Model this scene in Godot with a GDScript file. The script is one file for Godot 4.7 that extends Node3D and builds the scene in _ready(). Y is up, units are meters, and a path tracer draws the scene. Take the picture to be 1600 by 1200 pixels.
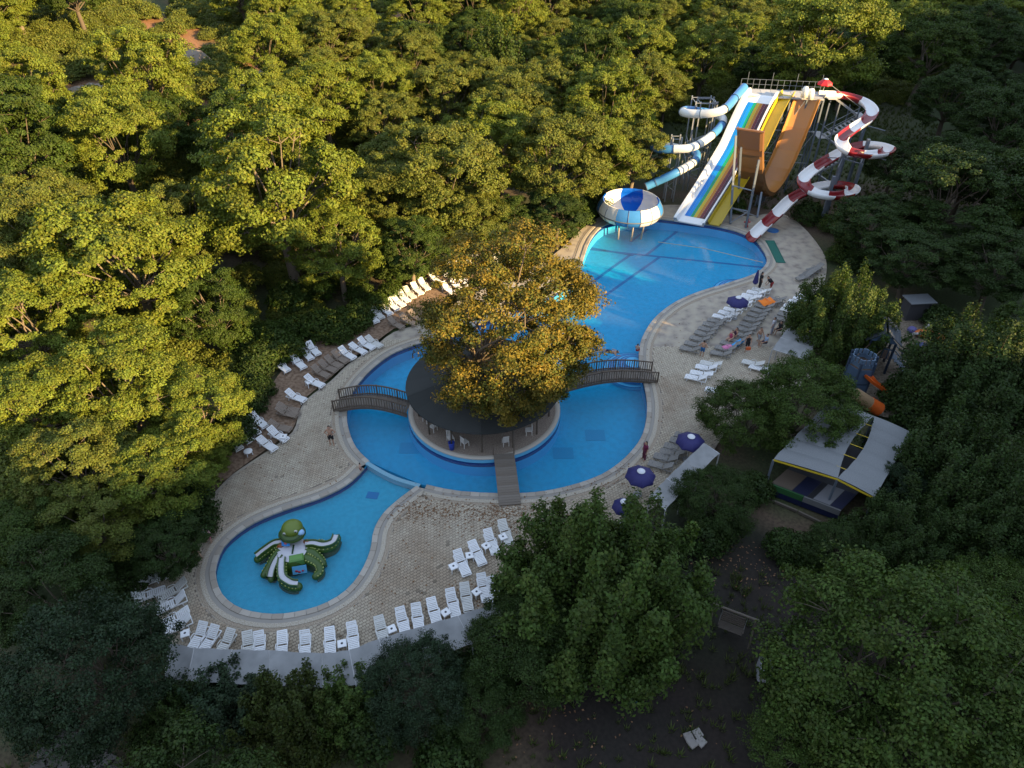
extends Node3D
# A hillside water park seen from the air in late afternoon: the sun comes in low over a ridge and reaches the forest, the slides and the big plane tree.
var rng := RandomNumberGenerator.new()
var mats := {}
var UPV := Vector3(0, 1, 0)
var deck_outer: PackedVector2Array
var main_pool: PackedVector2Array
var kids_pool: PackedVector2Array
var SUN_AZ := deg_to_rad(35.0)

# ---------- materials ----------
func lin(r: float, g: float, b: float) -> Color:
	return Color(r, g, b).linear_to_srgb()

func mat(key: String, r := 0.5, g := 0.5, b := 0.5, rough := 0.6, metal := 0.0) -> StandardMaterial3D:
	if mats.has(key):
		return mats[key]
	var m := StandardMaterial3D.new()
	m.resource_name = key
	m.albedo_color = lin(r, g, b)
	m.roughness = rough
	m.metallic = metal
	mats[key] = m
	return m

func vmat(key: String, rough := 0.7) -> StandardMaterial3D:
	if not mats.has(key):
		var m := mat(key, 1, 1, 1, rough)
		m.vertex_color_use_as_albedo = true
	return mats[key]

func noise_tex(seed_n: int, freq: float, stops: Array, size := 512, octaves := 5) -> NoiseTexture2D:
	var t := NoiseTexture2D.new()
	var n := FastNoiseLite.new()
	n.noise_type = FastNoiseLite.TYPE_SIMPLEX_SMOOTH
	n.seed = seed_n
	n.frequency = freq
	n.fractal_octaves = octaves
	t.noise = n
	t.width = size
	t.height = size
	t.seamless = true
	if stops.size():
		var g := Gradient.new()
		var off := PackedFloat32Array()
		var col := PackedColorArray()
		for s in stops:
			off.append(s[0])
			col.append(lin(s[1], s[2], s[3]))
		g.offsets = off
		g.colors = col
		t.color_ramp = g
	return t

func ground_mat(key: String, seed_n: int, freq: float, metres: float, stops: Array, rough := 0.95, relief := 0.0) -> StandardMaterial3D:
	var m := mat(key, 1, 1, 1, rough)
	m.albedo_texture = noise_tex(seed_n, freq, stops, 1024)
	m.uv1_triplanar = true
	m.uv1_world_triplanar = true
	m.uv1_scale = Vector3.ONE / metres
	if relief > 0.0:
		m.heightmap_enabled = true
		m.heightmap_texture = noise_tex(seed_n + 9, 0.05, [], 512)
		m.heightmap_scale = relief
	return m

# ---------- nodes ----------
func base(called: String, label: String, category: String, at: Vector3, turn := 0.0, group := "") -> Node3D:
	var o := Node3D.new()
	o.name = called
	add_child(o, true)
	o.position = at
	o.rotation.y = turn
	tag(o, label, category, group)
	return o

func tag(o: Node, label: String, category := "", group := "", kind := "") -> void:
	if label: o.set_meta("label", label)
	if category: o.set_meta("category", category)
	if group: o.set_meta("group", group)
	if kind: o.set_meta("kind", kind)

func obj(called: String, st: SurfaceTool, m: Material, parent: Node = self) -> MeshInstance3D:
	st.generate_normals()
	st.index()
	return put(called, st.commit(), m, parent)

func put(called: String, mesh: Mesh, m: Material, parent: Node = self) -> MeshInstance3D:
	var o := MeshInstance3D.new()
	o.name = called
	o.mesh = mesh
	o.material_override = m
	parent.add_child(o, true)
	return o

func copy(o: Node3D, at: Vector3, turn: float, label: String, size := 1.0, group := "") -> Node3D:
	var c: Node3D = o.duplicate()
	c.name = o.name
	add_child(c, true)
	c.position = at
	c.rotation = Vector3(0, turn, 0)
	c.scale = Vector3.ONE * size
	c.set_meta("label", label)
	if group: c.set_meta("group", group)
	return c

# ---------- shapes ----------
const ORDINALS := ["first", "second", "third", "fourth", "fifth", "sixth", "seventh", "eighth", "ninth", "tenth", "eleventh", "twelfth", "thirteenth", "fourteenth", "fifteenth"]

const CLEARINGS := [Vector3(-48.2, -108.4, 5.5), Vector3(-52.4, -93.3, 4), Vector3(-36.4, -106.4, 4), Vector3(-19.3, -142.8, 6), Vector3(-27.8, -142.7, 4), Vector3(-52.6, -110.4, 4)]

func mb() -> SurfaceTool:
	var st := SurfaceTool.new()
	st.begin(Mesh.PRIMITIVE_TRIANGLES)
	st.set_smooth_group(-1)
	return st

func quad(st: SurfaceTool, a: Vector3, b: Vector3, c: Vector3, d: Vector3) -> void:
	for p in [a, b, c, a, c, d]:
		st.add_vertex(p)

func tri(st: SurfaceTool, a: Vector3, b: Vector3, c: Vector3) -> void:
	st.add_vertex(a)
	st.add_vertex(b)
	st.add_vertex(c)

func box(st: SurfaceTool, at: Vector3, size: Vector3, turn := Basis()) -> void:
	st.set_smooth_group(-1)
	var h := size / 2
	var c := []
	for i in 8:
		c.append(at + turn * Vector3(h.x if i & 1 else -h.x, h.y if i & 2 else -h.y, h.z if i & 4 else -h.z))
	for f in [[0, 2, 3, 1], [5, 7, 6, 4], [4, 6, 2, 0], [1, 3, 7, 5], [2, 6, 7, 3], [4, 0, 1, 5]]:
		quad(st, c[f[3]], c[f[2]], c[f[1]], c[f[0]])

func chamfer_box(st: SurfaceTool, at: Vector3, size: Vector3, b: float, turn := Basis()) -> void:
	# a box whose top edges are cut
	st.set_smooth_group(-1)
	var h := size / 2
	var lo := [Vector3(-h.x, -h.y, -h.z), Vector3(h.x, -h.y, -h.z), Vector3(h.x, -h.y, h.z), Vector3(-h.x, -h.y, h.z)]
	for i in 4:
		var j := (i + 1) % 4
		var ma: Vector3 = lo[i] + Vector3(0, size.y - b, 0)
		var mc: Vector3 = lo[j] + Vector3(0, size.y - b, 0)
		var ta := Vector3(lo[i].x - signf(lo[i].x) * b, h.y, lo[i].z - signf(lo[i].z) * b)
		var tc := Vector3(lo[j].x - signf(lo[j].x) * b, h.y, lo[j].z - signf(lo[j].z) * b)
		quad(st, at + turn * lo[i], at + turn * lo[j], at + turn * mc, at + turn * ma)
		quad(st, at + turn * ma, at + turn * mc, at + turn * tc, at + turn * ta)
	var q := []
	for l in lo:
		q.append(at + turn * Vector3(l.x - signf(l.x) * b, h.y, l.z - signf(l.z) * b))
	quad(st, q[0], q[1], q[2], q[3])

func bar(st: SurfaceTool, a: Vector3, b: Vector3, w: float, t := 0.0) -> void:
	# a square bar between two points
	var d := b - a
	var z := d.normalized()
	var x := z.cross(UPV if absf(z.y) < 0.95 else Vector3.RIGHT).normalized()
	box(st, (a + b) / 2, Vector3(w, t if t > 0 else w, d.length()), Basis(x, z.cross(x), z))

func tube(st: SurfaceTool, pts: Array, radii, sides := 8, cap := true) -> void:
	st.set_smooth_group(0)
	var rings := []
	var x := Vector3.ZERO
	for i in pts.size():
		var t: Vector3 = (pts[mini(i + 1, pts.size() - 1)] - pts[maxi(i - 1, 0)]).normalized()
		if i == 0:
			x = t.cross(UPV if absf(t.y) < 0.9 else Vector3.RIGHT).normalized()
		else:
			x = (x - t * x.dot(t)).normalized()
		var y := t.cross(x)
		var r: float = radii[i] if radii is Array or radii is PackedFloat32Array else radii
		var ring := []
		for k in sides:
			var a := TAU * k / sides
			ring.append(pts[i] + (x * cos(a) + y * sin(a)) * r)
		rings.append(ring)
	for i in rings.size() - 1:
		for k in sides:
			var n := (k + 1) % sides
			quad(st, rings[i][k], rings[i + 1][k], rings[i + 1][n], rings[i][n])
	if cap:
		st.set_smooth_group(-1)
		for e in [0, rings.size() - 1]:
			for k in range(1, sides - 1):
				if e: tri(st, rings[e][0], rings[e][k], rings[e][k + 1])
				else: tri(st, rings[e][0], rings[e][k + 1], rings[e][k])

func lathe(st: SurfaceTool, at: Vector3, prof: Array, sides := 24, a0 := 0.0, a1 := TAU, smooth := true) -> void:
	st.set_smooth_group(0 if smooth else -1)
	for i in prof.size() - 1:
		for k in sides:
			var a := lerpf(a0, a1, float(k) / sides)
			var b := lerpf(a0, a1, float(k + 1) / sides)
			var p: Vector2 = prof[i]
			var q: Vector2 = prof[i + 1]
			var A := at + Vector3(cos(a) * p.x, p.y, sin(a) * p.x)
			var B := at + Vector3(cos(b) * p.x, p.y, sin(b) * p.x)
			var C := at + Vector3(cos(b) * q.x, q.y, sin(b) * q.x)
			var D := at + Vector3(cos(a) * q.x, q.y, sin(a) * q.x)
			if p.x > 0.0001: tri(st, A, B, C)
			if q.x > 0.0001: tri(st, A, C, D)

func sphere(st: SurfaceTool, at: Vector3, r: Vector3, turn := Basis(), rows := 8, cols := 12) -> void:
	st.set_smooth_group(0)
	for i in rows:
		for k in cols:
			var q := []
			for e in [[i, k], [i, k + 1], [i + 1, k + 1], [i + 1, k]]:
				var u: float = PI * e[0] / rows
				var v: float = TAU * (int(e[1]) % cols) / cols
				q.append(at + turn * (Vector3(sin(u) * cos(v), cos(u), sin(u) * sin(v)) * r))
			if i > 0: tri(st, q[0], q[1], q[2])
			if i < rows - 1: tri(st, q[0], q[2], q[3])

func smooth(pts: Array, n: int, closed := false) -> Array:
	var out := []
	var c := pts.size()
	for i in (c if closed else c - 1):
		var p0 = pts[(i - 1 + c) % c] if closed else pts[maxi(i - 1, 0)]
		var p1 = pts[i]
		var p2 = pts[(i + 1) % c]
		var p3 = pts[(i + 2) % c] if closed else pts[mini(i + 2, c - 1)]
		for k in n:
			out.append(p1.cubic_interpolate(p2, p0, p3, float(k) / n))
	if not closed: out.append(pts[c - 1])
	return out

func even(pts: Array, step: float) -> Array:
	# the same line with points every step metres
	var out := [pts[0]]
	var left := step
	for i in pts.size() - 1:
		var a: Vector3 = pts[i]
		var b: Vector3 = pts[i + 1]
		var l := a.distance_to(b)
		var at := 0.0
		while l - at > left:
			at += left
			out.append(a.lerp(b, at / l))
			left = step
		left -= l - at
	return out

func sweep(st: SurfaceTool, path: Array, prof: Array, side = null, i0 := 0, i1 := -1, soft := true, closed := true) -> void:
	# a profile (x across, y up) carried along a path
	if i1 < 0: i1 = path.size() - 1
	var rings := []
	var flip := 1.0
	if side != null and (side as Vector3).cross(path[path.size() / 2] - path[path.size() / 2 - 1]).y < 0: flip = -1.0
	for i in range(i0, i1 + 1):
		var t: Vector3 = (path[mini(i + 1, path.size() - 1)] - path[maxi(i - 1, 0)]).normalized()
		var x: Vector3 = side if side != null else t.cross(UPV).normalized()
		var y: Vector3 = x.cross(t).normalized() * flip
		if side == null and y.y < 0: y = -y
		var ring := []
		for p in prof: ring.append(path[i] + x * p.x + y * p.y)
		rings.append(ring)
	st.set_smooth_group(0 if soft else -1)
	var n := prof.size()
	for i in rings.size() - 1:
		for k in (n if closed else n - 1):
			quad(st, rings[i][k], rings[i][(k + 1) % n], rings[i + 1][(k + 1) % n], rings[i + 1][k])

func prism(st: SurfaceTool, poly: PackedVector2Array, y0: float, y1: float) -> void:
	st.set_smooth_group(-1)
	var ids := Geometry2D.triangulate_polygon(poly)
	for i in range(0, ids.size(), 3):
		for y in [y0, y1]:
			tri(st, xz(poly[ids[i]], y), xz(poly[ids[i + 1]], y), xz(poly[ids[i + 2]], y))
	for i in poly.size():
		var a := poly[i]
		var b := poly[(i + 1) % poly.size()]
		quad(st, xz(a, y0), xz(b, y0), xz(b, y1), xz(a, y1))

func xz(p: Vector2, y := 0.0) -> Vector3:
	return Vector3(p.x, y, p.y)

func sheet(st: SurfaceTool, inside: PackedVector2Array, holes: Array, y: float, cell := 2.5) -> void:
	# a flat sheet of any outline, cut cell by cell so that holes stay open
	var lo := inside[0]
	var hi := inside[0]
	for p in inside:
		lo = lo.min(p)
		hi = hi.max(p)
	for i in int((hi.x - lo.x) / cell) + 1:
		for j in int((hi.y - lo.y) / cell) + 1:
			var c := lo + Vector2(i, j) * cell
			var sq := PackedVector2Array([c, c + Vector2(cell, 0), c + Vector2(cell, cell), c + Vector2(0, cell)])
			var todo := Geometry2D.intersect_polygons(sq, inside)
			for h in holes:
				var next := []
				for p in todo: next.append_array(Geometry2D.clip_polygons(p, h))
				todo.assign(next)
			for p in todo:
				if Geometry2D.is_polygon_clockwise(p): p.reverse()
				var ids := Geometry2D.triangulate_polygon(p)
				for k in range(0, ids.size(), 3):
					tri(st, xz(p[ids[k]], y), xz(p[ids[k + 1]], y), xz(p[ids[k + 2]], y))

func grown(poly: PackedVector2Array, by: float) -> PackedVector2Array:
	var best := PackedVector2Array()
	for p in Geometry2D.offset_polygon(poly, by, Geometry2D.JOIN_ROUND):
		if p.size() > best.size(): best = p
	return best

func inside(p: Vector2, poly: PackedVector2Array) -> bool:
	return Geometry2D.is_point_in_polygon(p, poly)

# ---------- the lie of the land ----------
func sstep(a: float, b: float, x: float) -> float:
	var t := clampf((x - a) / (b - a), 0, 1)
	return t * t * (3 - 2 * t)

func land(x: float, z: float) -> float:
	var u := (x + 18) * -0.908 + (z + 40) * -0.418
	var h := 0.0
	if u > 8: h += minf(30.0, 0.2 * (u - 8) * sstep(8, 24, u))
	var t := x * cos(SUN_AZ) + z * sin(SUN_AZ)
	var s := -x * sin(SUN_AZ) + z * cos(SUN_AZ)
	if t > 58: h += ridge(s) * sstep(58, 112, t)
	return h

func ridge(s: float) -> float:
	# crest height along the ridge that keeps the low sun off the near and right side
	var k := [[-175, 50], [-155, 49], [-130, 51], [-95, 50], [-84, 45], [-72, 42.5], [-62, 40], [-57, 37], [-53, 37], [-48, 40.5], [-42, 44.5], [-32, 45.5], [-22, 46], [-14, 47.5], [-6, 51], [8, 57], [40, 60]]
	for i in k.size() - 1:
		if s < k[i + 1][0]: return lerpf(k[i][1], k[i + 1][1], clampf((s - k[i][0]) / (k[i + 1][0] - k[i][0]), 0, 1))
	return 60.0

func _ready() -> void:
	rng.seed = 20240
	# camera
	var cam := Camera3D.new()
	cam.name = "camera"
	add_child(cam)
	cam.position = Vector3(0, 35, 0)
	cam.rotation_degrees = Vector3(-38, 0, 0)
	cam.fov = 56.83
	cam.near = 0.1
	cam.far = 900
	cam.current = true
	# sky, exposure
	var env := Environment.new()
	var sky := ProceduralSkyMaterial.new()
	sky.sky_top_color = lin(0.34, 0.42, 0.56)
	sky.sky_horizon_color = lin(0.60, 0.58, 0.54)
	sky.sky_curve = 0.12
	sky.ground_bottom_color = lin(0.05, 0.06, 0.03)
	sky.ground_horizon_color = lin(0.25, 0.24, 0.2)
	sky.sun_angle_max = 12
	env.background_mode = Environment.BG_SKY
	env.sky = Sky.new()
	env.sky.sky_material = sky
	env.background_energy_multiplier = 0.64
	env.tonemap_mode = Environment.TONE_MAPPER_LINEAR
	env.tonemap_exposure = 3.6
	env.sdfgi_enabled = true
	env.ssao_enabled = true
	env.ssil_enabled = true
	var we := WorldEnvironment.new()
	we.name = "environment"
	we.environment = env
	add_child(we)
	# the low sun, from beyond the ridge
	var sun := DirectionalLight3D.new()
	sun.name = "sun"
	add_child(sun)
	var el := deg_to_rad(16.5)
	var to_sun := Vector3(cos(SUN_AZ) * cos(el), sin(el), sin(SUN_AZ) * cos(el))
	sun.look_at_from_position(to_sun * 200, Vector3.ZERO)
	sun.light_energy = 1.6
	sun.light_color = Color(1.0, 0.85, 0.60)
	sun.light_angular_distance = 0.5
	sun.shadow_enabled = true

	outlines()
	make_ground()
	make_deck()
	make_pools()
	make_island()
	make_bridges()
	make_slides()
	make_octopus()
	make_loungers()
	make_umbrellas()
	make_canopies()
	make_tent()
	make_playground()
	make_garden()
	make_people()
	make_trees()

func outlines() -> void:
	deck_outer = PackedVector2Array(smooth([Vector2(-18.87,-22.01),Vector2(-20.82,-23.62),Vector2(-21.90,-25.34),Vector2(-21.40,-28.64),Vector2(-20.04,-32.68),Vector2(-19.20,-34.76),Vector2(-17.54,-36.93),Vector2(-16.18,-39.05),Vector2(-16.21,-41.16),Vector2(-16.01,-42.85),Vector2(-14.59,-45.22),Vector2(-13.65,-47.39),Vector2(-11.99,-49.69),Vector2(-10.46,-52.24),Vector2(-7.91,-53.89),Vector2(-4.84,-57.76),Vector2(0.00,-62.15),Vector2(4.13,-66.45),Vector2(7.02,-71.49),Vector2(9.08,-74.88),Vector2(12.33,-77.81),Vector2(15.85,-78.88),Vector2(19.69,-79.24),Vector2(23.99,-78.16),Vector2(26.82,-76.07),Vector2(30.75,-76.93),Vector2(32.42,-74.06),Vector2(32.72,-67.59),Vector2(31.83,-63.72),Vector2(30.25,-59.90),Vector2(28.98,-54.21),Vector2(26.33,-48.29),Vector2(22.30,-43.97),Vector2(16.78,-40.13),Vector2(14.10,-36.67),Vector2(11.66,-33.43),Vector2(8.29,-30.99),Vector2(4.38,-28.64),Vector2(1.54,-26.71),Vector2(0.00,-24.90),Vector2(-1.44,-23.41),Vector2(-5.21,-21.55),Vector2(-8.15,-20.43),Vector2(-10.12,-20.14),Vector2(-13.50,-20.14),Vector2(-16.97,-20.43)], 3, true))
	main_pool = PackedVector2Array(smooth([Vector2(-10.02,-35.89),Vector2(-10.96,-36.93),Vector2(-11.61,-38.01),Vector2(-12.12,-39.26),Vector2(-12.48,-40.49),Vector2(-12.73,-42.38),Vector2(-12.45,-44.47),Vector2(-11.59,-46.77),Vector2(-10.19,-48.94),Vector2(-8.28,-50.36),Vector2(-5.63,-51.83),Vector2(-2.31,-54.00),Vector2(1.80,-56.96),Vector2(4.96,-59.90),Vector2(6.51,-62.41),Vector2(7.34,-65.75),Vector2(8.45,-70.10),Vector2(10.34,-73.73),Vector2(13.48,-75.22),Vector2(16.79,-75.39)], 3) + smooth([Vector2(19.22,-74.72),Vector2(22.26,-73.73),Vector2(24.78,-72.28),Vector2(26.21,-70.26),Vector2(26.52,-67.88),Vector2(26.39,-65.75),Vector2(25.57,-63.98),Vector2(23.98,-62.41),Vector2(21.10,-60.76),Vector2(17.87,-59.06),Vector2(15.32,-57.19),Vector2(13.26,-54.85),Vector2(11.99,-52.65),Vector2(11.10,-50.36),Vector2(10.69,-48.29),Vector2(10.57,-46.33),Vector2(10.59,-43.97),Vector2(10.39,-41.61),Vector2(9.62,-38.70),Vector2(8.15,-36.41),Vector2(6.16,-34.58),Vector2(3.45,-33.38),Vector2(0.64,-32.85),Vector2(-3.43,-33.02),Vector2(-6.30,-33.79)], 3))
	kids_pool = PackedVector2Array(smooth([Vector2(-10.11,-35.64),Vector2(-11.09,-33.85),Vector2(-12.76,-32.50),Vector2(-15.02,-31.38),Vector2(-16.76,-30.19),Vector2(-17.82,-28.64),Vector2(-17.90,-27.18),Vector2(-17.64,-26.15),Vector2(-16.85,-24.90),Vector2(-15.61,-24.00),Vector2(-14.12,-23.62),Vector2(-12.68,-23.62),Vector2(-10.97,-24.13),Vector2(-9.69,-25.12),Vector2(-8.99,-26.47),Vector2(-8.67,-28.15),Vector2(-8.71,-29.66),Vector2(-8.31,-31.10),Vector2(-7.43,-32.39),Vector2(-6.40,-33.55)], 3))
	if Geometry2D.is_polygon_clockwise(kids_pool) != Geometry2D.is_polygon_clockwise(main_pool): kids_pool.reverse()

func make_ground() -> void:
	# one sheet with grass, dry soil and reddish earth; it drops away under the deck and the pools
	var hole := grown(deck_outer, -3.4)
	var hole2 := grown(main_pool, 1.3)
	var hole3 := grown(kids_pool, 1.3)
	var step := 2.5
	var x0 := -230.0
	var z0 := -330.0
	var nx := 192
	var nz := 164
	var vs := PackedVector3Array()
	var cs := PackedColorArray()
	var ids := PackedInt32Array()
	var n1 := FastNoiseLite.new()
	n1.seed = 4
	n1.frequency = 0.035
	var n2 := FastNoiseLite.new()
	n2.seed = 8
	n2.frequency = 0.16
	for j in nz + 1:
		for i in nx + 1:
			var x := x0 + i * step
			var z := z0 + j * step
			var y := land(x, z) + n2.get_noise_2d(x, z) * (0.12 if absf(x) < 60 and z > -110 else 0.5) - 0.1
			var at := Vector2(x, z)
			if inside(at, deck_outer): y = minf(y, -0.16)
			if inside(at, hole) or inside(at, hole2) or inside(at, hole3): y = -2.6
			vs.append(Vector3(x, y, z))
			var e := n1.get_noise_2d(x, z) + 0.5 * n2.get_noise_2d(x * 2, z * 2)
			var soil := Color(0.10, 0.07, 0.045)
			var grass := Color(0.04, 0.06, 0.018) if z < -30 or x < 2 else Color(0.014, 0.021, 0.008)  # near garden grass darkened; shade and lens falloff put into its colour
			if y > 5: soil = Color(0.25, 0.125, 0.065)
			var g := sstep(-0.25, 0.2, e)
			if z > -30 and x > 2: soil = Color(0.024, 0.018, 0.013)  # near garden soil darkened too, standing in for tree shade
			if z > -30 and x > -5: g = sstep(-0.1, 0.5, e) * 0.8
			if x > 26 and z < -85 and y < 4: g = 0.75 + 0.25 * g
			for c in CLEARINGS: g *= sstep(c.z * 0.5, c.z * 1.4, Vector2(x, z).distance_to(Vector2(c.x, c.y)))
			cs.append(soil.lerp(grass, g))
	for j in nz:
		for i in nx:
			var a := j * (nx + 1) + i
			ids.append_array([a, a + 1, a + nx + 2, a, a + nx + 2, a + nx + 1])
	var st := SurfaceTool.new()
	st.begin(Mesh.PRIMITIVE_TRIANGLES)
	st.set_smooth_group(0)
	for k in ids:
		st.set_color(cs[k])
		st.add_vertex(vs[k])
	var gm := vmat("ground", 0.95)
	gm.albedo_texture = noise_tex(3, 0.03, [[0.0, 0.45, 0.42, 0.38], [0.45, 0.75, 0.75, 0.72], [0.75, 1, 1, 1]], 1024, 6)
	gm.uv1_triplanar = true
	gm.uv1_world_triplanar = true
	gm.uv1_scale = Vector3.ONE / 9.0
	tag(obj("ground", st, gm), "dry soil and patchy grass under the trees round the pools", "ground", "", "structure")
	# the bare strip between the forest and the deck
	var s2 := mb()
	sheet(s2, PackedVector2Array(smooth([Vector2(-19.84,-34.03),Vector2(-21.27,-36.34),Vector2(-20.14,-40.13),Vector2(-19.22,-44.80),Vector2(-18.06,-49.69),Vector2(-15.25,-52.14),Vector2(-12.58,-56.96),Vector2(-8.99,-63.06),Vector2(-2.75,-69.35),Vector2(2.09,-70.56),Vector2(2.69,-67.16),Vector2(0.00,-63.06),Vector2(-4.57,-58.47),Vector2(-7.96,-54.42),Vector2(-10.53,-52.75),Vector2(-12.06,-50.17),Vector2(-13.73,-47.83),Vector2(-14.68,-45.64),Vector2(-16.08,-43.17),Vector2(-16.28,-41.46),Vector2(-16.25,-39.33),Vector2(-17.61,-37.20),Vector2(-19.19,-34.89)], 2, true)), [], 0.012)
	tag(obj("dirt_path", s2, ground_mat("dirt", 12, 0.02, 7.0, [[0.2, 0.13, 0.08, 0.05], [0.55, 0.22, 0.145, 0.095], [0.85, 0.27, 0.19, 0.13]])), "bare brown soil strip between forest and paved deck", "path", "", "structure")
	# flagstones of the garden path in the near corner
	var fp := base("stone_path", "pale irregular flagstones of the garden path below the dark bushy tree", "path", Vector3(-20.94,0.00,-16.32))
	fp.set_meta("kind", "structure")
	var stones := []
	for k in 3:
		var f := mb()
		var poly := PackedVector2Array()
		for i in 7: poly.append(Vector2.from_angle(TAU * i / 7) * (0.36 + 0.1 * rng.randf()))
		prism(f, poly, -0.05, 0.05)
		f.generate_normals()
		stones.append(f.commit())
	for i in 40:
		var o := put("flagstone", stones[i % 3], mat("flagstone%d" % (i % 3), 0.09 + 0.015 * (i % 3), 0.08 + 0.015 * (i % 3), 0.07 + 0.015 * (i % 3), 0.9), fp)
		o.position = Vector3(-1.6 + (i % 10) * 0.62 + rng.randf() * 0.15, -0.02, -1.1 + (i / 10) * 0.68 + (i % 10) * 0.34 + rng.randf() * 0.15)
		o.rotation.y = rng.randf() * TAU
	# leaf litter blown over paving, paths and garden
	litter("fallen_leaves", "brown fallen leaves scattered over paving and garden soil", [[Vector3(-6.07,0.00,-31.54), 3.2, 1.2, 260], [Vector3(-0.41,0.00,-30.46), 4.0, 2.0, 420], [Vector3(-1.67,0.00,-31.27), 5.0, 0.7, 220], [Vector3(4.11,0.00,-33.55), 4.0, 0.5, 120], [Vector3(7.10,0.00,-35.07), 3.0, 0.8, 120], [Vector3(-1.48,0.00,-24.68), 3.0, 1.6, 200], [Vector3(13.56,0.00,-27.18), 3.0, 2.4, 120], [Vector3(3.60,0.00,-18.74), 1.6, 4.0, 70], [Vector3(-1.27,0.00,-17.42), 4.0, 2.0, 60], [Vector3(6.45,0.00,-18.07), 5.0, 4.0, 25], [Vector3(-13.93,0.00,-38.01), 6.0, 7.0, 130], [Vector3(-6.09,0.00,-26.24), 5.0, 6.0, 120], [Vector3(15.68,0.00,-41.61), 5.0, 5.0, 160], [Vector3(13.97,0.00,-48.29), 4.0, 6.0, 90]])

func litter(called: String, label: String, spots: Array) -> void:
	var leaf := SurfaceTool.new()
	leaf.begin(Mesh.PRIMITIVE_TRIANGLES)
	leaf.set_smooth_group(-1)
	quad(leaf, Vector3(-0.065, 0.0, 0), Vector3(0, 0.02, 0.045), Vector3(0.065, 0, 0), Vector3(0, 0.025, -0.045))
	leaf.generate_normals()
	var total := 0
	for s in spots: total += s[3]
	var mm := MultiMesh.new()
	mm.transform_format = MultiMesh.TRANSFORM_3D
	mm.use_colors = true
	mm.mesh = leaf.commit()
	mm.instance_count = total
	var i := 0
	for s in spots:
		for k in s[3]:
			var p: Vector3 = s[0] + Vector3(rng.randfn() * s[1] * 0.5, 0, rng.randfn() * s[2] * 0.5)
			var wet := inside(Vector2(p.x, p.z), main_pool) or inside(Vector2(p.x, p.z), kids_pool)
			p.y = -1.5 if wet else 0.055
			mm.set_instance_transform(i, Transform3D(Basis.from_euler(Vector3(rng.randf() * 0.4, rng.randf() * TAU, 0)).scaled(Vector3.ONE * rng.randf_range(0.6, 1.3)), p))
			mm.set_instance_color(i, Color(0.13, 0.065, 0.03).lerp(Color(0.24, 0.13, 0.06), rng.randf()))
			i += 1
	var o := MultiMeshInstance3D.new()
	o.name = called
	o.multimesh = mm
	o.material_override = vmat("litter", 0.8)
	add_child(o)
	tag(o, label, "leaves", "", "stuff")

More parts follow.
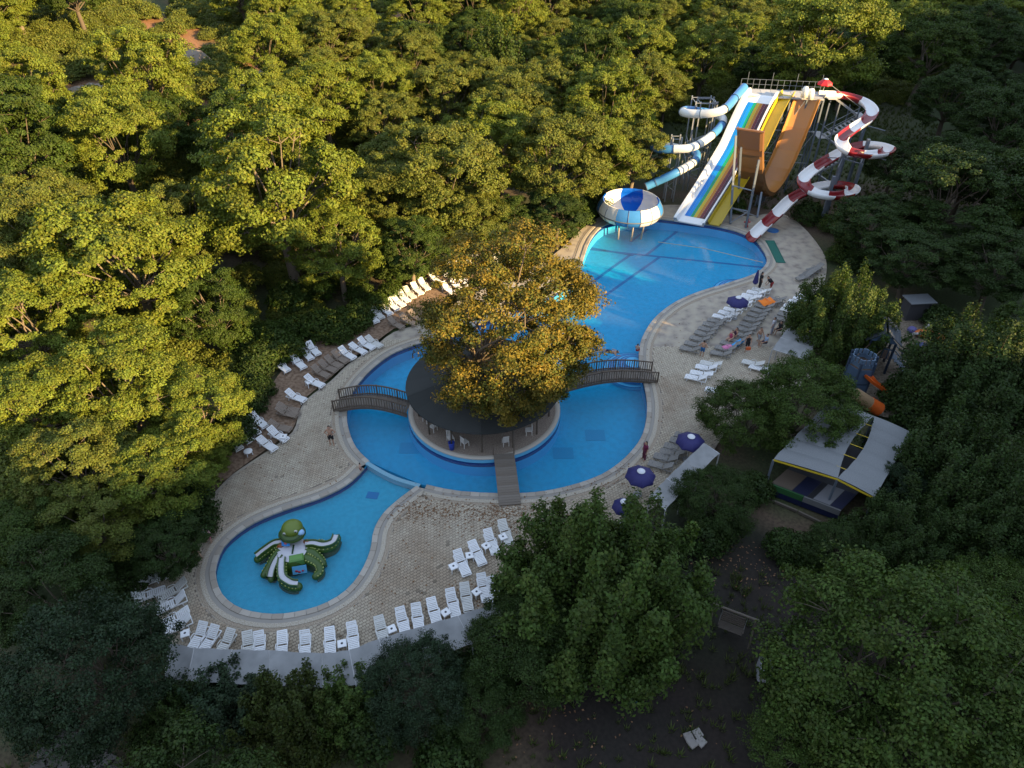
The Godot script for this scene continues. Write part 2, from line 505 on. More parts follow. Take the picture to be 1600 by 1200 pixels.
func make_deck() -> void:
	# the slab, with openings for both pools
	var pools := [grown(main_pool, 0.3), grown(kids_pool, 0.3)]
	var st := mb()
	sheet(st, deck_outer, pools, 0.0)
	for i in deck_outer.size():
		var a := deck_outer[i]
		var b := deck_outer[(i + 1) % deck_outer.size()]
		quad(st, xz(a), xz(b), xz(b, -0.6), xz(a, -0.6))
	var cm := ground_mat("deck_concrete", 21, 0.012, 16.0, [[0.12, 0.22, 0.185, 0.15], [0.35, 0.31, 0.27, 0.225], [0.62, 0.37, 0.322, 0.25], [0.9, 0.395, 0.35, 0.278]], 0.9)
	var slab := obj("deck", st, cm)
	tag(slab, "stained beige concrete and block paving round the pools", "deck", "", "structure")
	# interlocking blocks, laid as real bevelled stones
	var bl := mb()
	chamfer_box(bl, Vector3(0, -0.005, 0), Vector3(0.205, 0.07, 0.165), 0.012)
	bl.generate_normals()
	var zone := grown(deck_outer, -0.25)
	var off1: PackedVector2Array = grown(main_pool, 1.12)
	var off2: PackedVector2Array = grown(kids_pool, 1.12)
	var n := FastNoiseLite.new()
	n.seed = 31
	n.frequency = 0.12
	var n2 := FastNoiseLite.new()
	n2.seed = 37
	n2.frequency = 0.5
	var where := []
	var cols := []
	var turn := Basis(UPV, 0.62)
	for i in range(-200, 200):
		for j in range(-245, 245):
			var q: Vector3 = turn * Vector3(i * 0.228 + (0.114 if j % 2 else 0.0), 0, j * 0.188) + Vector3(2, 0, -40)
			if q.z > -18 or q.z < -51 or (q.x > 6 and q.z < -50 + 0.0 * q.x): continue
			var p := Vector2(q.x, q.z)
			if not inside(p, zone) or inside(p, off1) or inside(p, off2): continue
			var e := n.get_noise_2dv(p) + 0.6 * n2.get_noise_2dv(p)
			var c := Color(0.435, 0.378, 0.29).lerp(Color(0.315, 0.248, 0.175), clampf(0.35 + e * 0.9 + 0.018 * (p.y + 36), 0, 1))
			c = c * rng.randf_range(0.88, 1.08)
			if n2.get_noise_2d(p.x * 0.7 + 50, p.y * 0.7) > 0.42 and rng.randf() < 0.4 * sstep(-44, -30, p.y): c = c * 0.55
			where.append(Transform3D(Basis(UPV, 0.62 + rng.randfn() * 0.015) * Basis.from_euler(Vector3(rng.randfn() * 0.012, 0, rng.randfn() * 0.012)), q + Vector3(0, 0.002 + rng.randf() * 0.007, 0)))
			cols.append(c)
	var mm := MultiMesh.new()
	mm.transform_format = MultiMesh.TRANSFORM_3D
	mm.use_colors = true
	mm.mesh = bl.commit()
	mm.instance_count = where.size()
	for i in where.size():
		mm.set_instance_transform(i, where[i])
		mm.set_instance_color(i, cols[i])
	var pv := MultiMeshInstance3D.new()
	pv.name = "paving_stones"
	pv.multimesh = mm
	pv.material_override = vmat("paver", 0.85)
	slab.add_child(pv)
	pv.set_meta("kind", "stuff")
	var bed := mb()
	var near: Array = Geometry2D.intersect_polygons(zone, PackedVector2Array([Vector2(-60, -18), Vector2(60, -18), Vector2(60, -50), Vector2(6, -50), Vector2(6, -51), Vector2(-60, -51)]))
	for piece in near: sheet(bed, piece, [off1, off2], 0.005)
	obj("paving_bed", bed, mat("joint_soil", 0.17, 0.14, 0.11, 0.95), slab)

func coping(root: Node3D, line: PackedVector2Array, first: int, last: int, tones: Array) -> void:
	# rounded edge stones one by one, then the gutter and the outer band
	var pts := []
	for i in range(first, last + 1): pts.append(xz(line[i % line.size()]))
	var ev := even(pts, 0.62)
	var across := func(i: int) -> Vector3:
		var t: Vector3 = (ev[mini(i + 1, ev.size() - 1)] - ev[maxi(i - 1, 0)]).normalized()
		return Vector3(t.z, 0, -t.x)
	for i in ev.size() - 1:
		var s := mb()
		var n0: Vector3 = across.call(i)
		var n1: Vector3 = across.call(i + 1)
		var q := []
		var a: Vector3 = ev[i].lerp(ev[i + 1], 0.015)
		var b: Vector3 = ev[i].lerp(ev[i + 1], 0.985)
		var lift := rng.randf() * 0.006
		for e in [[-0.05, -0.08], [-0.06, 0.045], [-0.02, 0.07], [0.29, 0.06], [0.32, 0.0]]:
			q.append([a + n0 * e[0] + UPV * (e[1] + lift), b + n1 * e[0] + UPV * (e[1] + lift)])
		for k in 4: quad(s, q[k][0], q[k][1], q[k + 1][1], q[k + 1][0])
		for e in 2:
			for k in [1, 2, 3]: tri(s, q[0][e], q[k][e], q[k + 1][e])
		obj("coping_stone", s, mat("coping%d" % (i * 7 % 4), tones[0] - 0.03 * (i * 7 % 4), tones[1] - 0.03 * (i * 7 % 4), tones[2] - 0.028 * (i * 7 % 4), 0.75), root)
	var g := mb()
	var w := mb()
	var o := mb()
	var path := []
	for i in ev.size(): path.append([ev[i], across.call(i)])
	for i in path.size() - 1:
		for e in [[g, 0.32, 0.56, 0.014], [w, 0.56, 0.84, 0.05], [o, 0.84, 1.06, 0.02]]:
			var A: Vector3 = path[i][0]
			var B: Vector3 = path[i + 1][0]
			var m: Vector3 = path[i][1]
			var k: Vector3 = path[i + 1][1]
			quad(e[0], A + m * e[1] + UPV * e[3], B + k * e[1] + UPV * e[3], B + k * e[2] + UPV * e[3], A + m * e[2] + UPV * e[3])
			quad(e[0], A + m * e[2] + UPV * e[3], B + k * e[2] + UPV * e[3], B + k * e[2], A + m * e[2])
			quad(e[0], A + m * e[1], B + k * e[1], B + k * e[1] + UPV * e[3], A + m * e[1] + UPV * e[3])
	obj("gutter", g, mat("gutter", 0.27, 0.25, 0.22, 0.8), root)
	obj("stone_band", w, ground_mat("stone_band", 41, 0.03, 3.0, [[0.2, 0.31, 0.265, 0.2], [0.6, 0.42, 0.375, 0.305], [0.9, 0.47, 0.43, 0.36]], 0.85), root)
	obj("outer_band", o, ground_mat("outer_band", 42, 0.03, 3.0, [[0.2, 0.22, 0.17, 0.12], [0.6, 0.34, 0.28, 0.21], [0.9, 0.4, 0.35, 0.28]], 0.85), root)

func basin(root: Node3D, line: PackedVector2Array, depth: float, level: float, floor_m: Material, wall_m: Material) -> void:
	var f := mb()
	sheet(f, grown(line, 0.02), [], -depth)
	obj("pool_floor", f, floor_m, root)
	var w := mb()
	var band := mb()
	for i in line.size():
		var a := line[i]
		var b := line[(i + 1) % line.size()]
		quad(w, xz(a, 0.02), xz(b, 0.02), xz(b, -depth), xz(a, -depth))
	var inner := grown(line, -0.02)
	for i in inner.size():
		var a := inner[i]
		var b := inner[(i + 1) % inner.size()]
		quad(band, xz(a, level + 0.04), xz(b, level + 0.04), xz(b, level - 0.28), xz(a, level - 0.28))
	obj("pool_wall", w, wall_m, root)
	obj("tile_band", band, mat("navy_tile", 0.008, 0.03, 0.16, 0.25), root)

func make_pools() -> void:
	var blue := ground_mat("pool_blue", 51, 0.02, 12.0, [[0.2, 0.0, 0.24, 0.46], [0.5, 0.0, 0.27, 0.51], [0.85, 0.0, 0.29, 0.54]], 0.5)
	var blue2 := ground_mat("kids_blue", 52, 0.02, 9.0, [[0.2, 0.008, 0.23, 0.37], [0.5, 0.01, 0.255, 0.405], [0.85, 0.012, 0.275, 0.43]], 0.5)
	blue.metallic_specular = 0.05
	blue2.metallic_specular = 0.05
	var wall := mat("pool_wall", 0.03, 0.33, 0.62, 0.4)
	var root := base("pool", "large blue swimming pool with a ring round the tree island", "pool", Vector3.ZERO)
	root.set_meta("kind", "structure")
	basin(root, main_pool, 1.3, -0.14, blue, wall)
	coping(root, main_pool, 0, main_pool.size() - 1, [0.385, 0.35, 0.30])
	var kids := base("pool", "shallow pear shaped children's pool with the octopus slide", "pool", Vector3.ZERO)
	kids.set_meta("kind", "structure")
	basin(kids, kids_pool, 0.42, -0.14, blue2, wall)
	coping(kids, kids_pool, 0, kids_pool.size() - 1, [0.35, 0.315, 0.265])
	# the low wall between the two pools
	var dv := mb()
	var line: Array = smooth([Vector3(-10.18,0.05,-35.78),Vector3(-8.82,0.05,-34.77),Vector3(-7.64,0.05,-34.10),Vector3(-6.23,0.05,-33.56)], 4)
	sweep(dv, line, [Vector2(-0.16, -0.4), Vector2(-0.16, 0.02), Vector2(0.16, 0.02), Vector2(0.16, -0.4)], null, 0, -1, false)
	obj("dividing_wall", dv, mat("divider", 0.16, 0.34, 0.44, 0.6), kids)
	# painted lines and drains, on the floors
	var mark := mat("lane_blue", 0.0, 0.12, 0.32, 0.9)
	for e in [[Vector3(7.39,-1.28,-70.66), Vector3(26.57,-1.28,-66.32)], [Vector3(14.55,-1.28,-69.17), Vector3(19.11,-1.28,-75.09)], [Vector3(13.22,-1.28,-72.20), Vector3(16.38,-1.28,-76.42)], [Vector3(7.05,-1.28,-61.84), Vector3(12.82,-1.28,-69.17)], [Vector3(9.16,-1.28,-60.60), Vector3(15.84,-1.28,-68.59)], [Vector3(7.43,-1.28,-71.27), Vector3(13.15,-1.28,-69.02)], [Vector3(16.38,-1.28,-76.42), Vector3(18.78,-1.28,-74.92)]]:
		var s := mb()
		bar(s, e[0], e[1], 0.32, 0.01)
		obj("lane_line", s, mark, root)
	for p in [Vector3(3.78,-1.28,-38.15), Vector3(6.32,-1.28,-40.12), Vector3(-6.70,-1.28,-43.14), Vector3(-7.62,-1.28,-38.70)]:
		var s := mb()
		box(s, p, Vector3(1.5, 0.012, 1.2))
		obj("floor_drain", s, mat("drain_blue", 0.0, 0.20, 0.41, 0.6), root)
	mark.metallic_specular = 0.05
	mat("drain_blue").metallic_specular = 0.05
	wall.metallic_specular = 0.1
	var dr := mb()
	box(dr, Vector3(-9.41,-0.40,-33.11), Vector3(0.8, 0.02, 0.6), Basis(UPV, -0.15))
	obj("floor_drain", dr, mark, kids)
	# curved entry steps, built up from the floor
	for e in [[Vector3(9.33,0.00,-48.11), 2.5, -0.3], [Vector3(21.63,0.00,-60.89), 2.6, -0.5]]:
		for k in 5:
			var s := mb()
			var r: float = e[1] - 0.42 * k
			lathe(s, e[0] + Vector3(0.9, 0, 0), [Vector2(0, -1.05 + 0.2 * k), Vector2(r - 0.07, -1.05 + 0.2 * k), Vector2(r, -1.07 + 0.2 * k), Vector2(r, -1.3)], 28, 0, TAU, false)
			obj("entry_step", s, mat("step_light" if k % 2 == 0 else "step_dark", 0.02 if k % 2 == 0 else 0.01, 0.36 if k % 2 == 0 else 0.2, 0.66 if k % 2 == 0 else 0.5, 0.5), root)
			var ed := mb()
			lathe(ed, e[0] + Vector3(0.9, 0, 0), [Vector2(r - 0.09, -1.045 + 0.2 * k), Vector2(r + 0.01, -1.06 + 0.2 * k)], 28)
			obj("step_edge", ed, mark, root)
	# the water: a clear surface with small ripples
	var wm := mat("water", 0.8, 0.95, 1.0, 0.03)
	wm.albedo_color.a = 0.04
	wm.transparency = BaseMaterial3D.TRANSPARENCY_ALPHA
	wm.metallic_specular = 0.17
	wm.normal_enabled = true
	var nt := noise_tex(61, 0.016, [], 512, 3)
	nt.as_normal_map = true
	nt.bump_strength = 2.0
	wm.normal_texture = nt
	wm.normal_scale = 0.16
	wm.uv1_triplanar = true
	wm.uv1_world_triplanar = true
	wm.uv1_scale = Vector3.ONE / 5.0
	for e in [[main_pool, "clear blue water filling the large pool"], [kids_pool, "clear shallow water filling the children's pool"]]:
		var s := mb()
		sheet(s, grown(e[0], 0.01), [], -0.14, 6.0)
		tag(obj("water", s, wm), e[1], "water", "", "structure")
	# lane ropes afloat on the far basin
	var rope := mb()
	tube(rope, [Vector3(15.77,-0.12,-69.89), Vector3(20.43,-0.12,-68.40), Vector3(25.83,-0.12,-65.28)], 0.035, 5)
	tag(obj("lane_rope", rope, mat("rope", 0.45, 0.42, 0.3, 0.7)), "thin pale rope floating across the far basin", "rope")

func make_island() -> void:
	var c := Vector3(-2.11,0.00,-41.61) * Vector3(1, 0, 1)
	var r := 5.75
	var isl := base("island", "round paved bar island with pale blue rim in the ring pool", "island", c)
	isl.set_meta("kind", "structure")
	var s := mb()
	lathe(s, Vector3.ZERO, [Vector2(0, 0.3), Vector2(r - 0.35, 0.3)], 64)
	obj("island_floor", s, ground_mat("island_floor", 71, 0.03, 4.0, [[0.2, 0.17, 0.13, 0.10], [0.6, 0.25, 0.20, 0.16], [0.9, 0.29, 0.25, 0.20]], 0.85), isl)
	s = mb()
	lathe(s, Vector3.ZERO, [Vector2(r - 0.35, 0.31), Vector2(r - 0.3, 0.34), Vector2(r, 0.34), Vector2(r + 0.03, 0.28), Vector2(r, 0.22)], 64)
	obj("rim", s, mat("island_rim", 0.42, 0.38, 0.32, 0.8), isl)
	s = mb()
	lathe(s, Vector3.ZERO, [Vector2(r, 0.22), Vector2(r + 0.06, -0.02)], 64)
	obj("blue_band", s, mat("band_light", 0.10, 0.36, 0.56, 0.5), isl)
	s = mb()
	lathe(s, Vector3.ZERO, [Vector2(r + 0.07, -0.02), Vector2(r + 0.07, -0.4)], 64)
	obj("tile_band", s, mat("navy_tile"), isl)
	s = mb()
	lathe(s, Vector3.ZERO, [Vector2(r + 0.05, -0.4), Vector2(r + 0.05, -1.3)], 64)
	obj("foot_wall", s, mat("pool_wall"), isl)
	# the round bar under its dark roof
	var hut := base("bar_pavilion", "round open bar with dark conical felt roof under the big plane tree", "pavilion", c + Vector3(0, 0.3, 0))
	var R := 5.75
	for k in 20:
		var p := mb()
		p.set_smooth_group(-1)
		var a0 := TAU * k / 20
		var a1 := TAU * (k + 1) / 20
		lathe(p, Vector3(0, 0.012 * (k % 2), 0), [Vector2(0.55, 3.75), Vector2(3.2, 3.05), Vector2(R, 2.42), Vector2(R + 0.02, 2.32), Vector2(R - 0.1, 2.32), Vector2(0.55, 3.65)], 3, a0, a1, false)
		obj("roof_panel", p, mat("roof_felt%d" % (k * 3 % 4), 0.018 + 0.004 * (k * 3 % 4), 0.021 + 0.004 * (k * 3 % 4), 0.02 + 0.004 * (k * 3 % 4), 0.9), hut)
	for k in 14:
		var a := TAU * (k + 0.5) / 14
		var p := mb()
		tube(p, [Vector3(cos(a), 0, sin(a)) * 5.0, Vector3(cos(a), 0, sin(a)) * 5.0 + UPV * 2.5], 0.07, 6)
		obj("post", p, mat("post_wood", 0.09, 0.07, 0.05, 0.8), hut)
	for k in 12:
		var p := mb()
		lathe(p, Vector3.ZERO, [Vector2(2.3, 0), Vector2(2.6, 0), Vector2(2.6, 1.0), Vector2(2.75, 1.02), Vector2(2.75, 1.08), Vector2(2.1, 1.08), Vector2(2.1, 1.0), Vector2(2.3, 1.0)], 3, TAU * k / 12 + 0.01, TAU * (k + 1) / 12 - 0.01, false)
		obj("counter", p, mat("counter%d" % (k % 2), 0.12 + 0.02 * (k % 2), 0.085 + 0.015 * (k % 2), 0.06, 0.6), hut)
	for a in [2.05, 1.62, 0.62, 2.5]:
		var p := mb()
		box(p, Vector3(cos(a) * 5.25, 2.28, sin(a) * 5.25), Vector3(0.75, 0.14, 0.3), Basis(UPV, PI / 2 - a))
		obj("eave_sign", p, mat("eave_sign", 0.6, 0.62, 0.52, 0.5), hut)  # small pale signs at the eave, giving no light
	# chairs, a bin and a fridge on the island
	var ch := base("plastic_chair", "", "chair", Vector3.ZERO)
	var cm := mat("chair_white", 0.62, 0.60, 0.56, 0.5)
	var q := mb()
	box(q, Vector3(0, 0.42, 0), Vector3(0.45, 0.04, 0.45))
	obj("seat", q, cm, ch)
	q = mb()
	for k in 4: box(q, Vector3(-0.165 + 0.11 * k, 0.7, -0.23), Vector3(0.07, 0.5, 0.03))
	box(q, Vector3(0, 0.93, -0.23), Vector3(0.45, 0.07, 0.032))
	obj("backrest", q, cm, ch)
	for x in [-0.2, 0.2]:
		for z in [-0.2, 0.2]:
			q = mb()
			bar(q, Vector3(x, 0, z * 1.1), Vector3(x, 0.41, z), 0.045)
			obj("leg", q, cm, ch)
	var words := ["white plastic chair facing the water just left of the gangway on the bar island", "white plastic chair next to the blue bin on the bar island", "white plastic chair by the left end of the bar island rim", "white plastic chair right of the gangway beside a post of the bar", "white plastic chair near the right end of the bar island", "white plastic chair second from the left end of the island rim"]
	var k0 := 0
	for a in [1.85, 2.1, 2.75, 1.2, 0.75, 2.5]:
		var at := c + Vector3(cos(a) * 4.55, 0.3, sin(a) * 4.55)
		if k0 == 0:
			ch.position = at
			ch.rotation.y = PI / 2 - a + 2.6
			ch.set_meta("label", words[0])
			ch.set_meta("group", "plastic chairs on the bar island")
		else: copy(ch, at, PI / 2 - a + 1.0 * k0, words[k0], 1.0, "plastic chairs on the bar island")
		k0 += 1
	var bin := base("waste_bin", "blue round bin at the island rim by the bar posts", "bin", c + Vector3(cos(2.0) * 5.2, 0.32, sin(2.0) * 5.2))
	q = mb()
	lathe(q, Vector3.ZERO, [Vector2(0, 0.01), Vector2(0.17, 0.01), Vector2(0.22, 0.6)], 14)
	obj("body", q, mat("bin_blue", 0.02, 0.06, 0.4, 0.5), bin)
	q = mb()
	lathe(q, Vector3.ZERO, [Vector2(0.17, 0.595), Vector2(0.24, 0.6), Vector2(0.24, 0.65), Vector2(0.2, 0.66)], 14)
	obj("rim", q, mat("bin_rim", 0.015, 0.04, 0.28, 0.5), bin)

func planked(root: Node3D, path: Array, side: Vector3, width: float, m: String) -> void:
	var ev := even(path, 0.2)
	for i in ev.size() - 1:
		var s := mb()
		var t: Vector3 = (ev[i + 1] - ev[i]).normalized()
		box(s, (ev[i] + ev[i + 1]) / 2, Vector3(width, 0.05, 0.185), Basis(side, t.cross(side).normalized(), t))
		var v := 0.01 * (i * 5 % 4)
		obj("plank", s, mat(m + str(i * 5 % 4), 0.15 + v, 0.125 + v, 0.10 + v, 0.85), root)
	for e in [-0.42, 0.42]:
		var s := mb()
		sweep(s, path, [Vector2(-0.06, -0.24), Vector2(-0.06, -0.03), Vector2(0.06, -0.03), Vector2(0.06, -0.24)].map(func(p): return p + Vector2(e * width, 0)), side, 0, -1, false)
		obj("beam", s, mat("beam_wood", 0.13, 0.10, 0.075, 0.85), root)

func make_bridges() -> void:
	for e in [[Vector3(-13.47,0.00,-42.07), Vector3(-7.77,0.30,-41.26), "arched wooden footbridge from the left deck to the bar island", 1.0], [Vector3(11.51,0.00,-45.64), Vector3(3.64,0.30,-44.09), "arched wooden footbridge from the right deck to the bar island", 1.0]]:
		var a: Vector3 = e[0] + Vector3(0, 0.08, 0)
		var b: Vector3 = e[1]
		var root := base("footbridge", e[2], "bridge", a)
		var flat := (b - a) * Vector3(1, 0, 1)
		var side := flat.normalized().cross(UPV)
		var path := []
		for i in 25:
			var t := i / 24.0
			path.append((b - a) * t + UPV * (0.62 * sin(PI * clampf(t, 0, 1))))
		planked(root, path, side, 1.5, "bridge_plank")
		for s in [-0.72, 0.72]:
			var ev := even(path, 0.2)
			for i in ev.size():
				var q := mb()
				var big: bool = i % 8 == 0
				bar(q, ev[i] + side * s, ev[i] + side * s + UPV * (1.02 if big else 0.9), 0.1 if big else 0.055)
				obj("railing_post" if big else "baluster", q, mat("rail_wood%d" % (i % 3), 0.10 + 0.02 * (i % 3), 0.075 + 0.018 * (i % 3), 0.055 + 0.015 * (i % 3), 0.85), root)
			for y in [0.14, 0.94]:
				var q := mb()
				sweep(q, path.map(func(p): return p + side * s + UPV * y), [Vector2(-0.05, -0.035), Vector2(-0.05, 0.035), Vector2(0.05, 0.035), Vector2(0.05, -0.035)], side, 0, -1, false)
				obj("rail", q, mat("rail_wood0"), root)
	var a := Vector3(-0.13,0.10,-31.79)
	var b := Vector3(-0.59,0.36,-36.42)
	var gang := base("gangway", "straight plank gangway from the near deck to the bar island", "bridge", a)
	var side := ((b - a) * Vector3(1, 0, 1)).normalized().cross(UPV)
	planked(gang, [Vector3.ZERO, (b - a) * 0.33 + UPV * 0.14, (b - a) * 0.66 + UPV * 0.18, b - a], side, 1.45, "bridge_plank")
	for s in [-0.72, 0.72]:
		for t in [0.98]:
			var q := mb()
			bar(q, (b - a) * t + side * s, (b - a) * t + side * s + UPV * 1.0, 0.09)
			obj("railing_post", q, mat("rail_wood1"), gang)

func make_slides() -> void:
	var steel := mat("galvanised", 0.30, 0.32, 0.34, 0.45, 0.5)
	var dark_steel := mat("blue_steel", 0.16, 0.19, 0.23, 0.5, 0.4)
	var white := mat("slide_white", 0.80, 0.80, 0.79, 0.22)
	var T := 11.0
	var across := Vector3(0.9, 0, 0.43).normalized()
	var back := Vector3(0.45, 0, -0.9).normalized()
	# ---- the rainbow slide
	var rain := base("rainbow_slide", "wide white water slide with blue, green, yellow, orange and brown lanes", "water slide", Vector3(20.10,0.00,-74.39))
	var top := Vector3(28.81,11.00,-84.42)
	var foot := Vector3(19.92,0.25,-73.69)
	var path := []
	for i in 41:
		var t := i / 40.0
		var h: float = 11.0 * pow(1.0 - sstep(0.03, 1.12, t) * 1.0, 0.93) if t > 0.06 else 11.0
		path.append(top.lerp(foot, t) * Vector3(1, 0, 1))
		path[i].y = slide_height(t, T, 0.25) + 0.12 * sin(t * TAU * 2.2) * (1 - t)
	var org: Vector3 = rain.position
	var loc := path.map(func(p): return p - org)
	var s := mb()
	var w := 1.45
	sweep(s, loc, [Vector2(-w - 0.42, 0.62), Vector2(-w - 0.1, 0.66), Vector2(-w + 0.12, 0.05), Vector2(w - 0.12, 0.05), Vector2(w, 0.6), Vector2(w + 0.16, 0.6), Vector2(w + 0.08, -0.15), Vector2(-w - 0.35, -0.2)], across, 0, -1, false)
	obj("trough", s, white, rain)
	var lanes := [[0.0, 0.16, 0.55], [0.0, 0.22, 0.62], [0.0, 0.26, 0.12], [0.50, 0.37, 0.015], [0.42, 0.17, 0.01], [0.13, 0.018, 0.02], [0.06, 0.012, 0.02]]
	for k in 7:
		s = mb()
		var a := -1.02 + 0.334 * k
		sweep(s, loc, [Vector2(a, 0.058), Vector2(a, 0.078), Vector2(a + 0.318, 0.078), Vector2(a + 0.318, 0.058)], across, 4, 38, false)
		obj("lane", s, mat("lane%d" % k, lanes[k][0], lanes[k][1], lanes[k][2], 0.3), rain)
	# ---- the yellow slide
	var yel := base("yellow_slide", "narrow yellow straight water slide beside the rainbow lanes", "water slide", Vector3(22.69,0.00,-73.73))
	top = Vector3(31.60,11.00,-84.42)
	foot = Vector3(22.53,0.25,-73.20)
	var yp := []
	for i in 37:
		var t := i / 36.0
		yp.append(top.lerp(foot, t) * Vector3(1, 0, 1) - yel.position)
		yp[i].y = slide_height(t, T, 0.25)
	for k in 6:
		s = mb()
		sweep(s, yp, [Vector2(-0.75, 0.55), Vector2(-0.66, 0.55), Vector2(-0.55, 0.05), Vector2(0.55, 0.05), Vector2(0.66, 0.55), Vector2(0.75, 0.55), Vector2(0.62, -0.06), Vector2(-0.62, -0.06)], across, k * 6, k * 6 + 6, false)
		obj("section", s, mat("slide_yellow%d" % (k % 2), 0.46 - 0.03 * (k % 2), 0.33 - 0.025 * (k % 2), 0.012, 0.3), yel)
	# ---- the half-pipe
	var hp := base("half_pipe_slide", "orange half-pipe slide with a steep brown upright end over the pool", "water slide", Vector3(30.12,0.00,-79.97))
	top = Vector3(33.55,11.00,-83.44)
	var far := top
	var near := Vector3(25.19,9.90,-75.68)
	var hpath := []
	for i in 49:
		var t := i / 48.0
		var p: Vector3 = far.lerp(near, t)
		var v := absf(t * 2 - 1)
		var hh := T if t < 0.5 else 9.9
		p.y = 1.25 + (hh - 1.25) * (pow(v, 2.3) * 0.86 + 0.14 * v)
		hpath.append(p - hp.position)
	var ora := [[0.44, 0.20, 0.05], [0.41, 0.18, 0.042]]
	for k in 12:
		s = mb()
		sweep(s, hpath, [Vector2(-1.42, 0.45), Vector2(-1.34, 0.45), Vector2(-1.22, 0.12), Vector2(-1.0, 0.0), Vector2(1.0, 0.0), Vector2(1.22, 0.12), Vector2(1.34, 0.45), Vector2(1.42, 0.45), Vector2(1.32, 0.02), Vector2(1.05, -0.1), Vector2(-1.05, -0.1), Vector2(-1.32, 0.02)], across, k * 4, k * 4 + 4, true)
		var om := mat("slide_orange%d" % (k % 2), ora[k % 2][0], ora[k % 2][1], ora[k % 2][2], 0.28)
		obj("section", s, om, hp)
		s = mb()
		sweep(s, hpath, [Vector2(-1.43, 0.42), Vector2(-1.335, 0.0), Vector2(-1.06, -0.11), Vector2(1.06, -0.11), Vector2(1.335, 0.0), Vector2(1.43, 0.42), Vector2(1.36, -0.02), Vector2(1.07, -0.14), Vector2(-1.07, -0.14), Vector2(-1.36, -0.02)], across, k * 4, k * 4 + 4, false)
		obj("outer_shell", s, mat("shell_shade_brown%d" % (k % 2), 0.17 - 0.015 * (k % 2), 0.085 - 0.01 * (k % 2), 0.03, 0.4), hp)  # added brown skin; the dimly lit outside is put into its colour
		if k > 0:
			s = mb()
			sweep(s, hpath, [Vector2(-1.36, -0.1), Vector2(-1.36, -0.2), Vector2(1.36, -0.2), Vector2(1.36, -0.1)], across, k * 4, k * 4 + 1, false)
			obj("flange", s, mat("flange_brown", 0.2, 0.09, 0.03, 0.5), hp)
	s = mb()
	var lip: Vector3 = hpath[48]
	box(s, lip + UPV * 0.03, Vector3(2.9, 0.16, 0.3), Basis(across, UPV, across.cross(UPV)))
	obj("lip", s, mat("lip_brown", 0.22, 0.10, 0.04, 0.5), hp)
	# steel frame that carries the upright end
	for e in [[Vector3(24.57,0.00,-74.06), Vector3(23.95,9.20,-76.15)], [Vector3(26.05,0.00,-73.08), Vector3(25.99,7.60,-73.35)], [Vector3(26.12,0.00,-77.11), Vector3(24.71,8.00,-76.04)], [Vector3(28.05,0.00,-75.73), Vector3(28.40,2.50,-77.08)]]:
		s = mb()
		bar(s, e[0] - hp.position, e[1] - hp.position, 0.2)
		obj("support", s, dark_steel, hp)
	for e in [[Vector3(24.65,1.50,-74.98), Vector3(26.37,1.50,-74.14)], [Vector3(24.30,4.20,-74.79), Vector3(26.04,4.20,-73.39)], [Vector3(24.44,0.30,-73.75), Vector3(26.37,1.50,-74.14)], [Vector3(24.65,1.50,-74.98), Vector3(27.90,0.30,-75.42)]]:
		s = mb()
		bar(s, e[0] - hp.position, e[1] - hp.position, 0.1)
		obj("brace", s, steel, hp)
	for i in 5:
		s = mb()
		var p: Vector3 = hpath[20 + i * 2]
		bar(s, Vector3(p.x, 0.0, p.z), p + UPV * -0.1, 0.14)
		obj("support", s, dark_steel, hp)
	# ---- launch tower
	var P0 := Vector3(26.33,11.00,-84.17)
	var P1 := Vector3(35.18,11.00,-82.71)
	var tower := base("launch_tower", "grey steel slide tower with railed platform and zigzag stairs", "tower", (P0 + P1) * Vector3(0.5, 0, 0.5))
	var o: Vector3 = tower.position
	var ax := ((P1 - P0) * Vector3(1, 0, 1)).normalized()
	var bz := ax.cross(UPV) * -1.0
	if bz.z > 0: bz = -bz
	var L := P0.distance_to(P1)
	for i in 8:
		s = mb()
		chamfer_box(s, P0 - o + ax * (L * (i + 0.5) / 8) + bz * 1.6 + UPV * -0.05, Vector3(L / 8 - 0.02, 0.14, 3.0), 0.02, Basis(ax, UPV, -bz))
		obj("platform_panel", s, mat("platform%d" % (i % 2), 0.42 - 0.05 * (i % 2), 0.42 - 0.05 * (i % 2), 0.41 - 0.05 * (i % 2), 0.6), tower)
	for d in [0.25, 3.0]:
		for i in 6:
			var p: Vector3 = P0 - o + ax * (L * i / 5.0) + bz * d
			s = mb()
			bar(s, Vector3(p.x, -0.2, p.z), p, 0.17)
			obj("column", s, dark_steel, tower)
			if i < 5:
				var q: Vector3 = P0 - o + ax * (L * (i + 1) / 5.0) + bz * d
				for y in [0.0, 3.7, 7.4]:
					s = mb()
					bar(s, Vector3(p.x, y, p.z), Vector3(q.x, y + 3.7, q.z), 0.07)
					obj("brace", s, steel, tower)
					s = mb()
					bar(s, Vector3(p.x, y + 3.6, p.z), Vector3(q.x, y + 3.6, q.z), 0.09)
					obj("girder", s, steel, tower)
	var rail_ends := [P0 - o + bz * 3.05, P1 - o + bz * 3.05]
	for i in 14:
		s = mb()
		var p: Vector3 = rail_ends[0].lerp(rail_ends[1], i / 13.0)
		bar(s, p, p + UPV * (1.9 if i % 4 == 1 else 1.1), 0.04)
		obj("railing_post", s, dark_steel, tower)
	for y in [0.55, 1.1]:
		s = mb()
		bar(s, rail_ends[0] + UPV * y, rail_ends[1] + UPV * y, 0.03)
		obj("rail", s, dark_steel, tower)
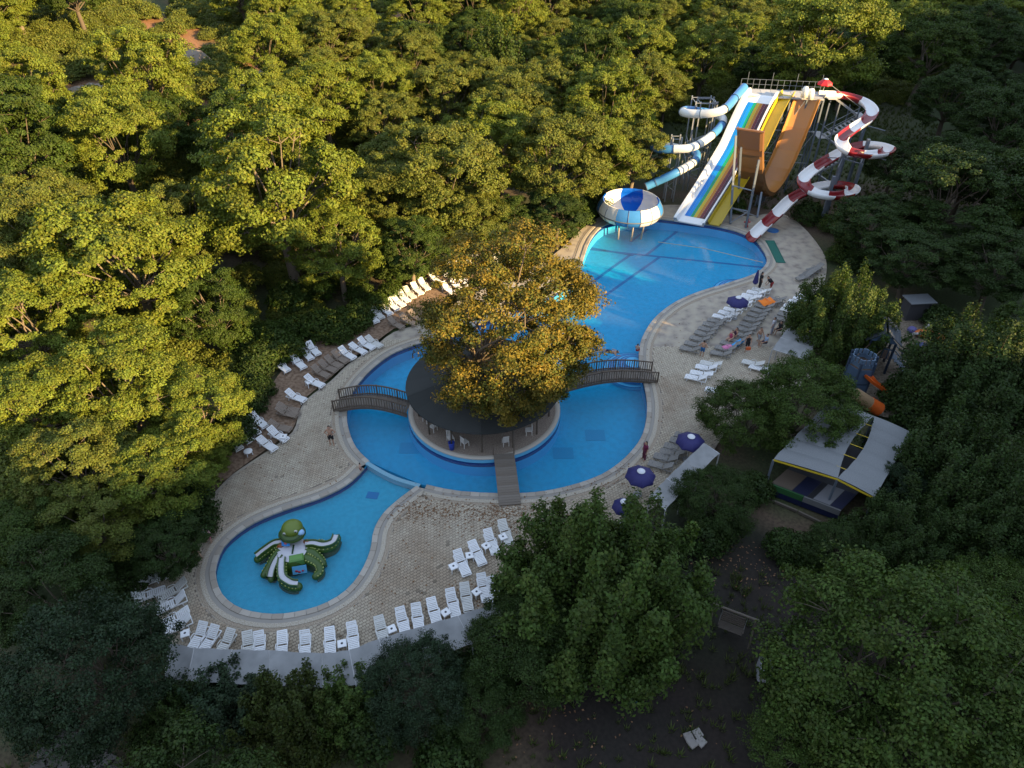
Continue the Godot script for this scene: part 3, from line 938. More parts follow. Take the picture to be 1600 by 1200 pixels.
	for e in [Vector3(32.67,12.20,-82.37), Vector3(33.36,12.00,-82.35)]:
		s = mb()
		lathe(s, e - o, [Vector2(0.0, 0.35), Vector2(0.2, 0.32), Vector2(0.36, 0.1), Vector2(0.4, -0.8), Vector2(0.33, -0.8)], 10, 0.0, TAU)
		obj("entry_hood", s, mat("hood_white", 0.72, 0.72, 0.66, 0.4), tower)
	# stairs zigzagging up the right-hand side
	var sx0 := Vector3(36.54,0.00,-83.01)
	var sx1 := Vector3(40.15,0.00,-83.01)
	sx0 = sx0 * Vector3(1, 0, 1)
	sx1 = sx1 * Vector3(1, 0, 1)
	var sdir := (sx1 - sx0).normalized()
	var sback := Vector3(sdir.z, 0, -sdir.x)
	if sback.z > 0: sback = -sback
	for e in [0, 1]:
		for d in [-0.1, 2.5]:
			for f in [-0.6, 0.6]:
				s = mb()
				var p: Vector3 = (sx1 if e else sx0) + sback * d + sdir * f - o
				bar(s, Vector3(p.x, -0.2, p.z), Vector3(p.x, 10.6 if e == 0 else 9.6, p.z), 0.13)
				obj("stair_column", s, dark_steel, tower)
	var fl := 5
	for k in fl:
		var y0 := 11.0 * k / fl
		var y1 := 11.0 * (k + 1) / fl
		var from := sx0 if k % 2 else sx1
		var to := sx1 if k % 2 else sx0
		var d: float = 0.5 if k % 2 else 1.7
		for i in 9:
			s = mb()
			var p: Vector3 = from.lerp(to, (i + 0.5) / 9.0) + sback * d - o + UPV * lerpf(y0, y1, (i + 0.7) / 9.0)
			box(s, p, Vector3(0.3, 0.04, 1.0), Basis(sdir, UPV, sdir.cross(UPV)))
			obj("stair_tread", s, mat("tread", 0.36, 0.36, 0.36, 0.6, 0.2), tower)
		for sd in [-0.52, 0.52]:
			s = mb()
			bar(s, from + sback * (d + sd) - o + UPV * y0, to + sback * (d + sd) - o + UPV * y1, 0.07, 0.18)
			obj("stringer", s, steel, tower)
			s = mb()
			bar(s, from + sback * (d + sd) - o + UPV * (y0 + 0.95), to + sback * (d + sd) - o + UPV * (y1 + 0.95), 0.05)
			obj("handrail", s, steel, tower)
		s = mb()
		box(s, to + sback * 1.1 - o + UPV * y1 + sdir * (0.3 if k % 2 else -0.3), Vector3(1.0, 0.08, 2.4), Basis(sdir, UPV, sdir.cross(UPV)))
		obj("landing", s, mat("landing", 0.42, 0.42, 0.42, 0.6), tower)
	# red parasol on the platform
	parasol("red parasol open on the launch platform where the red flume starts", Vector3(35.40,11.00,-84.17), 0.85, 1.5, mat("parasol_red", 0.55, 0.01, 0.02, 0.6), mat("slide_white"))
	# ---- blue and white tube slide
	var tube_path: Array = even(smooth([Vector3(26.56,11.80,-84.83),Vector3(25.19,11.20,-82.98),Vector3(23.65,10.70,-80.68),Vector3(22.39,10.30,-80.40),Vector3(21.03,9.95,-81.09),Vector3(19.80,9.75,-81.96),Vector3(19.54,9.60,-83.15),Vector3(20.30,9.40,-84.28),Vector3(21.83,9.05,-84.95),Vector3(23.44,8.75,-85.21),Vector3(24.49,8.45,-84.99),Vector3(24.53,8.20,-83.69),Vector3(23.28,7.75,-81.72),Vector3(21.56,7.30,-79.85),Vector3(19.93,6.90,-78.93),Vector3(18.15,6.65,-79.23),Vector3(16.83,6.45,-79.78),Vector3(16.29,6.30,-80.82),Vector3(17.21,6.10,-81.81),Vector3(19.07,5.80,-82.02),Vector3(20.80,5.50,-82.23),Vector3(21.46,5.25,-81.26),Vector3(20.77,4.90,-79.77),Vector3(18.53,4.40,-77.97),Vector3(16.52,3.30,-78.09),Vector3(15.24,2.75,-77.94)], 8), 0.3)
	var tu := base("blue_tube_slide", "winding blue and white enclosed tube slide ending in the bowl", "water slide", Vector3(18.82,0.00,-83.01))
	var n := tube_path.size()
	var tp := tube_path.map(func(p): return p - tu.position)
	var seg := 0
	var i0 := 0
	while i0 < n - 2:
		var i1 := mini(i0 + 9, n - 1)
		s = mb()
		tube(s, tp.slice(i0, i1 + 1), 0.46, 14, true)
		obj("section", s, [mat("tube_white", 0.66, 0.66, 0.62, 0.3), mat("tube_blue", 0.05, 0.20, 0.44, 0.3), mat("tube_white")][seg % 3 if seg % 5 else 1], tu)
		s = mb()
		tube(s, [tp[i1], tp[maxi(i1 - 1, 0)].lerp(tp[i1], 0.7)], 0.52, 14, true)
		obj("flange", s, mat("flange_blue", 0.05, 0.09, 0.16, 0.5), tu)
		i0 = i1
		seg += 1
	for e in [[Vector3(22.09,9.80,-84.63), 1.2, 10.6], [Vector3(18.74,6.60,-80.81), 0.0, 7.6], [Vector3(22.63,9.20,-84.94), 0.9, 10.4]]:
		for f in [Vector3(-0.5, 0, -0.5), Vector3(0.5, 0, -0.5), Vector3(0.5, 0, 0.5), Vector3(-0.5, 0, 0.5)]:
			s = mb()
			var p: Vector3 = e[0] * Vector3(1, 0, 1) + f * (1.0 + e[1]) - tu.position
			bar(s, Vector3(p.x, -0.2, p.z), Vector3(p.x, e[2], p.z), 0.13)
			obj("support", s, steel, tu)
		for y in [2.0, 4.0, 6.0, e[2] - 0.2]:
			for f in 4:
				s = mb()
				var g := [Vector3(-0.5, 0, -0.5), Vector3(0.5, 0, -0.5), Vector3(0.5, 0, 0.5), Vector3(-0.5, 0, 0.5)]
				var p: Vector3 = e[0] * Vector3(1, 0, 1) + g[f] * (1.0 + e[1]) - tu.position
				var q: Vector3 = e[0] * Vector3(1, 0, 1) + g[(f + 1) % 4] * (1.0 + e[1]) - tu.position
				bar(s, Vector3(p.x, y - 0.8 if y < 7 else y, p.z), Vector3(q.x, y, q.z), 0.06)
				obj("brace", s, steel, tu)
	# ---- the bowl
	var bc := Vector3(13.18,2.75,-74.55)
	var bowl := base("bowl_slide", "big white and blue panelled fibreglass bowl standing over the pool", "water slide", bc * Vector3(1, 0, 1))
	var outer := [Vector2(1.2, 0.42), Vector2(2.5, 0.55), Vector2(3.3, 0.9), Vector2(3.65, 1.45), Vector2(3.65, 1.6), Vector2(3.55, 2.05), Vector2(3.3, 2.5), Vector2(3.1, 2.72)]
	for k in 16:
		var a0 := TAU * k / 16 - 0.2
		var a1 := TAU * (k + 1) / 16 - 0.2
		var is_blue := k % 4 in [0, 1]
		for row in 2:
			s = mb()
			lathe(s, Vector3.ZERO, outer.slice(0, 5) if row == 0 else outer.slice(4, 8), 3, a0 + 0.006, a1 - 0.006)
			obj("panel", s, mat("bowl_blue", 0.035, 0.17, 0.43, 0.25) if is_blue else mat("bowl_white", 0.66, 0.65, 0.60, 0.25), bowl)
		s = mb()
		lathe(s, Vector3.ZERO, [Vector2(3.1, 2.72), Vector2(2.98, 2.70), Vector2(3.28, 2.15), Vector2(3.4, 1.6), Vector2(3.0, 1.05), Vector2(2.2, 0.75), Vector2(0.9, 0.6)], 3, a0, a1)
		obj("inner_panel", s, mat("bowl_inner_blue", 0.005, 0.10, 0.55, 0.25) if is_blue else mat("bowl_inner", 0.72, 0.72, 0.72, 0.25), bowl)
		s = mb()
		tube(s, outer.map(func(p): return Vector3(cos(a0) * (p.x + 0.02), p.y, sin(a0) * (p.x + 0.02))), 0.03, 5)
		obj("seam", s, mat("seam", 0.10, 0.11, 0.12, 0.5), bowl)
	s = mb()
	lathe(s, Vector3.ZERO, [Vector2(3.66, 1.46), Vector2(3.72, 1.48), Vector2(3.72, 1.56), Vector2(3.66, 1.59)], 48)
	obj("belt", s, mat("seam"), bowl)
	s = mb()
	lathe(s, Vector3.ZERO, [Vector2(0.9, 0.62), Vector2(0.75, 0.5), Vector2(0.75, 0.2)], 20)
	obj("drain_mouth", s, mat("drain_navy", 0.01, 0.02, 0.12, 0.5), bowl)
	s = mb()
	tube(s, [Vector3(-2.75, 1.95, -1.2), Vector3(-3.1, 2.0, -1.35)], 0.4, 14)
	obj("tube_mouth", s, mat("mouth_dark", 0.02, 0.02, 0.05, 0.6), bowl)
	for a in [0.9, 2.2, 3.8, 5.3, 1.5]:
		s = mb()
		tube(s, [Vector3(cos(a) * 2.1, -1.3, sin(a) * 2.1), Vector3(cos(a) * 2.3, 0.55, sin(a) * 2.3)], 0.1, 8)
		obj("leg", s, mat("leg_tan", 0.33, 0.29, 0.24, 0.5), bowl)
	# ---- red and white flume
	var flume: Array = even(smooth([Vector3(35.33,11.10,-84.07),Vector3(38.41,10.70,-84.98),Vector3(40.37,10.20,-84.49),Vector3(40.73,9.80,-82.49),Vector3(39.75,9.40,-80.61),Vector3(38.13,9.10,-79.14),Vector3(36.27,8.80,-77.33),Vector3(35.25,8.50,-75.99),Vector3(35.33,8.20,-74.32),Vector3(37.20,7.85,-73.97),Vector3(39.46,7.55,-74.97),Vector3(41.14,7.30,-76.82),Vector3(40.94,7.10,-78.57),Vector3(39.51,6.85,-79.48),Vector3(37.43,6.55,-78.70),Vector3(35.15,6.10,-77.17),Vector3(32.81,5.60,-75.28),Vector3(31.50,5.20,-73.93),Vector3(31.25,4.85,-72.69),Vector3(32.30,4.50,-71.66),Vector3(34.29,4.20,-71.69),Vector3(36.47,3.95,-72.95),Vector3(37.51,3.75,-74.81),Vector3(36.79,3.50,-76.31),Vector3(35.19,3.20,-76.85),Vector3(33.13,2.80,-76.19),Vector3(31.17,2.30,-75.06),Vector3(29.06,1.40,-73.03),Vector3(27.15,0.75,-71.20),Vector3(25.50,0.30,-69.35)], 8), 0.3)
	var fb := base("red_flume", "twisting open red and white flume slide with two loops", "water slide", Vector3(37.87,0.00,-79.24))
	var fp := flume.map(func(p): return p - fb.position)
	var prof := []
	for k in 9: prof.append(Vector2(-0.62 * cos(PI * k / 8), 0.36 - 0.62 * sin(PI * k / 8)))
	for k in 9: prof.append(Vector2(0.70 * cos(PI * k / 8), 0.38 - 0.70 * sin(PI * k / 8)))
	i0 = 0
	seg = 0
	while i0 < fp.size() - 2:
		var i1 := mini(i0 + [8, 9, 10, 7][seg % 4], fp.size() - 1)
		s = mb()
		sweep(s, fp, prof, null, i0, i1, true)
		obj("section", s, mat("flume_white", 0.72, 0.72, 0.71, 0.25) if seg % 2 == 0 else mat("flume_red", 0.19, 0.010, 0.014, 0.25), fb)
		i0 = i1
		seg += 1
	for e in [[Vector3(38.62,7.30,-76.82), 8.6], [Vector3(34.69,3.90,-73.93), 5.6], [Vector3(41.22,9.80,-83.91), 9.4], [Vector3(36.46,8.60,-77.10), 8.0]]:
		s = mb()
		var p: Vector3 = e[0] * Vector3(1, 0, 1) - fb.position
		bar(s, Vector3(p.x, -0.2, p.z), Vector3(p.x, e[1], p.z), 0.32)
		obj("mast", s, dark_steel, fb)
		for a in 4:
			s = mb()
			var d := Vector3(cos(a * PI / 2 + 0.5), 0, sin(a * PI / 2 + 0.5)) * 2.3
			bar(s, Vector3(p.x, e[1] - 1.6, p.z), Vector3(p.x, e[1] - 1.9, p.z) + d, 0.09)
			obj("bracket", s, dark_steel, fb)
	for e in [Vector3(30.17,0.00,-75.73), Vector3(33.55,0.00,-79.97)]:
		s = mb()
		bar(s, e - fb.position, e - fb.position + UPV * 1.6, 0.12)
		obj("mast", s, dark_steel, fb)
	# ---- things lying at the slide feet
	var mat_g := base("green_mat", "dark green rubber mat lying on the deck by the red flume", "mat", Vector3(27.68,0.00,-67.44))
	s = mb()
	chamfer_box(s, UPV * 0.03, Vector3(1.0, 0.05, 5.0), 0.02, Basis(UPV, -0.06))
	obj("rubber", s, mat("mat_green", 0.01, 0.115, 0.085, 0.8), mat_g)
	s = mb()
	for x in [-0.4, 0.4]: box(s, Vector3(x, 0.06, 0), Vector3(0.06, 0.012, 4.9), Basis(UPV, -0.06))
	obj("stripe", s, mat("mat_green_dark", 0.006, 0.08, 0.06, 0.8), mat_g)
	var hyd := base("fire_hydrant", "red pump stand at the pool edge beneath the half-pipe", "pump", Vector3(26.20,0.00,-73.40))
	s = mb()
	lathe(s, Vector3.ZERO, [Vector2(0.22, 0), Vector2(0.22, 0.1), Vector2(0.14, 0.15), Vector2(0.14, 0.75), Vector2(0.2, 0.8), Vector2(0.1, 0.95), Vector2(0, 0.98)], 14)
	obj("body", s, mat("pump_red", 0.4, 0.02, 0.02, 0.45), hyd)
	s = mb()
	tube(s, [Vector3(-0.35, 0.55, 0), Vector3(0.35, 0.55, 0)], 0.08, 10)
	obj("outlet", s, mat("pump_red"), hyd)
	var pd := base("blue_mat", "round blue mat on the deck behind the red flume end", "mat", Vector3(28.86,0.00,-72.44))
	s = mb()
	lathe(s, Vector3.ZERO, [Vector2(0, 0.06), Vector2(0.6, 0.06), Vector2(0.68, 0.03), Vector2(0.68, 0.0)], 20)
	obj("pad", s, mat("pad_blue", 0.03, 0.16, 0.4, 0.6), pd)
	s = mb()
	lathe(s, Vector3.ZERO, [Vector2(0.5, 0.07), Vector2(0.6, 0.07), Vector2(0.6, 0.055)], 20)
	obj("welt", s, mat("pad_edge", 0.02, 0.1, 0.3, 0.6), pd)

func slide_height(t: float, hi: float, lo: float) -> float:
	# a short flat start, a long straight drop and a run-out
	if t < 0.04: return hi
	var u := (t - 0.04) / 0.96
	return lo + (hi - lo) * clampf((1 - u) * (1 - 0.10 * sin(PI * u)) - 0.05 * sin(PI * u) + (0.05 * sin(PI * minf(1, u * 3.0)) if u < 0.33 else 0.0), 0, 1)

func parasol(label: String, at: Vector3, r: float, h: float, m: Material, cap_m: Material, closed := false, group := "") -> void:
	var o := base("parasol", label, "parasol", at, 0.0, group)
	var s := mb()
	tube(s, [Vector3.ZERO, UPV * (h + 0.4)], 0.03, 6)
	obj("pole", s, mat("pole", 0.4, 0.4, 0.4, 0.4), o)
	s = mb()
	lathe(s, Vector3.ZERO, [Vector2(0, 0.01), Vector2(0.3, 0.01), Vector2(0.3, 0.1), Vector2(0.06, 0.14)], 12)
	obj("foot", s, mat("parasol_foot", 0.3, 0.3, 0.3, 0.8), o)
	if closed:
		s = mb()
		lathe(s, Vector3.ZERO, [Vector2(0.06, h + 0.4), Vector2(0.14, h), Vector2(0.27, h - 0.9), Vector2(0.14, h - 1.1)], 8, 0, TAU, false)
		obj("canopy", s, m, o)
		return
	for k in 8:
		s = mb()
		var a := TAU * k / 8
		var b := TAU * (k + 1) / 8
		var A := Vector3(cos(a) * r, h - 0.1, sin(a) * r)
		var B := Vector3(cos(b) * r, h - 0.1, sin(b) * r)
		var T := UPV * (h + 0.36)
		var mid := (A + B) / 2 * Vector3(0.97, 1, 0.97) + UPV * 0.03
		var a2 := A.lerp(T, 0.5) + UPV * 0.05
		var b2 := B.lerp(T, 0.5) + UPV * 0.05
		s.set_smooth_group(0)
		tri(s, T, a2, b2)
		quad(s, a2, A, mid, b2)
		tri(s, b2, mid, B)
		quad(s, A, A - UPV * 0.16, mid - UPV * 0.16, mid)
		quad(s, mid, mid - UPV * 0.16, B - UPV * 0.16, B)
		obj("canopy_panel", s, m, o)
		s = mb()
		bar(s, UPV * (h + 0.3), A - UPV * 0.02, 0.02)
		obj("rib", s, mat("pole"), o)
	s = mb()
	lathe(s, Vector3.ZERO, [Vector2(0, h + 0.44), Vector2(0.2, h + 0.40), Vector2(0.27, h + 0.33)], 12)
	obj("cap", s, cap_m, o)

func make_octopus() -> void:
	var at := Vector3(-13.29,0.00,-27.66)
	var o := base("octopus_slide", "green octopus play slide with white chutes in the children's pool", "play slide", at)
	var green := ground_mat("octo_green", 81, 0.03, 1.2, [[0.2, 0.018, 0.05, 0.008], [0.5, 0.04, 0.088, 0.011], [0.85, 0.075, 0.14, 0.013]], 0.4)
	var dark := mat("octo_dark", 0.015, 0.045, 0.012, 0.45)
	var grey := mat("octo_white", 0.50, 0.50, 0.54, 0.35)
	var lime := mat("octo_lime", 0.115, 0.165, 0.016, 0.4)
	# body dome with a flat pale deck
	var s := mb()
	lathe(s, Vector3.ZERO, [Vector2(1.75, -0.4), Vector2(1.7, 0.5), Vector2(1.5, 1.15), Vector2(1.42, 1.25)], 28)
	obj("body", s, green, o)
	s = mb()
	lathe(s, Vector3.ZERO, [Vector2(0, 1.27), Vector2(1.36, 1.27), Vector2(1.45, 1.2)], 28)
	obj("deck", s, grey, o)
	s = mb()
	box(s, Vector3(0.1, 1.3, 0.05), Vector3(0.14, 0.1, 1.0), Basis(UPV, 0.1))
	obj("deck_rail", s, dark, o)
	# head behind the deck
	var hc := Vector3(-0.18, 2.05, -1.3)
	s = mb()
	sphere(s, hc + Vector3(0.05, 0.5, -0.15), Vector3(1.02, 0.68, 0.95), Basis(), 12, 18)
	obj("head", s, lime, o)
	s = mb()
	sphere(s, hc + Vector3(0, -0.05, 0.05), Vector3(1.3, 0.52, 1.12), Basis(), 12, 18)
	obj("cheeks", s, green, o)
	s = mb()
	tube(s, smooth([hc + Vector3(-1.1, 0.28, 0.55), hc + Vector3(-0.4, 0.22, 1.08), hc + Vector3(0.5, 0.24, 1.06), hc + Vector3(1.15, 0.34, 0.5)], 6), 0.05, 6)
	obj("mouth", s, dark, o)
	for e in [[-0.45, 0.62, 0.62], [0.62, 0.8, 0.5]]:
		s = mb()
		sphere(s, hc + Vector3(e[0], e[1], e[2]), Vector3(0.17, 0.14, 0.13))
		obj("eye", s, mat("eye_white", 0.4, 0.42, 0.38, 0.3), o)
		s = mb()
		sphere(s, hc + Vector3(e[0], e[1] + 0.04, e[2] + 0.13), Vector3(0.07, 0.07, 0.05))
		obj("pupil", s, mat("pupil", 0.01, 0.01, 0.01, 0.3), o)
	s = mb()
	sphere(s, hc + Vector3(0.95, 0.35, 0.25), Vector3(0.36, 0.3, 0.32))
	obj("cap_badge", s, mat("badge_blue", 0.3, 0.5, 0.75, 0.4), o)
	s = mb()
	box(s, hc + Vector3(-0.42, -0.28, 0.98), Vector3(0.75, 0.6, 0.1), Basis(Vector3.RIGHT, -0.35))
	obj("painted_sign", s, mat("sign_blue", 0.04, 0.24, 0.62, 0.4), o)
	s = mb()
	sphere(s, hc + Vector3(-0.42, -0.25, 1.05), Vector3(0.14, 0.18, 0.05))
	obj("sign_mark", s, mat("sign_pink", 0.55, 0.12, 0.14, 0.4), o)
	for e in [[-1.2, 1.05, -0.45], [1.15, 1.0, -0.9]]:
		s = mb()
		sphere(s, Vector3(e[0], e[1], e[2]), Vector3(0.4, 0.5, 0.34))
		obj("shoulder_patch", s, mat("octo_orange", 0.26, 0.075, 0.02, 0.4), o)
	s = mb()
	chamfer_box(s, Vector3(0.62, 1.0, 0.95), Vector3(1.35, 0.75, 0.8), 0.12, Basis(UPV, 0.25))
	obj("front_block", s, mat("octo_fade", 0.10, 0.24, 0.05, 0.4), o)
	s = mb()
	box(s, Vector3(1.0, 0.55, 1.75), Vector3(1.3, 0.75, 0.12), Basis(UPV, 0.2) * Basis(Vector3.RIGHT, -0.5))
	obj("painted_panel", s, mat("paint_blue", 0.08, 0.3, 0.5, 0.4), o)
	for e in [[0.75, 0.48, 0.18], [1.0, 0.42, 0.14], [1.35, 0.6, 0.12]]:
		s = mb()
		sphere(s, Vector3(e[0], e[1], 1.9), Vector3(e[2], e[2], 0.06))
		obj("painted_fish", s, mat("paint_red", 0.35, 0.03, 0.05, 0.4), o)
	# tentacles; some carry a chute on top
	var arms := [
		[[Vector3(-0.7, 0.8, 1.0), Vector3(-0.55, 0.75, 1.9), Vector3(-0.25, 0.5, 2.8), Vector3(0.55, 0.2, 3.25), Vector3(1.15, 0.05, 3.25)], 0.5, true],
		[[Vector3(1.2, 0.75, 0.6), Vector3(1.9, 0.75, 0.9), Vector3(2.6, 0.5, 1.2), Vector3(2.85, 0.2, 1.75), Vector3(2.5, 0.1, 2.15)], 0.42, false],
		[[Vector3(1.2, 0.85, 0.0), Vector3(1.9, 0.8, 0.1), Vector3(2.6, 0.5, 0.5), Vector3(2.95, 0.2, 0.85)], 0.42, false],
		[[Vector3(1.1, 0.9, -0.5), Vector3(1.8, 0.75, -0.7), Vector3(2.7, 0.5, -0.7), Vector3(3.5, 0.3, -1.2), Vector3(3.65, 0.2, -2.1)], 0.5, true],
		[[Vector3(1.0, 0.9, -0.8), Vector3(1.7, 0.6, -1.3), Vector3(2.3, 0.4, -1.55), Vector3(2.5, 0.6, -1.25), Vector3(2.2, 0.7, -1.05)], 0.22, false],
		[[Vector3(-1.1, 0.9, -0.7), Vector3(-1.9, 0.75, -0.7), Vector3(-2.9, 0.3, -0.2), Vector3(-3.45, 0.05, 0.2)], 0.46, true],
		[[Vector3(-1.2, 0.9, 0.0), Vector3(-1.6, 0.8, 0.6), Vector3(-2.0, 0.4, 1.4), Vector3(-2.35, 0.1, 2.0)], 0.4, false],
		[[Vector3(-1.0, 0.8, 0.5), Vector3(-1.3, 0.6, 1.2), Vector3(-1.5, 0.3, 1.9), Vector3(-1.55, 0.05, 2.4)], 0.42, true]]
	for a in arms:
		var pts: Array = smooth(a[0], 6)
		var rad := []
		for i in pts.size(): rad.append(a[1] * 1.08 * (1.0 - 0.25 * i / pts.size()))
		s = mb()
		tube(s, pts, rad, 12)
		sphere(s, pts[-1], Vector3.ONE * rad[-1])
		var arm := obj("tentacle", s, green, o)
		s = mb()
		tube(s, pts.map(func(p): return Vector3(p.x, -0.3, p.z)), rad.map(func(q): return q * 1.04), 8)
		obj("tentacle_foot", s, dark, arm)
		if a[2]:
			var up := pts.map(func(p): return p + UPV * (a[1] * 0.72))
			s = mb()
			sweep(s, up, [Vector2(-0.36, 0.34), Vector2(-0.27, 0.34), Vector2(-0.24, 0.16), Vector2(0.24, 0.16), Vector2(0.27, 0.34), Vector2(0.36, 0.34), Vector2(0.36, 0.0), Vector2(-0.36, 0.0)], null, 0, -1, false)
			obj("chute_wall", s, green, arm)
			s = mb()
			sweep(s, up, [Vector2(-0.24, 0.165), Vector2(-0.24, 0.18), Vector2(0.24, 0.18), Vector2(0.24, 0.165)], null, 0, -1, false)
			obj("chute", s, grey, arm)
		for sd in [-1, 1]:
			for i in range(2, pts.size() - 1, 2):
				var t: Vector3 = (pts[i + 1] - pts[i - 1]).normalized()
				var n := t.cross(UPV).normalized()
				s = mb()
				sphere(s, pts[i] + n * sd * rad[i] * 0.8 + UPV * rad[i] * 0.62, Vector3(0.085, 0.07, 0.085), Basis(), 5, 7)
				obj("spot", s, mat("octo_spot", 0.30, 0.34, 0.10, 0.4), arm)
	var wb := mb()
	lathe(wb, Vector3.ZERO, [Vector2(1.8, -0.4), Vector2(1.8, -0.12)], 24)
	obj("plinth", wb, dark, o)
	o.scale = Vector3(0.64, 0.64, 0.66)
	o.position.y = -0.1

func lounger(called: String, m: Material, label: String, lean := 0.62) -> Node3D:
	# foot end towards -z, head end towards +z, raised backrest
	var o := base(called, label, "sun lounger", Vector3.ZERO)
	var s := mb()
	for x in [-0.32, 0.32]:
		var rail := [Vector3(x, 0.26, -0.98), Vector3(x, 0.33, -0.85), Vector3(x, 0.34, 0.2), Vector3(x, 0.33, 0.95)]
		for i in 3: bar(s, rail[i], rail[i + 1], 0.06, 0.09)
	bar(s, Vector3(-0.32, 0.26, -0.98), Vector3(0.32, 0.26, -0.98), 0.06, 0.08)
	bar(s, Vector3(-0.32, 0.33, 0.95), Vector3(0.32, 0.33, 0.95), 0.06, 0.08)
	obj("frame", s, m, o)
	s = mb()
	for k in 9: chamfer_box(s, Vector3(0, 0.36, -0.88 + 0.125 * k), Vector3(0.6, 0.035, 0.1), 0.012)
	obj("seat", s, m, o)
	var tilt := Basis(Vector3.RIGHT, -lean)
	var at := Vector3(0, 0.36, 0.26)
	s = mb()
	for k in 7: chamfer_box(s, at + tilt * Vector3(0, 0.02, 0.06 + 0.115 * k), Vector3(0.54, 0.03, 0.09), 0.01, tilt)
	for x in [-0.3, 0.3]: box(s, at + tilt * Vector3(x, 0.02, 0.4), Vector3(0.06, 0.05, 0.86), tilt)
	box(s, at + tilt * Vector3(0, 0.025, 0.86), Vector3(0.64, 0.055, 0.09), tilt)
	obj("backrest", s, m, o)
	for x in [-0.32, 0.32]:
		s = mb()
		tube(s, smooth([Vector3(x * 1.06, 0.34, 0.35), Vector3(x * 1.14, 0.52, 0.22), Vector3(x * 1.14, 0.54, -0.1), Vector3(x * 1.06, 0.35, -0.25)], 4), 0.028, 6)
		obj("armrest", s, m, o)
		for z in [-0.72, 0.62]:
			s = mb()
			bar(s, Vector3(x, 0.32, z), Vector3(x, 0.0, z * 1.06), 0.065)
			obj("leg", s, m, o)
	o.scale = Vector3.ONE * 0.85
	return o

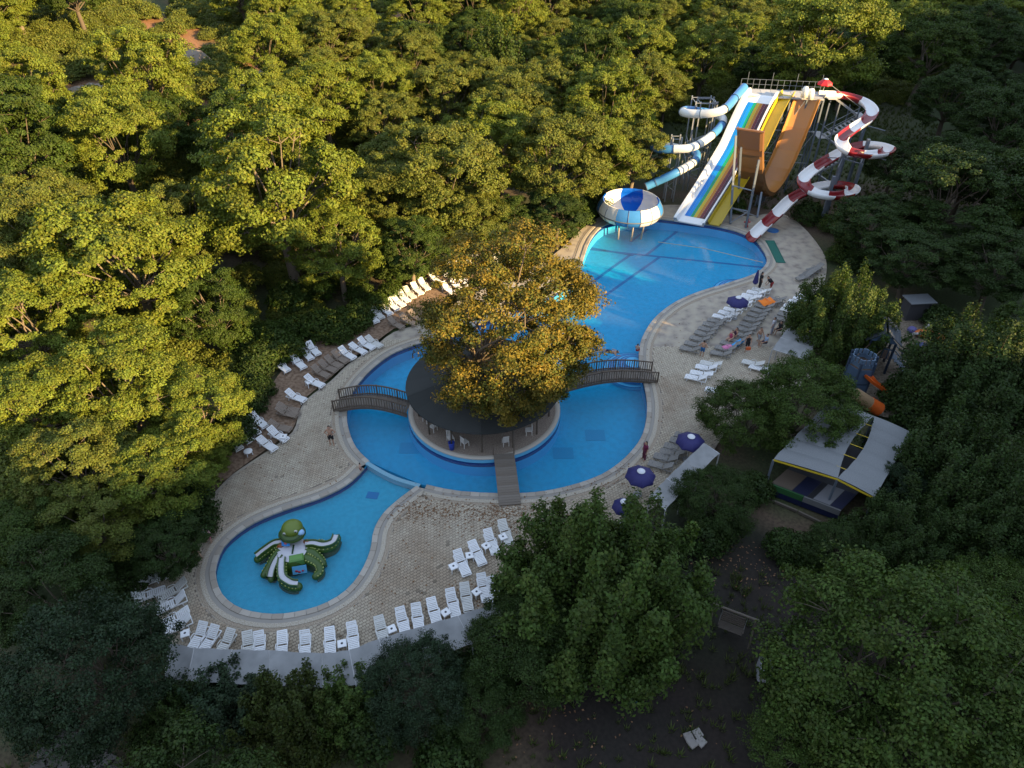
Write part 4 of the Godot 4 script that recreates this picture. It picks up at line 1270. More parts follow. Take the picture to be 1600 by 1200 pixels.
func make_loungers() -> void:
	var white := mat("resin_white", 0.78, 0.79, 0.80, 0.4)
	var grey := ground_mat("resin_grey", 91, 0.06, 0.9, [[0.2, 0.17, 0.165, 0.155], [0.6, 0.25, 0.24, 0.225], [0.9, 0.31, 0.3, 0.28]], 0.7)
	var brown := ground_mat("resin_brown", 92, 0.06, 0.9, [[0.2, 0.17, 0.13, 0.10], [0.6, 0.26, 0.21, 0.165], [0.9, 0.33, 0.27, 0.22]], 0.7)
	var wl := lounger("sun_lounger", white, "")
	var flat := lounger("sun_lounger", white, "", 0.3)
	var worn := lounger("sun_lounger", mat("resin_worn", 0.62, 0.62, 0.59, 0.5), "", 0.5)
	var gl := lounger("sun_lounger", grey, "")
	var bl := lounger("sun_lounger", brown, "")
	var first := {wl: true, gl: true, bl: true, flat: true, worn: true}
	# rows: prototype, heading in the photograph's plane turned into metres, places, words
	var rows := [
		[wl, [Vector3(-17.50,-37.35,57),Vector3(-16.96,-38.30,57)], "white lounger in the pair by the white round stool, left deck", ["nearer of the pair", "farther of the pair"]],
		[wl, [Vector3(-16.72,-42.72,66)], "single white lounger on bare soil left of the wooden footbridge", [""]],
		[wl, [Vector3(-15.69,-44.58,62)], "single white lounger with a small white table at its head, left of the footbridge", [""]],
		[wl, [Vector3(-18.80,-39.85,52),Vector3(-19.14,-39.07,52),Vector3(-19.45,-38.23,53),Vector3(-19.92,-37.48,53)], "half hidden white lounger under branches, left deck", ["farthest of four", "second farthest of four", "third farthest of four", "nearest of four"]],
		[wl, [Vector3(-17.23,-48.42,43),Vector3(-16.78,-49.07,42)], "white lounger by the shrubs above the brown row", ["lower one of two", "upper one of two"]],
		[wl, [Vector3(-18.83,-46.71,46),Vector3(-17.57,-47.16,46)], "white lounger half covered by dark shrub leaves left of the deck", ["left one", "right one"]],
		[wl, [Vector3(-13.79,-48.42,52),Vector3(-13.01,-49.17,52),Vector3(-12.41,-49.83,51),Vector3(-11.80,-50.12,51)], "white lounger in the short row facing the ring pool", ["first from the footbridge", "second from the footbridge", "third from the footbridge", "fourth from the footbridge"]],
		[bl, [Vector3(-15.45,-45.85,59),Vector3(-15.02,-46.54,59),Vector3(-14.67,-47.16,59),Vector3(-14.28,-47.88,58)], "brown lounger near the ring pool", ["first from the footbridge", "second from the footbridge", "third from the footbridge", "fourth from the footbridge"]],
		[bl, [Vector3(-16.95,-41.26,76),Vector3(-17.06,-39.21,77),Vector3(-16.94,-40.81,76)], "brown lounger on soil left of the footbridge", ["farther one", "nearest one", "middle one"]],
		[bl, [Vector3(-10.30,-53.01,51),Vector3(-9.28,-53.54,50),Vector3(-8.61,-54.17,50),Vector3(-7.44,-54.71,49)], "brown lounger below the sunlit white row", ["first from the shrub", "second from the shrub", "third from the shrub", "last beside the plane tree"]],
		[wl, [Vector3(-12.57,-54.06,42),Vector3(-12.21,-54.71,41),Vector3(-11.54,-55.36,41),Vector3(-11.00,-56.14,40),Vector3(-10.55,-56.81,40),Vector3(-10.17,-57.61,40),Vector3(-9.71,-58.32,39),Vector3(-9.06,-59.03,39),Vector3(-8.47,-59.87,38),Vector3(-7.52,-61.11,37),Vector3(-6.94,-62.52,37),Vector3(-6.19,-63.70,36),Vector3(-5.47,-64.50,36),Vector3(-4.73,-65.32,35),Vector3(-3.90,-66.02,34)], "sunlit white lounger in the long row under the forest edge", ["1", "2", "3", "4", "5", "6", "7", "8", "9", "10", "11", "12", "13", "14", "15"]],
		[wl, [Vector3(-2.08,-64.23,34),Vector3(-1.37,-64.78,34),Vector3(-0.72,-65.32,33),Vector3(0.00,-65.88,33),Vector3(0.80,-66.44,32),Vector3(-2.23,-62.52,35),Vector3(-1.54,-63.17,34),Vector3(-6.13,-59.15,37),Vector3(-5.45,-60.00,37),Vector3(-4.67,-60.61,36)], "sunlit white lounger glimpsed through the big plane tree", ["A", "B", "C", "D", "E", "F", "G", "H", "I", "J"]],
		[wl, [Vector3(14.74,-45.16,-111),Vector3(15.27,-45.76,-112),Vector3(15.86,-46.54,-112),Vector3(16.34,-47.07,-112)], "white lounger on the right deck by the footbridge", ["nearest of four", "second nearest of four", "second farthest of four", "farthest of four"]],
		[gl, [Vector3(15.07,-49.17,-115),Vector3(15.60,-49.93,-116),Vector3(16.20,-50.70,-116),Vector3(16.76,-51.49,-116),Vector3(17.24,-52.19,-117),Vector3(17.80,-52.91,-117),Vector3(18.34,-53.54,-117)], "grey lounger in the row nearest the pool on the right deck", ["1", "2", "3", "4", "5", "6", "7"]],
		[wl, [Vector3(18.94,-54.17,-117),Vector3(19.62,-54.81,-118),Vector3(20.22,-55.36,-118),Vector3(20.85,-56.02,-118),Vector3(21.41,-56.59,-118),Vector3(22.03,-57.38,-119),Vector3(22.52,-57.85,-119),Vector3(23.16,-58.43,-119),Vector3(23.78,-58.91,-119)], "white lounger in the row nearest the pool on the right deck", ["1", "2", "3", "4", "5", "6", "7", "8", "9"]],
		[gl, [Vector3(17.52,-48.52,-115),Vector3(18.07,-49.26,-116),Vector3(18.67,-49.93,-116),Vector3(19.30,-50.51,-116),Vector3(19.97,-51.39,-117),Vector3(20.57,-52.19,-117),Vector3(21.10,-52.91,-117),Vector3(21.66,-53.75,-118),Vector3(22.15,-54.49,-118),Vector3(22.71,-55.25,-118),Vector3(23.27,-56.02,-119),Vector3(24.12,-56.70,-119),Vector3(24.76,-57.27,-119)], "grey lounger in the middle row on the right deck", ["1", "2", "3", "4", "5", "6", "7", "8", "9", "10", "11", "12", "13"]],
		[gl, [Vector3(24.39,-53.85,-118),Vector3(24.93,-54.49,-118)], "grey lounger in the third row by the willowy tree on the right deck", ["nearer one", "farther one"]],
		[wl, [Vector3(25.40,-55.25,-119),Vector3(25.90,-55.91,-119),Vector3(26.56,-56.70,-119),Vector3(27.22,-57.27,-120),Vector3(27.91,-57.73,-120),Vector3(28.22,-57.04,-120),Vector3(28.43,-56.25,-119),Vector3(28.91,-55.91,-119)], "white lounger half under the willowy tree on the right deck", ["1", "2", "3", "4", "5", "6", "7", "8"]],
		[gl, [Vector3(28.71,-61.49,-70),Vector3(29.25,-62.00,-70),Vector3(29.80,-62.52,-70),Vector3(30.34,-63.17,-70)], "grey lounger pushed together at far end of right deck", ["nearest", "second nearest", "second farthest", "farthest"]],
		[wl, [Vector3(19.84,-47.16,-115),Vector3(20.23,-46.45,-115),Vector3(16.01,-43.52,-114)], "white lounger between leaves of the round dark tree", ["far one", "middle one", "near one"]],
		[gl, [Vector3(10.76,-35.97,-115),Vector3(11.30,-36.49,-115),Vector3(11.66,-37.01,-115),Vector3(12.19,-37.62,-116),Vector3(12.62,-38.16,-116),Vector3(10.27,-35.21,-115)], "grey lounger in the shaded row beside the purple parasols", ["2", "3", "4", "5", "6", "1"]],
		[wl, [Vector3(-9.82,-21.55,16),Vector3(-8.63,-21.86,15)], "white lounger clear of the canopy beside the square table", ["left one", "right one"]],
		[wl, [Vector3(-11.12,-21.33,11),Vector3(-12.36,-21.33,13),Vector3(-13.55,-21.29,14),Vector3(-14.17,-21.29,15)], "white lounger with foot under near grey canopy", ["fourth from the left end", "third from the left end", "second from the left end", "first from the left end"]],
		[wl, [Vector3(-15.52,-21.44,-13),Vector3(-16.43,-21.67,-12),Vector3(-17.09,-21.86,-11)], "slanting white lounger at left end of near grey canopy", ["right one", "middle one", "left one"]],
		[wl, [Vector3(-7.12,-22.25,21),Vector3(-6.03,-22.81,20),Vector3(-5.24,-23.05,19),Vector3(-4.35,-23.46,18),Vector3(-3.34,-24.04,16),Vector3(-2.60,-24.43,16),Vector3(-1.63,-25.08,14),Vector3(-1.03,-24.86,14)], "white lounger in the curved row towards the big mulberry", ["1", "2", "3", "4", "5", "6", "7", "8"]],
		[wl, [Vector3(-2.99,-26.85,26),Vector3(-2.10,-27.61,25),Vector3(-1.26,-28.45,24),Vector3(-0.40,-29.20,22)], "white lounger on leaf strewn paving beside the mulberry", ["nearest with two tables", "second nearest", "third nearest", "farthest at the leaves"]],
		[wl, [Vector3(1.36,-26.02,17)], "white lounger showing through the left side of the mulberry crown", [""]],
		[wl, [Vector3(-18.53,-22.65,-54),Vector3(-18.91,-23.09,-54),Vector3(-19.35,-24.09,-53),Vector3(-19.64,-24.95,-53)], "white lounger in the left arc round the children's pool", ["nearest of four", "second nearest of four", "third nearest of four", "farthest of four"]],
		[wl, [Vector3(-20.85,-24.73,115),Vector3(-21.61,-25.79,116),Vector3(-20.94,-25.88,115),Vector3(-20.35,-23.75,114)], "askew white lounger in leaves left of the children's pool", ["middle one", "farthest left one", "farthest right one", "nearest one"]],
	]
	for r in rows:
		var counted: bool = r[3].size() > 4
		for i in r[1].size():
			var p: Vector3 = r[1][i]
			var l: String = r[2]
			if counted: l = "%s, %s from near end" % [l, ORDINALS[i]]
			elif r[3][i] != "": l = "%s, %s" % [l, r[3][i]]
			var turn := deg_to_rad(p.z + 180 + rng.randfn() * 2.5)
			var at := Vector3(p.x, 0.02, p.y)
			var kind: Node3D = r[0]
			if kind == wl: kind = [wl, wl, flat, worn, wl][(i * 3 + r[1].size()) % 5]
			if first[kind]:
				first[kind] = false
				kind.position = at
				kind.rotation.y = turn
				kind.set_meta("label", l)
				kind.set_meta("group", "sun loungers round the pools")
			else: copy(kind, at, turn, l, 0.85, "sun loungers round the pools")
	# low square tables
	var tb := base("side_table", "", "side table", Vector3.ZERO, 0, "low white tables among the loungers")
	var s := mb()
	chamfer_box(s, Vector3(0, 0.4, 0), Vector3(0.48, 0.05, 0.48), 0.02)
	obj("table_top", s, white, tb)
	for x in [-0.19, 0.19]:
		for z in [-0.19, 0.19]:
			s = mb()
			bar(s, Vector3(x, 0.38, z), Vector3(x * 1.1, 0, z * 1.1), 0.05)
			obj("leg", s, white, tb)
	s = mb()
	lathe(s, Vector3.ZERO, [Vector2(0, 0.432), Vector2(0.06, 0.432), Vector2(0.07, 0.427)], 8)
	obj("pole_hole", s, mat("hole", 0.05, 0.05, 0.06, 0.8), tb)
	var spots := [[Vector3(-16.56,0.02,-38.12), "low white table between the pair of loungers on the left deck"], [Vector3(-16.13,0.02,-44.52), "low white table at the head of the single lounger left of the footbridge"], [Vector3(-9.17,0.02,-21.54), "low white square table between the two clear standing loungers at the near deck edge"], [Vector3(-3.72,0.02,-23.48), "low white table in the curved row where the canopy bends"], [Vector3(-6.61,0.02,-22.43), "low white table at the start of the curved row by the bushy tree"], [Vector3(-3.49,0.02,-26.64), "low white table at the near foot of the upper lounger row"], [Vector3(-2.57,0.02,-27.45), "low white table on the far side of the nearest upper lounger"], [Vector3(-1.58,0.02,-28.18), "low white table between the second and third upper loungers"], [Vector3(-0.56,0.02,-28.88), "low white table at the far end of the upper lounger row under the leaves"], [Vector3(-2.04,0.02,-24.84), "low white table between the last curved row loungers by the mulberry"], [Vector3(-17.86,0.02,-22.16), "low white table at the left end of the near canopy"], [Vector3(-20.77,0.02,-26.00), "low white table in the dark leaves left of the children's pool"]]
	for i in spots.size():
		if i == 0:
			tb.position = spots[0][0]
			tb.set_meta("label", spots[0][1])
		else: copy(tb, spots[i][0], rng.randf() * 0.8, spots[i][1])
	var stool := base("stool", "upturned white round stool alone on the soil by the left deck", "stool", Vector3(-18.69,0.01,-36.66))
	s = mb()
	lathe(s, Vector3.ZERO, [Vector2(0, 0.36), Vector2(0.27, 0.36), Vector2(0.31, 0.33), Vector2(0.3, 0.29)], 18)
	obj("seat", s, white, stool)
	for k in 4:
		s = mb()
		bar(s, Vector3(cos(k * PI / 2) * 0.24, 0.31, sin(k * PI / 2) * 0.24), Vector3(cos(k * PI / 2) * 0.28, 0, sin(k * PI / 2) * 0.28), 0.05)
		obj("leg", s, white, stool)
	# towels and bags
	for e in [[Vector3(23.72,0.45,-56.68), Vector3(1.5, 0.16, 1.0), 0.5, "orange towel spread over grey loungers in the middle row", "towel_orange", Color(0.8, 0.2, 0.02)], [Vector3(19.33,0.42,-50.04), Vector3(1.5, 0.05, 0.5), 0.75, "light blue towel on a grey lounger in the middle row", "towel_sky", Color(0.05, 0.3, 0.62)], [Vector3(18.30,0.44,-49.44), Vector3(0.9, 0.05, 0.5), 0.4, "pink towel on a grey lounger in the middle row", "towel_pink", Color(0.6, 0.2, 0.36)]]:
		var o := base("towel", e[3], "towel", e[0], e[2])
		s = mb()
		var sz: Vector3 = e[1]
		for i in 8:
			for j in 6:
				var f := func(a: int, b: int) -> Vector3: return Vector3((a / 8.0 - 0.5) * sz.x, sz.y * (0.5 + 0.5 * sin(a * 1.7 + b)) + (-0.1 if a in [0, 8] or b in [0, 6] else 0.02), (b / 6.0 - 0.5) * sz.z)
				s.set_smooth_group(0)
				quad(s, f.call(i, j), f.call(i + 1, j), f.call(i + 1, j + 1), f.call(i, j + 1))
		obj("cloth", s, mat(e[4], e[5].r, e[5].g, e[5].b, 0.9), o)
		s = mb()
		box(s, Vector3(0, 0.07 + sz.y, 0), Vector3(0.08, 0.012, sz.z * 0.8))
		obj("stripe", s, mat(e[4] + "_stripe", e[5].r * 0.6 + 0.1, e[5].g * 0.6 + 0.1, e[5].b * 0.6 + 0.1, 0.9), o)

func make_umbrellas() -> void:
	var purple := mat("parasol_purple", 0.02, 0.019, 0.115, 0.7)
	var cap := mat("parasol_cap", 0.6, 0.62, 0.66, 0.6)
	var g := "purple parasols on the right deck"
	parasol("purple parasol with white cap open at the near right of the ring pool", Vector3(8.37,1.90,-32.76) * Vector3(1, 0, 1) + UPV * 0.02, 1.0, 1.9, purple, cap, false, g)
	parasol("purple parasol half under the dark branches beside the shaded grey loungers", Vector3(12.28,1.90,-36.08) * Vector3(1, 0, 1) + UPV * 0.02, 1.0, 1.9, purple, cap, false, g)
	parasol("purple parasol open among the white loungers of the far right deck", Vector3(20.13,1.90,-54.41) * Vector3(1, 0, 1) + UPV * 0.02, 1.0, 1.9, purple, cap, false, g)
	parasol("purple parasol peeping over the top shoots of the mulberry", Vector3(6.96,1.90,-30.10) * Vector3(1, 0, 1) + UPV * 0.02, 0.75, 1.9, purple, cap, false, g)
	parasol("folded purple parasol standing at the far end of the white lounger row", Vector3(23.21,0.00,-59.30) * Vector3(1, 0, 1), 1.0, 1.9, purple, cap, true, g)

func canopy(label: String, top: Array, low: Array, m: Material, poles := true) -> Node3D:
	# sagging cloth panels between two lines, each its own piece
	var o := base("shade_canopy", label, "canopy", top[0] * Vector3(1, 0, 1), 0)
	var org: Vector3 = o.position
	for i in top.size() - 1:
		var s := mb()
		s.set_smooth_group(0)
		var f := func(u: float, v: float) -> Vector3:
			var a: Vector3 = top[i].lerp(top[i + 1], 0.01 + u * 0.98)
			var b: Vector3 = low[i].lerp(low[i + 1], 0.01 + u * 0.98)
			return a.lerp(b, v) - org - UPV * (0.16 * sin(PI * u) * sin(PI * v) + 0.04 * sin(u * 9 + v * 3 + i))
		for a in 8:
			for b in 8:
				quad(s, f.call(a / 8.0, b / 8.0), f.call((a + 1) / 8.0, b / 8.0), f.call((a + 1) / 8.0, (b + 1) / 8.0), f.call(a / 8.0, (b + 1) / 8.0))
		obj("cloth_panel", s, m, o)
	for i in top.size():
		var s := mb()
		bar(s, top[i] - org - UPV * 0.04, low[i] - org - UPV * 0.04, 0.05)
		obj("cross_bar", s, mat("canopy_frame", 0.4, 0.4, 0.4, 0.5), o)
		for e in [top[i], low[i]]:
			s = mb()
			bar(s, Vector3(e.x, 0, e.z) - org, e - org - UPV * 0.05, 0.07)
			obj("post", s, mat("canopy_frame"), o)
	return o

func make_canopies() -> void:
	var cloth := ground_mat("shade_cloth", 101, 0.008, 7.0, [[0.1, 0.22, 0.225, 0.225], [0.55, 0.27, 0.275, 0.275], [0.95, 0.30, 0.305, 0.305]], 0.9)
	cloth.backlight_enabled = true
	cloth.backlight = lin(0.2, 0.2, 0.2)
	canopy("long grey cloth canopy curving along the near deck edge", [Vector3(-17.57,2.30,-20.42),Vector3(-16.13,2.30,-20.13),Vector3(-14.18,2.30,-20.03),Vector3(-12.30,2.30,-19.99),Vector3(-9.57,2.30,-19.81),Vector3(-8.22,2.30,-19.99),Vector3(-6.83,2.30,-20.64),Vector3(-4.67,2.30,-21.38),Vector3(-2.87,2.30,-21.99),Vector3(-0.86,2.30,-22.78)], [Vector3(-17.09,2.10,-18.66),Vector3(-15.94,2.10,-18.46),Vector3(-14.02,2.10,-18.33),Vector3(-11.87,2.10,-18.26),Vector3(-9.19,2.10,-18.13),Vector3(-7.62,2.10,-18.26),Vector3(-6.15,2.10,-18.93),Vector3(-3.88,2.10,-19.76),Vector3(-2.03,2.10,-20.47),Vector3(0.00,2.10,-21.21)], cloth)
	canopy("grey cloth canopy between the far lounger rows and the willowy tree", [Vector3(20.81,2.30,-46.42),Vector3(21.97,2.30,-48.06),Vector3(23.14,2.30,-49.67)], [Vector3(23.28,2.10,-45.22),Vector3(24.21,2.10,-46.80),Vector3(25.24,2.10,-48.44)], cloth)
	canopy("pale cloth canopy strip beside the purple parasols behind the mulberry", [Vector3(8.61,2.30,-30.58),Vector3(9.91,2.30,-32.08),Vector3(11.36,2.30,-33.65),Vector3(12.99,2.30,-35.38)], [Vector3(9.43,2.10,-29.60),Vector3(10.74,2.10,-31.10),Vector3(12.18,2.10,-32.79),Vector3(13.88,2.10,-34.59)], cloth)

func make_tent() -> void:
	# shade net over the padded play court
	var o := base("play_tent", "white net tent with a dark lens shaped gap over a padded play court", "tent", Vector3(22.07,0.00,-34.76) * Vector3(1, 0, 1))
	var org: Vector3 = o.position
	var net := ground_mat("net_white", 111, 0.03, 2.2, [[0.1, 0.14, 0.15, 0.155], [0.55, 0.185, 0.195, 0.20], [0.95, 0.22, 0.23, 0.235]], 0.85)
	net.backlight_enabled = true
	net.backlight = lin(0.15, 0.15, 0.15)
	var A := Vector3(22.66,2.90,-39.09) - org
	var B := Vector3(25.08,3.00,-37.36) - org
	var C := Vector3(20.46,2.90,-31.49) - org
	var D := Vector3(17.05,2.70,-33.42) - org
	var E2 := Vector3(27.10,2.80,-35.86) - org
	var F2 := Vector3(22.27,2.70,-30.05) - org
	for side in 2:
		for k in 6:
			for j in 4:
				var s := mb()
				s.set_smooth_group(0)
				var f := func(u: float, v: float) -> Vector3:
					var near: Vector3 = D.lerp(C, u) if side == 0 else C.lerp(F2, u)
					var far: Vector3 = A.lerp(B, u) if side == 0 else B.lerp(E2, u)
					var p := near.lerp(far, v)
					var open := 0.42 * sin(PI * v)
					var w := u if side == 0 else 1.0 - u
					p += (C - D).normalized() * open * w * (-1.0 if side == 0 else 1.0)
					return p + UPV * (0.06 * sin(PI * u) + 0.14 * absf(sin(PI * v * 6)) - 0.1 * w * sin(PI * v))
				for a in 4:
					for b in 4:
						var u0 := (j + a / 4.0) / 4.0
						var v0 := (k + b / 4.0) / 6.0
						quad(s, f.call(u0, v0), f.call(u0 + 0.0625, v0), f.call(u0 + 0.0625, v0 + 1.0 / 24), f.call(u0, v0 + 1.0 / 24))
				obj("net_panel", s, net, o)
	for t in [0.15, 0.33, 0.5, 0.67, 0.85]:
		var s := mb()
		var c := C.lerp(B, t) + UPV * 0.0
		bar(s, c - (C - D).normalized() * 0.42, c + (C - D).normalized() * 0.42 - UPV * 0.1, 0.035)
		obj("tie_rod", s, mat("rod_yellow", 0.5, 0.36, 0.02, 0.5), o)
	var s := mb()
	bar(s, D - UPV * 0.1, C - UPV * 0.12, 0.09)
	bar(s, C - UPV * 0.12, F2 - UPV * 0.1, 0.09)
	obj("front_beam", s, mat("rod_yellow"), o)
	for p in [A, B, D, C, E2, F2]:
		s = mb()
		bar(s, Vector3(p.x, 0, p.z), p - UPV * 0.1, 0.12)
		obj("post", s, mat("blue_steel"), o)
	# the raised court with its pads
	var court := base("padded_court", "raised play court with blue, brown and grey padded sides under the white tent", "play court", Vector3(19.71,0.00,-32.96))
	var co: Vector3 = court.position
	s = mb()
	var q := [Vector3(17.16,0.90,-32.98) - co, Vector3(20.96,0.90,-30.63) - co, Vector3(25.88,0.90,-35.10) - co, Vector3(22.40,0.90,-37.70) - co]
	quad(s, q[0], q[1], q[2], q[3])
	obj("court_floor", s, mat("court_floor", 0.05, 0.05, 0.055, 0.9), court)
	var cols := [["pad_brown", 0.10, 0.075, 0.055], ["pad_navy", 0.004, 0.007, 0.032], ["pad_black", 0.01, 0.01, 0.012], ["pad_grey", 0.16, 0.16, 0.17], ["pad_navy", 0, 0, 0]]
	var cuts := [0.0, 0.3, 0.52, 0.6, 0.84, 1.0]
	for k in 5:
		s = mb()
		var a: Vector3 = q[0].lerp(q[1], cuts[k] + 0.004)
		var b: Vector3 = q[0].lerp(q[1], cuts[k + 1] - 0.004)
		var inw: Vector3 = (q[3] - q[0]).normalized()
		quad(s, a, b, b + inw * 2.0 - UPV * 0.35, a + inw * 2.0 - UPV * 0.35)
		quad(s, a + UPV * 0.0, b, b - UPV * 0.06 - inw * 0.05, a - UPV * 0.06 - inw * 0.05)
		for e in [[a, b]]: quad(s, a + UPV * 0.04, b + UPV * 0.04, b + inw * 1.9 + UPV * 0.06, a + inw * 1.9 + UPV * 0.06)
		obj("pad", s, mat(cols[k][0], cols[k][1], cols[k][2], cols[k][3], 0.6), court)
	for e in [[0.0, 0.48, "wall_green", 0.02, 0.09, 0.025, 0.45, 0.9], [0.0, 0.48, "wall_navy", 0.004, 0.008, 0.04, 0.0, 0.44], [0.485, 1.0, "wall_grey", 0.13, 0.13, 0.13, 0.45, 0.9], [0.485, 1.0, "wall_navy", 0, 0, 0, 0.0, 0.44]]:
		s = mb()
		var a: Vector3 = q[0].lerp(q[1], e[0])
		var b: Vector3 = q[0].lerp(q[1], e[1])
		var out: Vector3 = (q[0] - q[3]).normalized() * 0.12
		for m in [0.0]:
			var lo: Vector3 = UPV * (e[6] - 0.9)
			var hi: Vector3 = UPV * (e[7] - 0.9)
			quad(s, a + out + lo, b + out + lo, b + out + hi, a + out + hi)
			quad(s, a + out + hi, b + out + hi, b + hi, a + hi)
		obj("side_wall", s, mat(e[2], e[3], e[4], e[5], 0.6), court)
	# the gravelly plank kerb in front
	for e in [[Vector3(16.42,0.00,-32.68), Vector3(18.53,0.00,-31.27)], [Vector3(18.60,0.00,-31.21), Vector3(20.00,0.00,-30.08)]]:
		s = mb()
		bar(s, e[0] + UPV * 0.08, e[1] + UPV * 0.08, 0.12, 0.2)
		var kb := obj("timber_kerb", s, mat("kerb_wood", 0.11, 0.09, 0.07, 0.9))
		tag(kb, "old timber plank edging the soil, %s" % ("in front of the green court wall" if e[0].x < 17.2 else "in front of the grey court wall"), "kerb")

func make_playground() -> void:
	var sand := mb()
	sheet(sand, PackedVector2Array(smooth([Vector2(29.02,-48.29),Vector2(33.90,-54.21),Vector2(36.60,-54.42),Vector2(37.36,-51.14),Vector2(34.78,-47.39),Vector2(31.78,-44.80),Vector2(31.36,-41.61),Vector2(28.92,-40.49),Vector2(26.95,-41.61),Vector2(27.17,-44.80)], 3, true)), [], 0.09)
	tag(obj("play_ground", sand, ground_mat("sand", 121, 0.02, 6.0, [[0.2, 0.11, 0.085, 0.06], [0.55, 0.18, 0.145, 0.105], [0.85, 0.22, 0.18, 0.135]])), "worn sandy soil of the playground", "ground", "", "structure")
	var blue := mat("play_blue", 0.055, 0.095, 0.155, 0.6)
	var blue2 := mat("play_blue_dark", 0.03, 0.05, 0.085, 0.6)
	var wood := mat("play_brown", 0.10, 0.065, 0.045, 0.8)
	var org := Vector3(27.91,0.00,-43.81)
	var o := base("play_castle", "blue-grey playground castle with two towers, plank bridge and orange slides", "playground set", org)
	# near hexagonal tower
	var c := Vector3(26.80,0.00,-43.81) - org
	for k in 6:
		var a := TAU * k / 6
		var b := TAU * (k + 1) / 6
		var s := mb()
		var A := c + Vector3(cos(a), 0, sin(a)) * 1.05
		var B := c + Vector3(cos(b), 0, sin(b)) * 1.05
		bar(s, A, A + UPV * 3.4, 0.14)
		obj("corner_post", s, blue2, o)
		s = mb()
		var t := (B - A).normalized()
		for e in [0.7, 2.1]:
			box(s, (A + B) / 2 + UPV * e, Vector3(1.0, 1.3, 0.06), Basis(t, UPV, t.cross(UPV)))
		obj("wall_panel", s, blue, o)
		s = mb()
		for m in 3: box(s, A.lerp(B, 0.2 + 0.3 * m) * Vector3(1, 0, 1) + UPV * 3.35 + t.cross(UPV) * 0.15, Vector3(0.22, 0.5, 0.08), Basis(t, UPV, t.cross(UPV)))
		box(s, (A + B) / 2 + UPV * 3.0 + t.cross(UPV) * 0.15, Vector3(1.2, 0.3, 0.08), Basis(t, UPV, t.cross(UPV)))
		obj("battlement", s, mat("play_blue_light", 0.085, 0.135, 0.20, 0.6), o)
	var s := mb()
	lathe(s, c, [Vector2(0, 2.75), Vector2(1.0, 2.75)], 6)
	obj("tower_floor", s, wood, o)
	# far square tower with gable roof
	var d := Vector3(29.77,0.00,-47.21) - org
	var fx := Vector3(0.93, 0, 0.36)
	var fz := fx.cross(UPV)
	var fb := Basis(fx, UPV, -fz)
	for x in [-0.9, 0.9]:
		for z in [-0.9, 0.9]:
			s = mb()
			bar(s, d + fx * x + fz * z, d + fx * x + fz * z + UPV * 3.0, 0.14)
			obj("corner_post", s, blue2, o)
	for k in 5:
		s = mb()
		box(s, d + fx * (-0.72 + 0.36 * k) + UPV * 1.5, Vector3(0.34, 0.06, 1.8), fb)
		obj("floor_plank", s, wood, o)
	for e in [-1, 1]:
		for k in 5:
			s = mb()
			box(s, d + UPV * (3.05 + 0.2 * (4 - k) + 0.1) + fx * e * (0.22 + 0.24 * k), Vector3(0.34, 0.05, 2.5), fb * Basis(Vector3.BACK, -0.7 * e))
			obj("roof_plank", s, mat("roof_slate%d" % (k % 2), 0.06 + 0.02 * (k % 2), 0.07 + 0.02 * (k % 2), 0.085 + 0.02 * (k % 2), 0.7), o)
		s = mb()
		tri(s, d + fx * -1.0 + UPV * 3.1 + fz * e * 1.15, d + fx * 1.0 + UPV * 3.1 + fz * e * 1.15, d + UPV * 4.0 + fz * e * 1.15)
		obj("gable", s, blue, o)
		s = mb()
		for k in 4: bar(s, d + fx * (-0.6 + 0.4 * k) + fz * e * 0.9 + UPV * 1.55, d + fx * (-0.6 + 0.4 * k) + fz * e * 0.9 + UPV * 2.4, 0.07)
		bar(s, d + fx * -0.9 + fz * e * 0.9 + UPV * 2.4, d + fx * 0.9 + fz * e * 0.9 + UPV * 2.4, 0.09)
		obj("railing", s, blue, o)
	# stair at the far side
	for k in 6:
		s = mb()
		box(s, d + fx * (1.2 + 0.26 * k) + UPV * (1.4 - 0.24 * k), Vector3(0.24, 0.05, 1.1), fb)
		obj("step", s, mat("play_step", 0.13, 0.16, 0.2, 0.7), o)
	for e in [-0.55, 0.55]:
		s = mb()
		bar(s, d + fx * 1.1 + fz * e + UPV * 2.2, d + fx * 2.6 + fz * e + UPV * 0.8, 0.08)
		obj("handrail", s, mat("play_rail", 0.2, 0.24, 0.29, 0.6), o)
	# plank bridge between the towers
	for k in 9:
		s = mb()
		var p: Vector3 = (c + UPV * 2.5).lerp(d + UPV * 1.6, 0.2 + 0.075 * k)
		box(s, p, Vector3(1.0, 0.05, 0.26), Basis(Vector3(-(d - c).z, 0, (d - c).x).normalized(), UPV, (d - c).normalized() * Vector3(1, 0, 1)))
		obj("bridge_plank", s, wood, o)
	for e in [-0.5, 0.5]:
		s = mb()
		var n := Vector3(-(d - c).z, 0, (d - c).x).normalized()
		bar(s, c + n * e + UPV * 3.3, d + n * e + UPV * 2.4, 0.06)
		obj("bridge_rail", s, wood, o)
	# open orange slide and the tube
	var op: Array = smooth([Vector3(26.82,2.40,-42.91) - org, Vector3(27.45,1.90,-42.52) - org, Vector3(28.27,1.30,-42.50) - org, Vector3(28.80,0.90,-42.53) - org, Vector3(29.58,0.35,-42.66) - org], 5)
	s = mb()
	sweep(s, op, [Vector2(-0.32, 0.22), Vector2(-0.25, 0.22), Vector2(-0.2, 0.03), Vector2(0.2, 0.03), Vector2(0.25, 0.22), Vector2(0.32, 0.22), Vector2(0.26, -0.04), Vector2(-0.26, -0.04)], null, 0, -1, false)
	obj("open_slide", s, mat("play_orange", 0.55, 0.10, 0.015, 0.4), o)
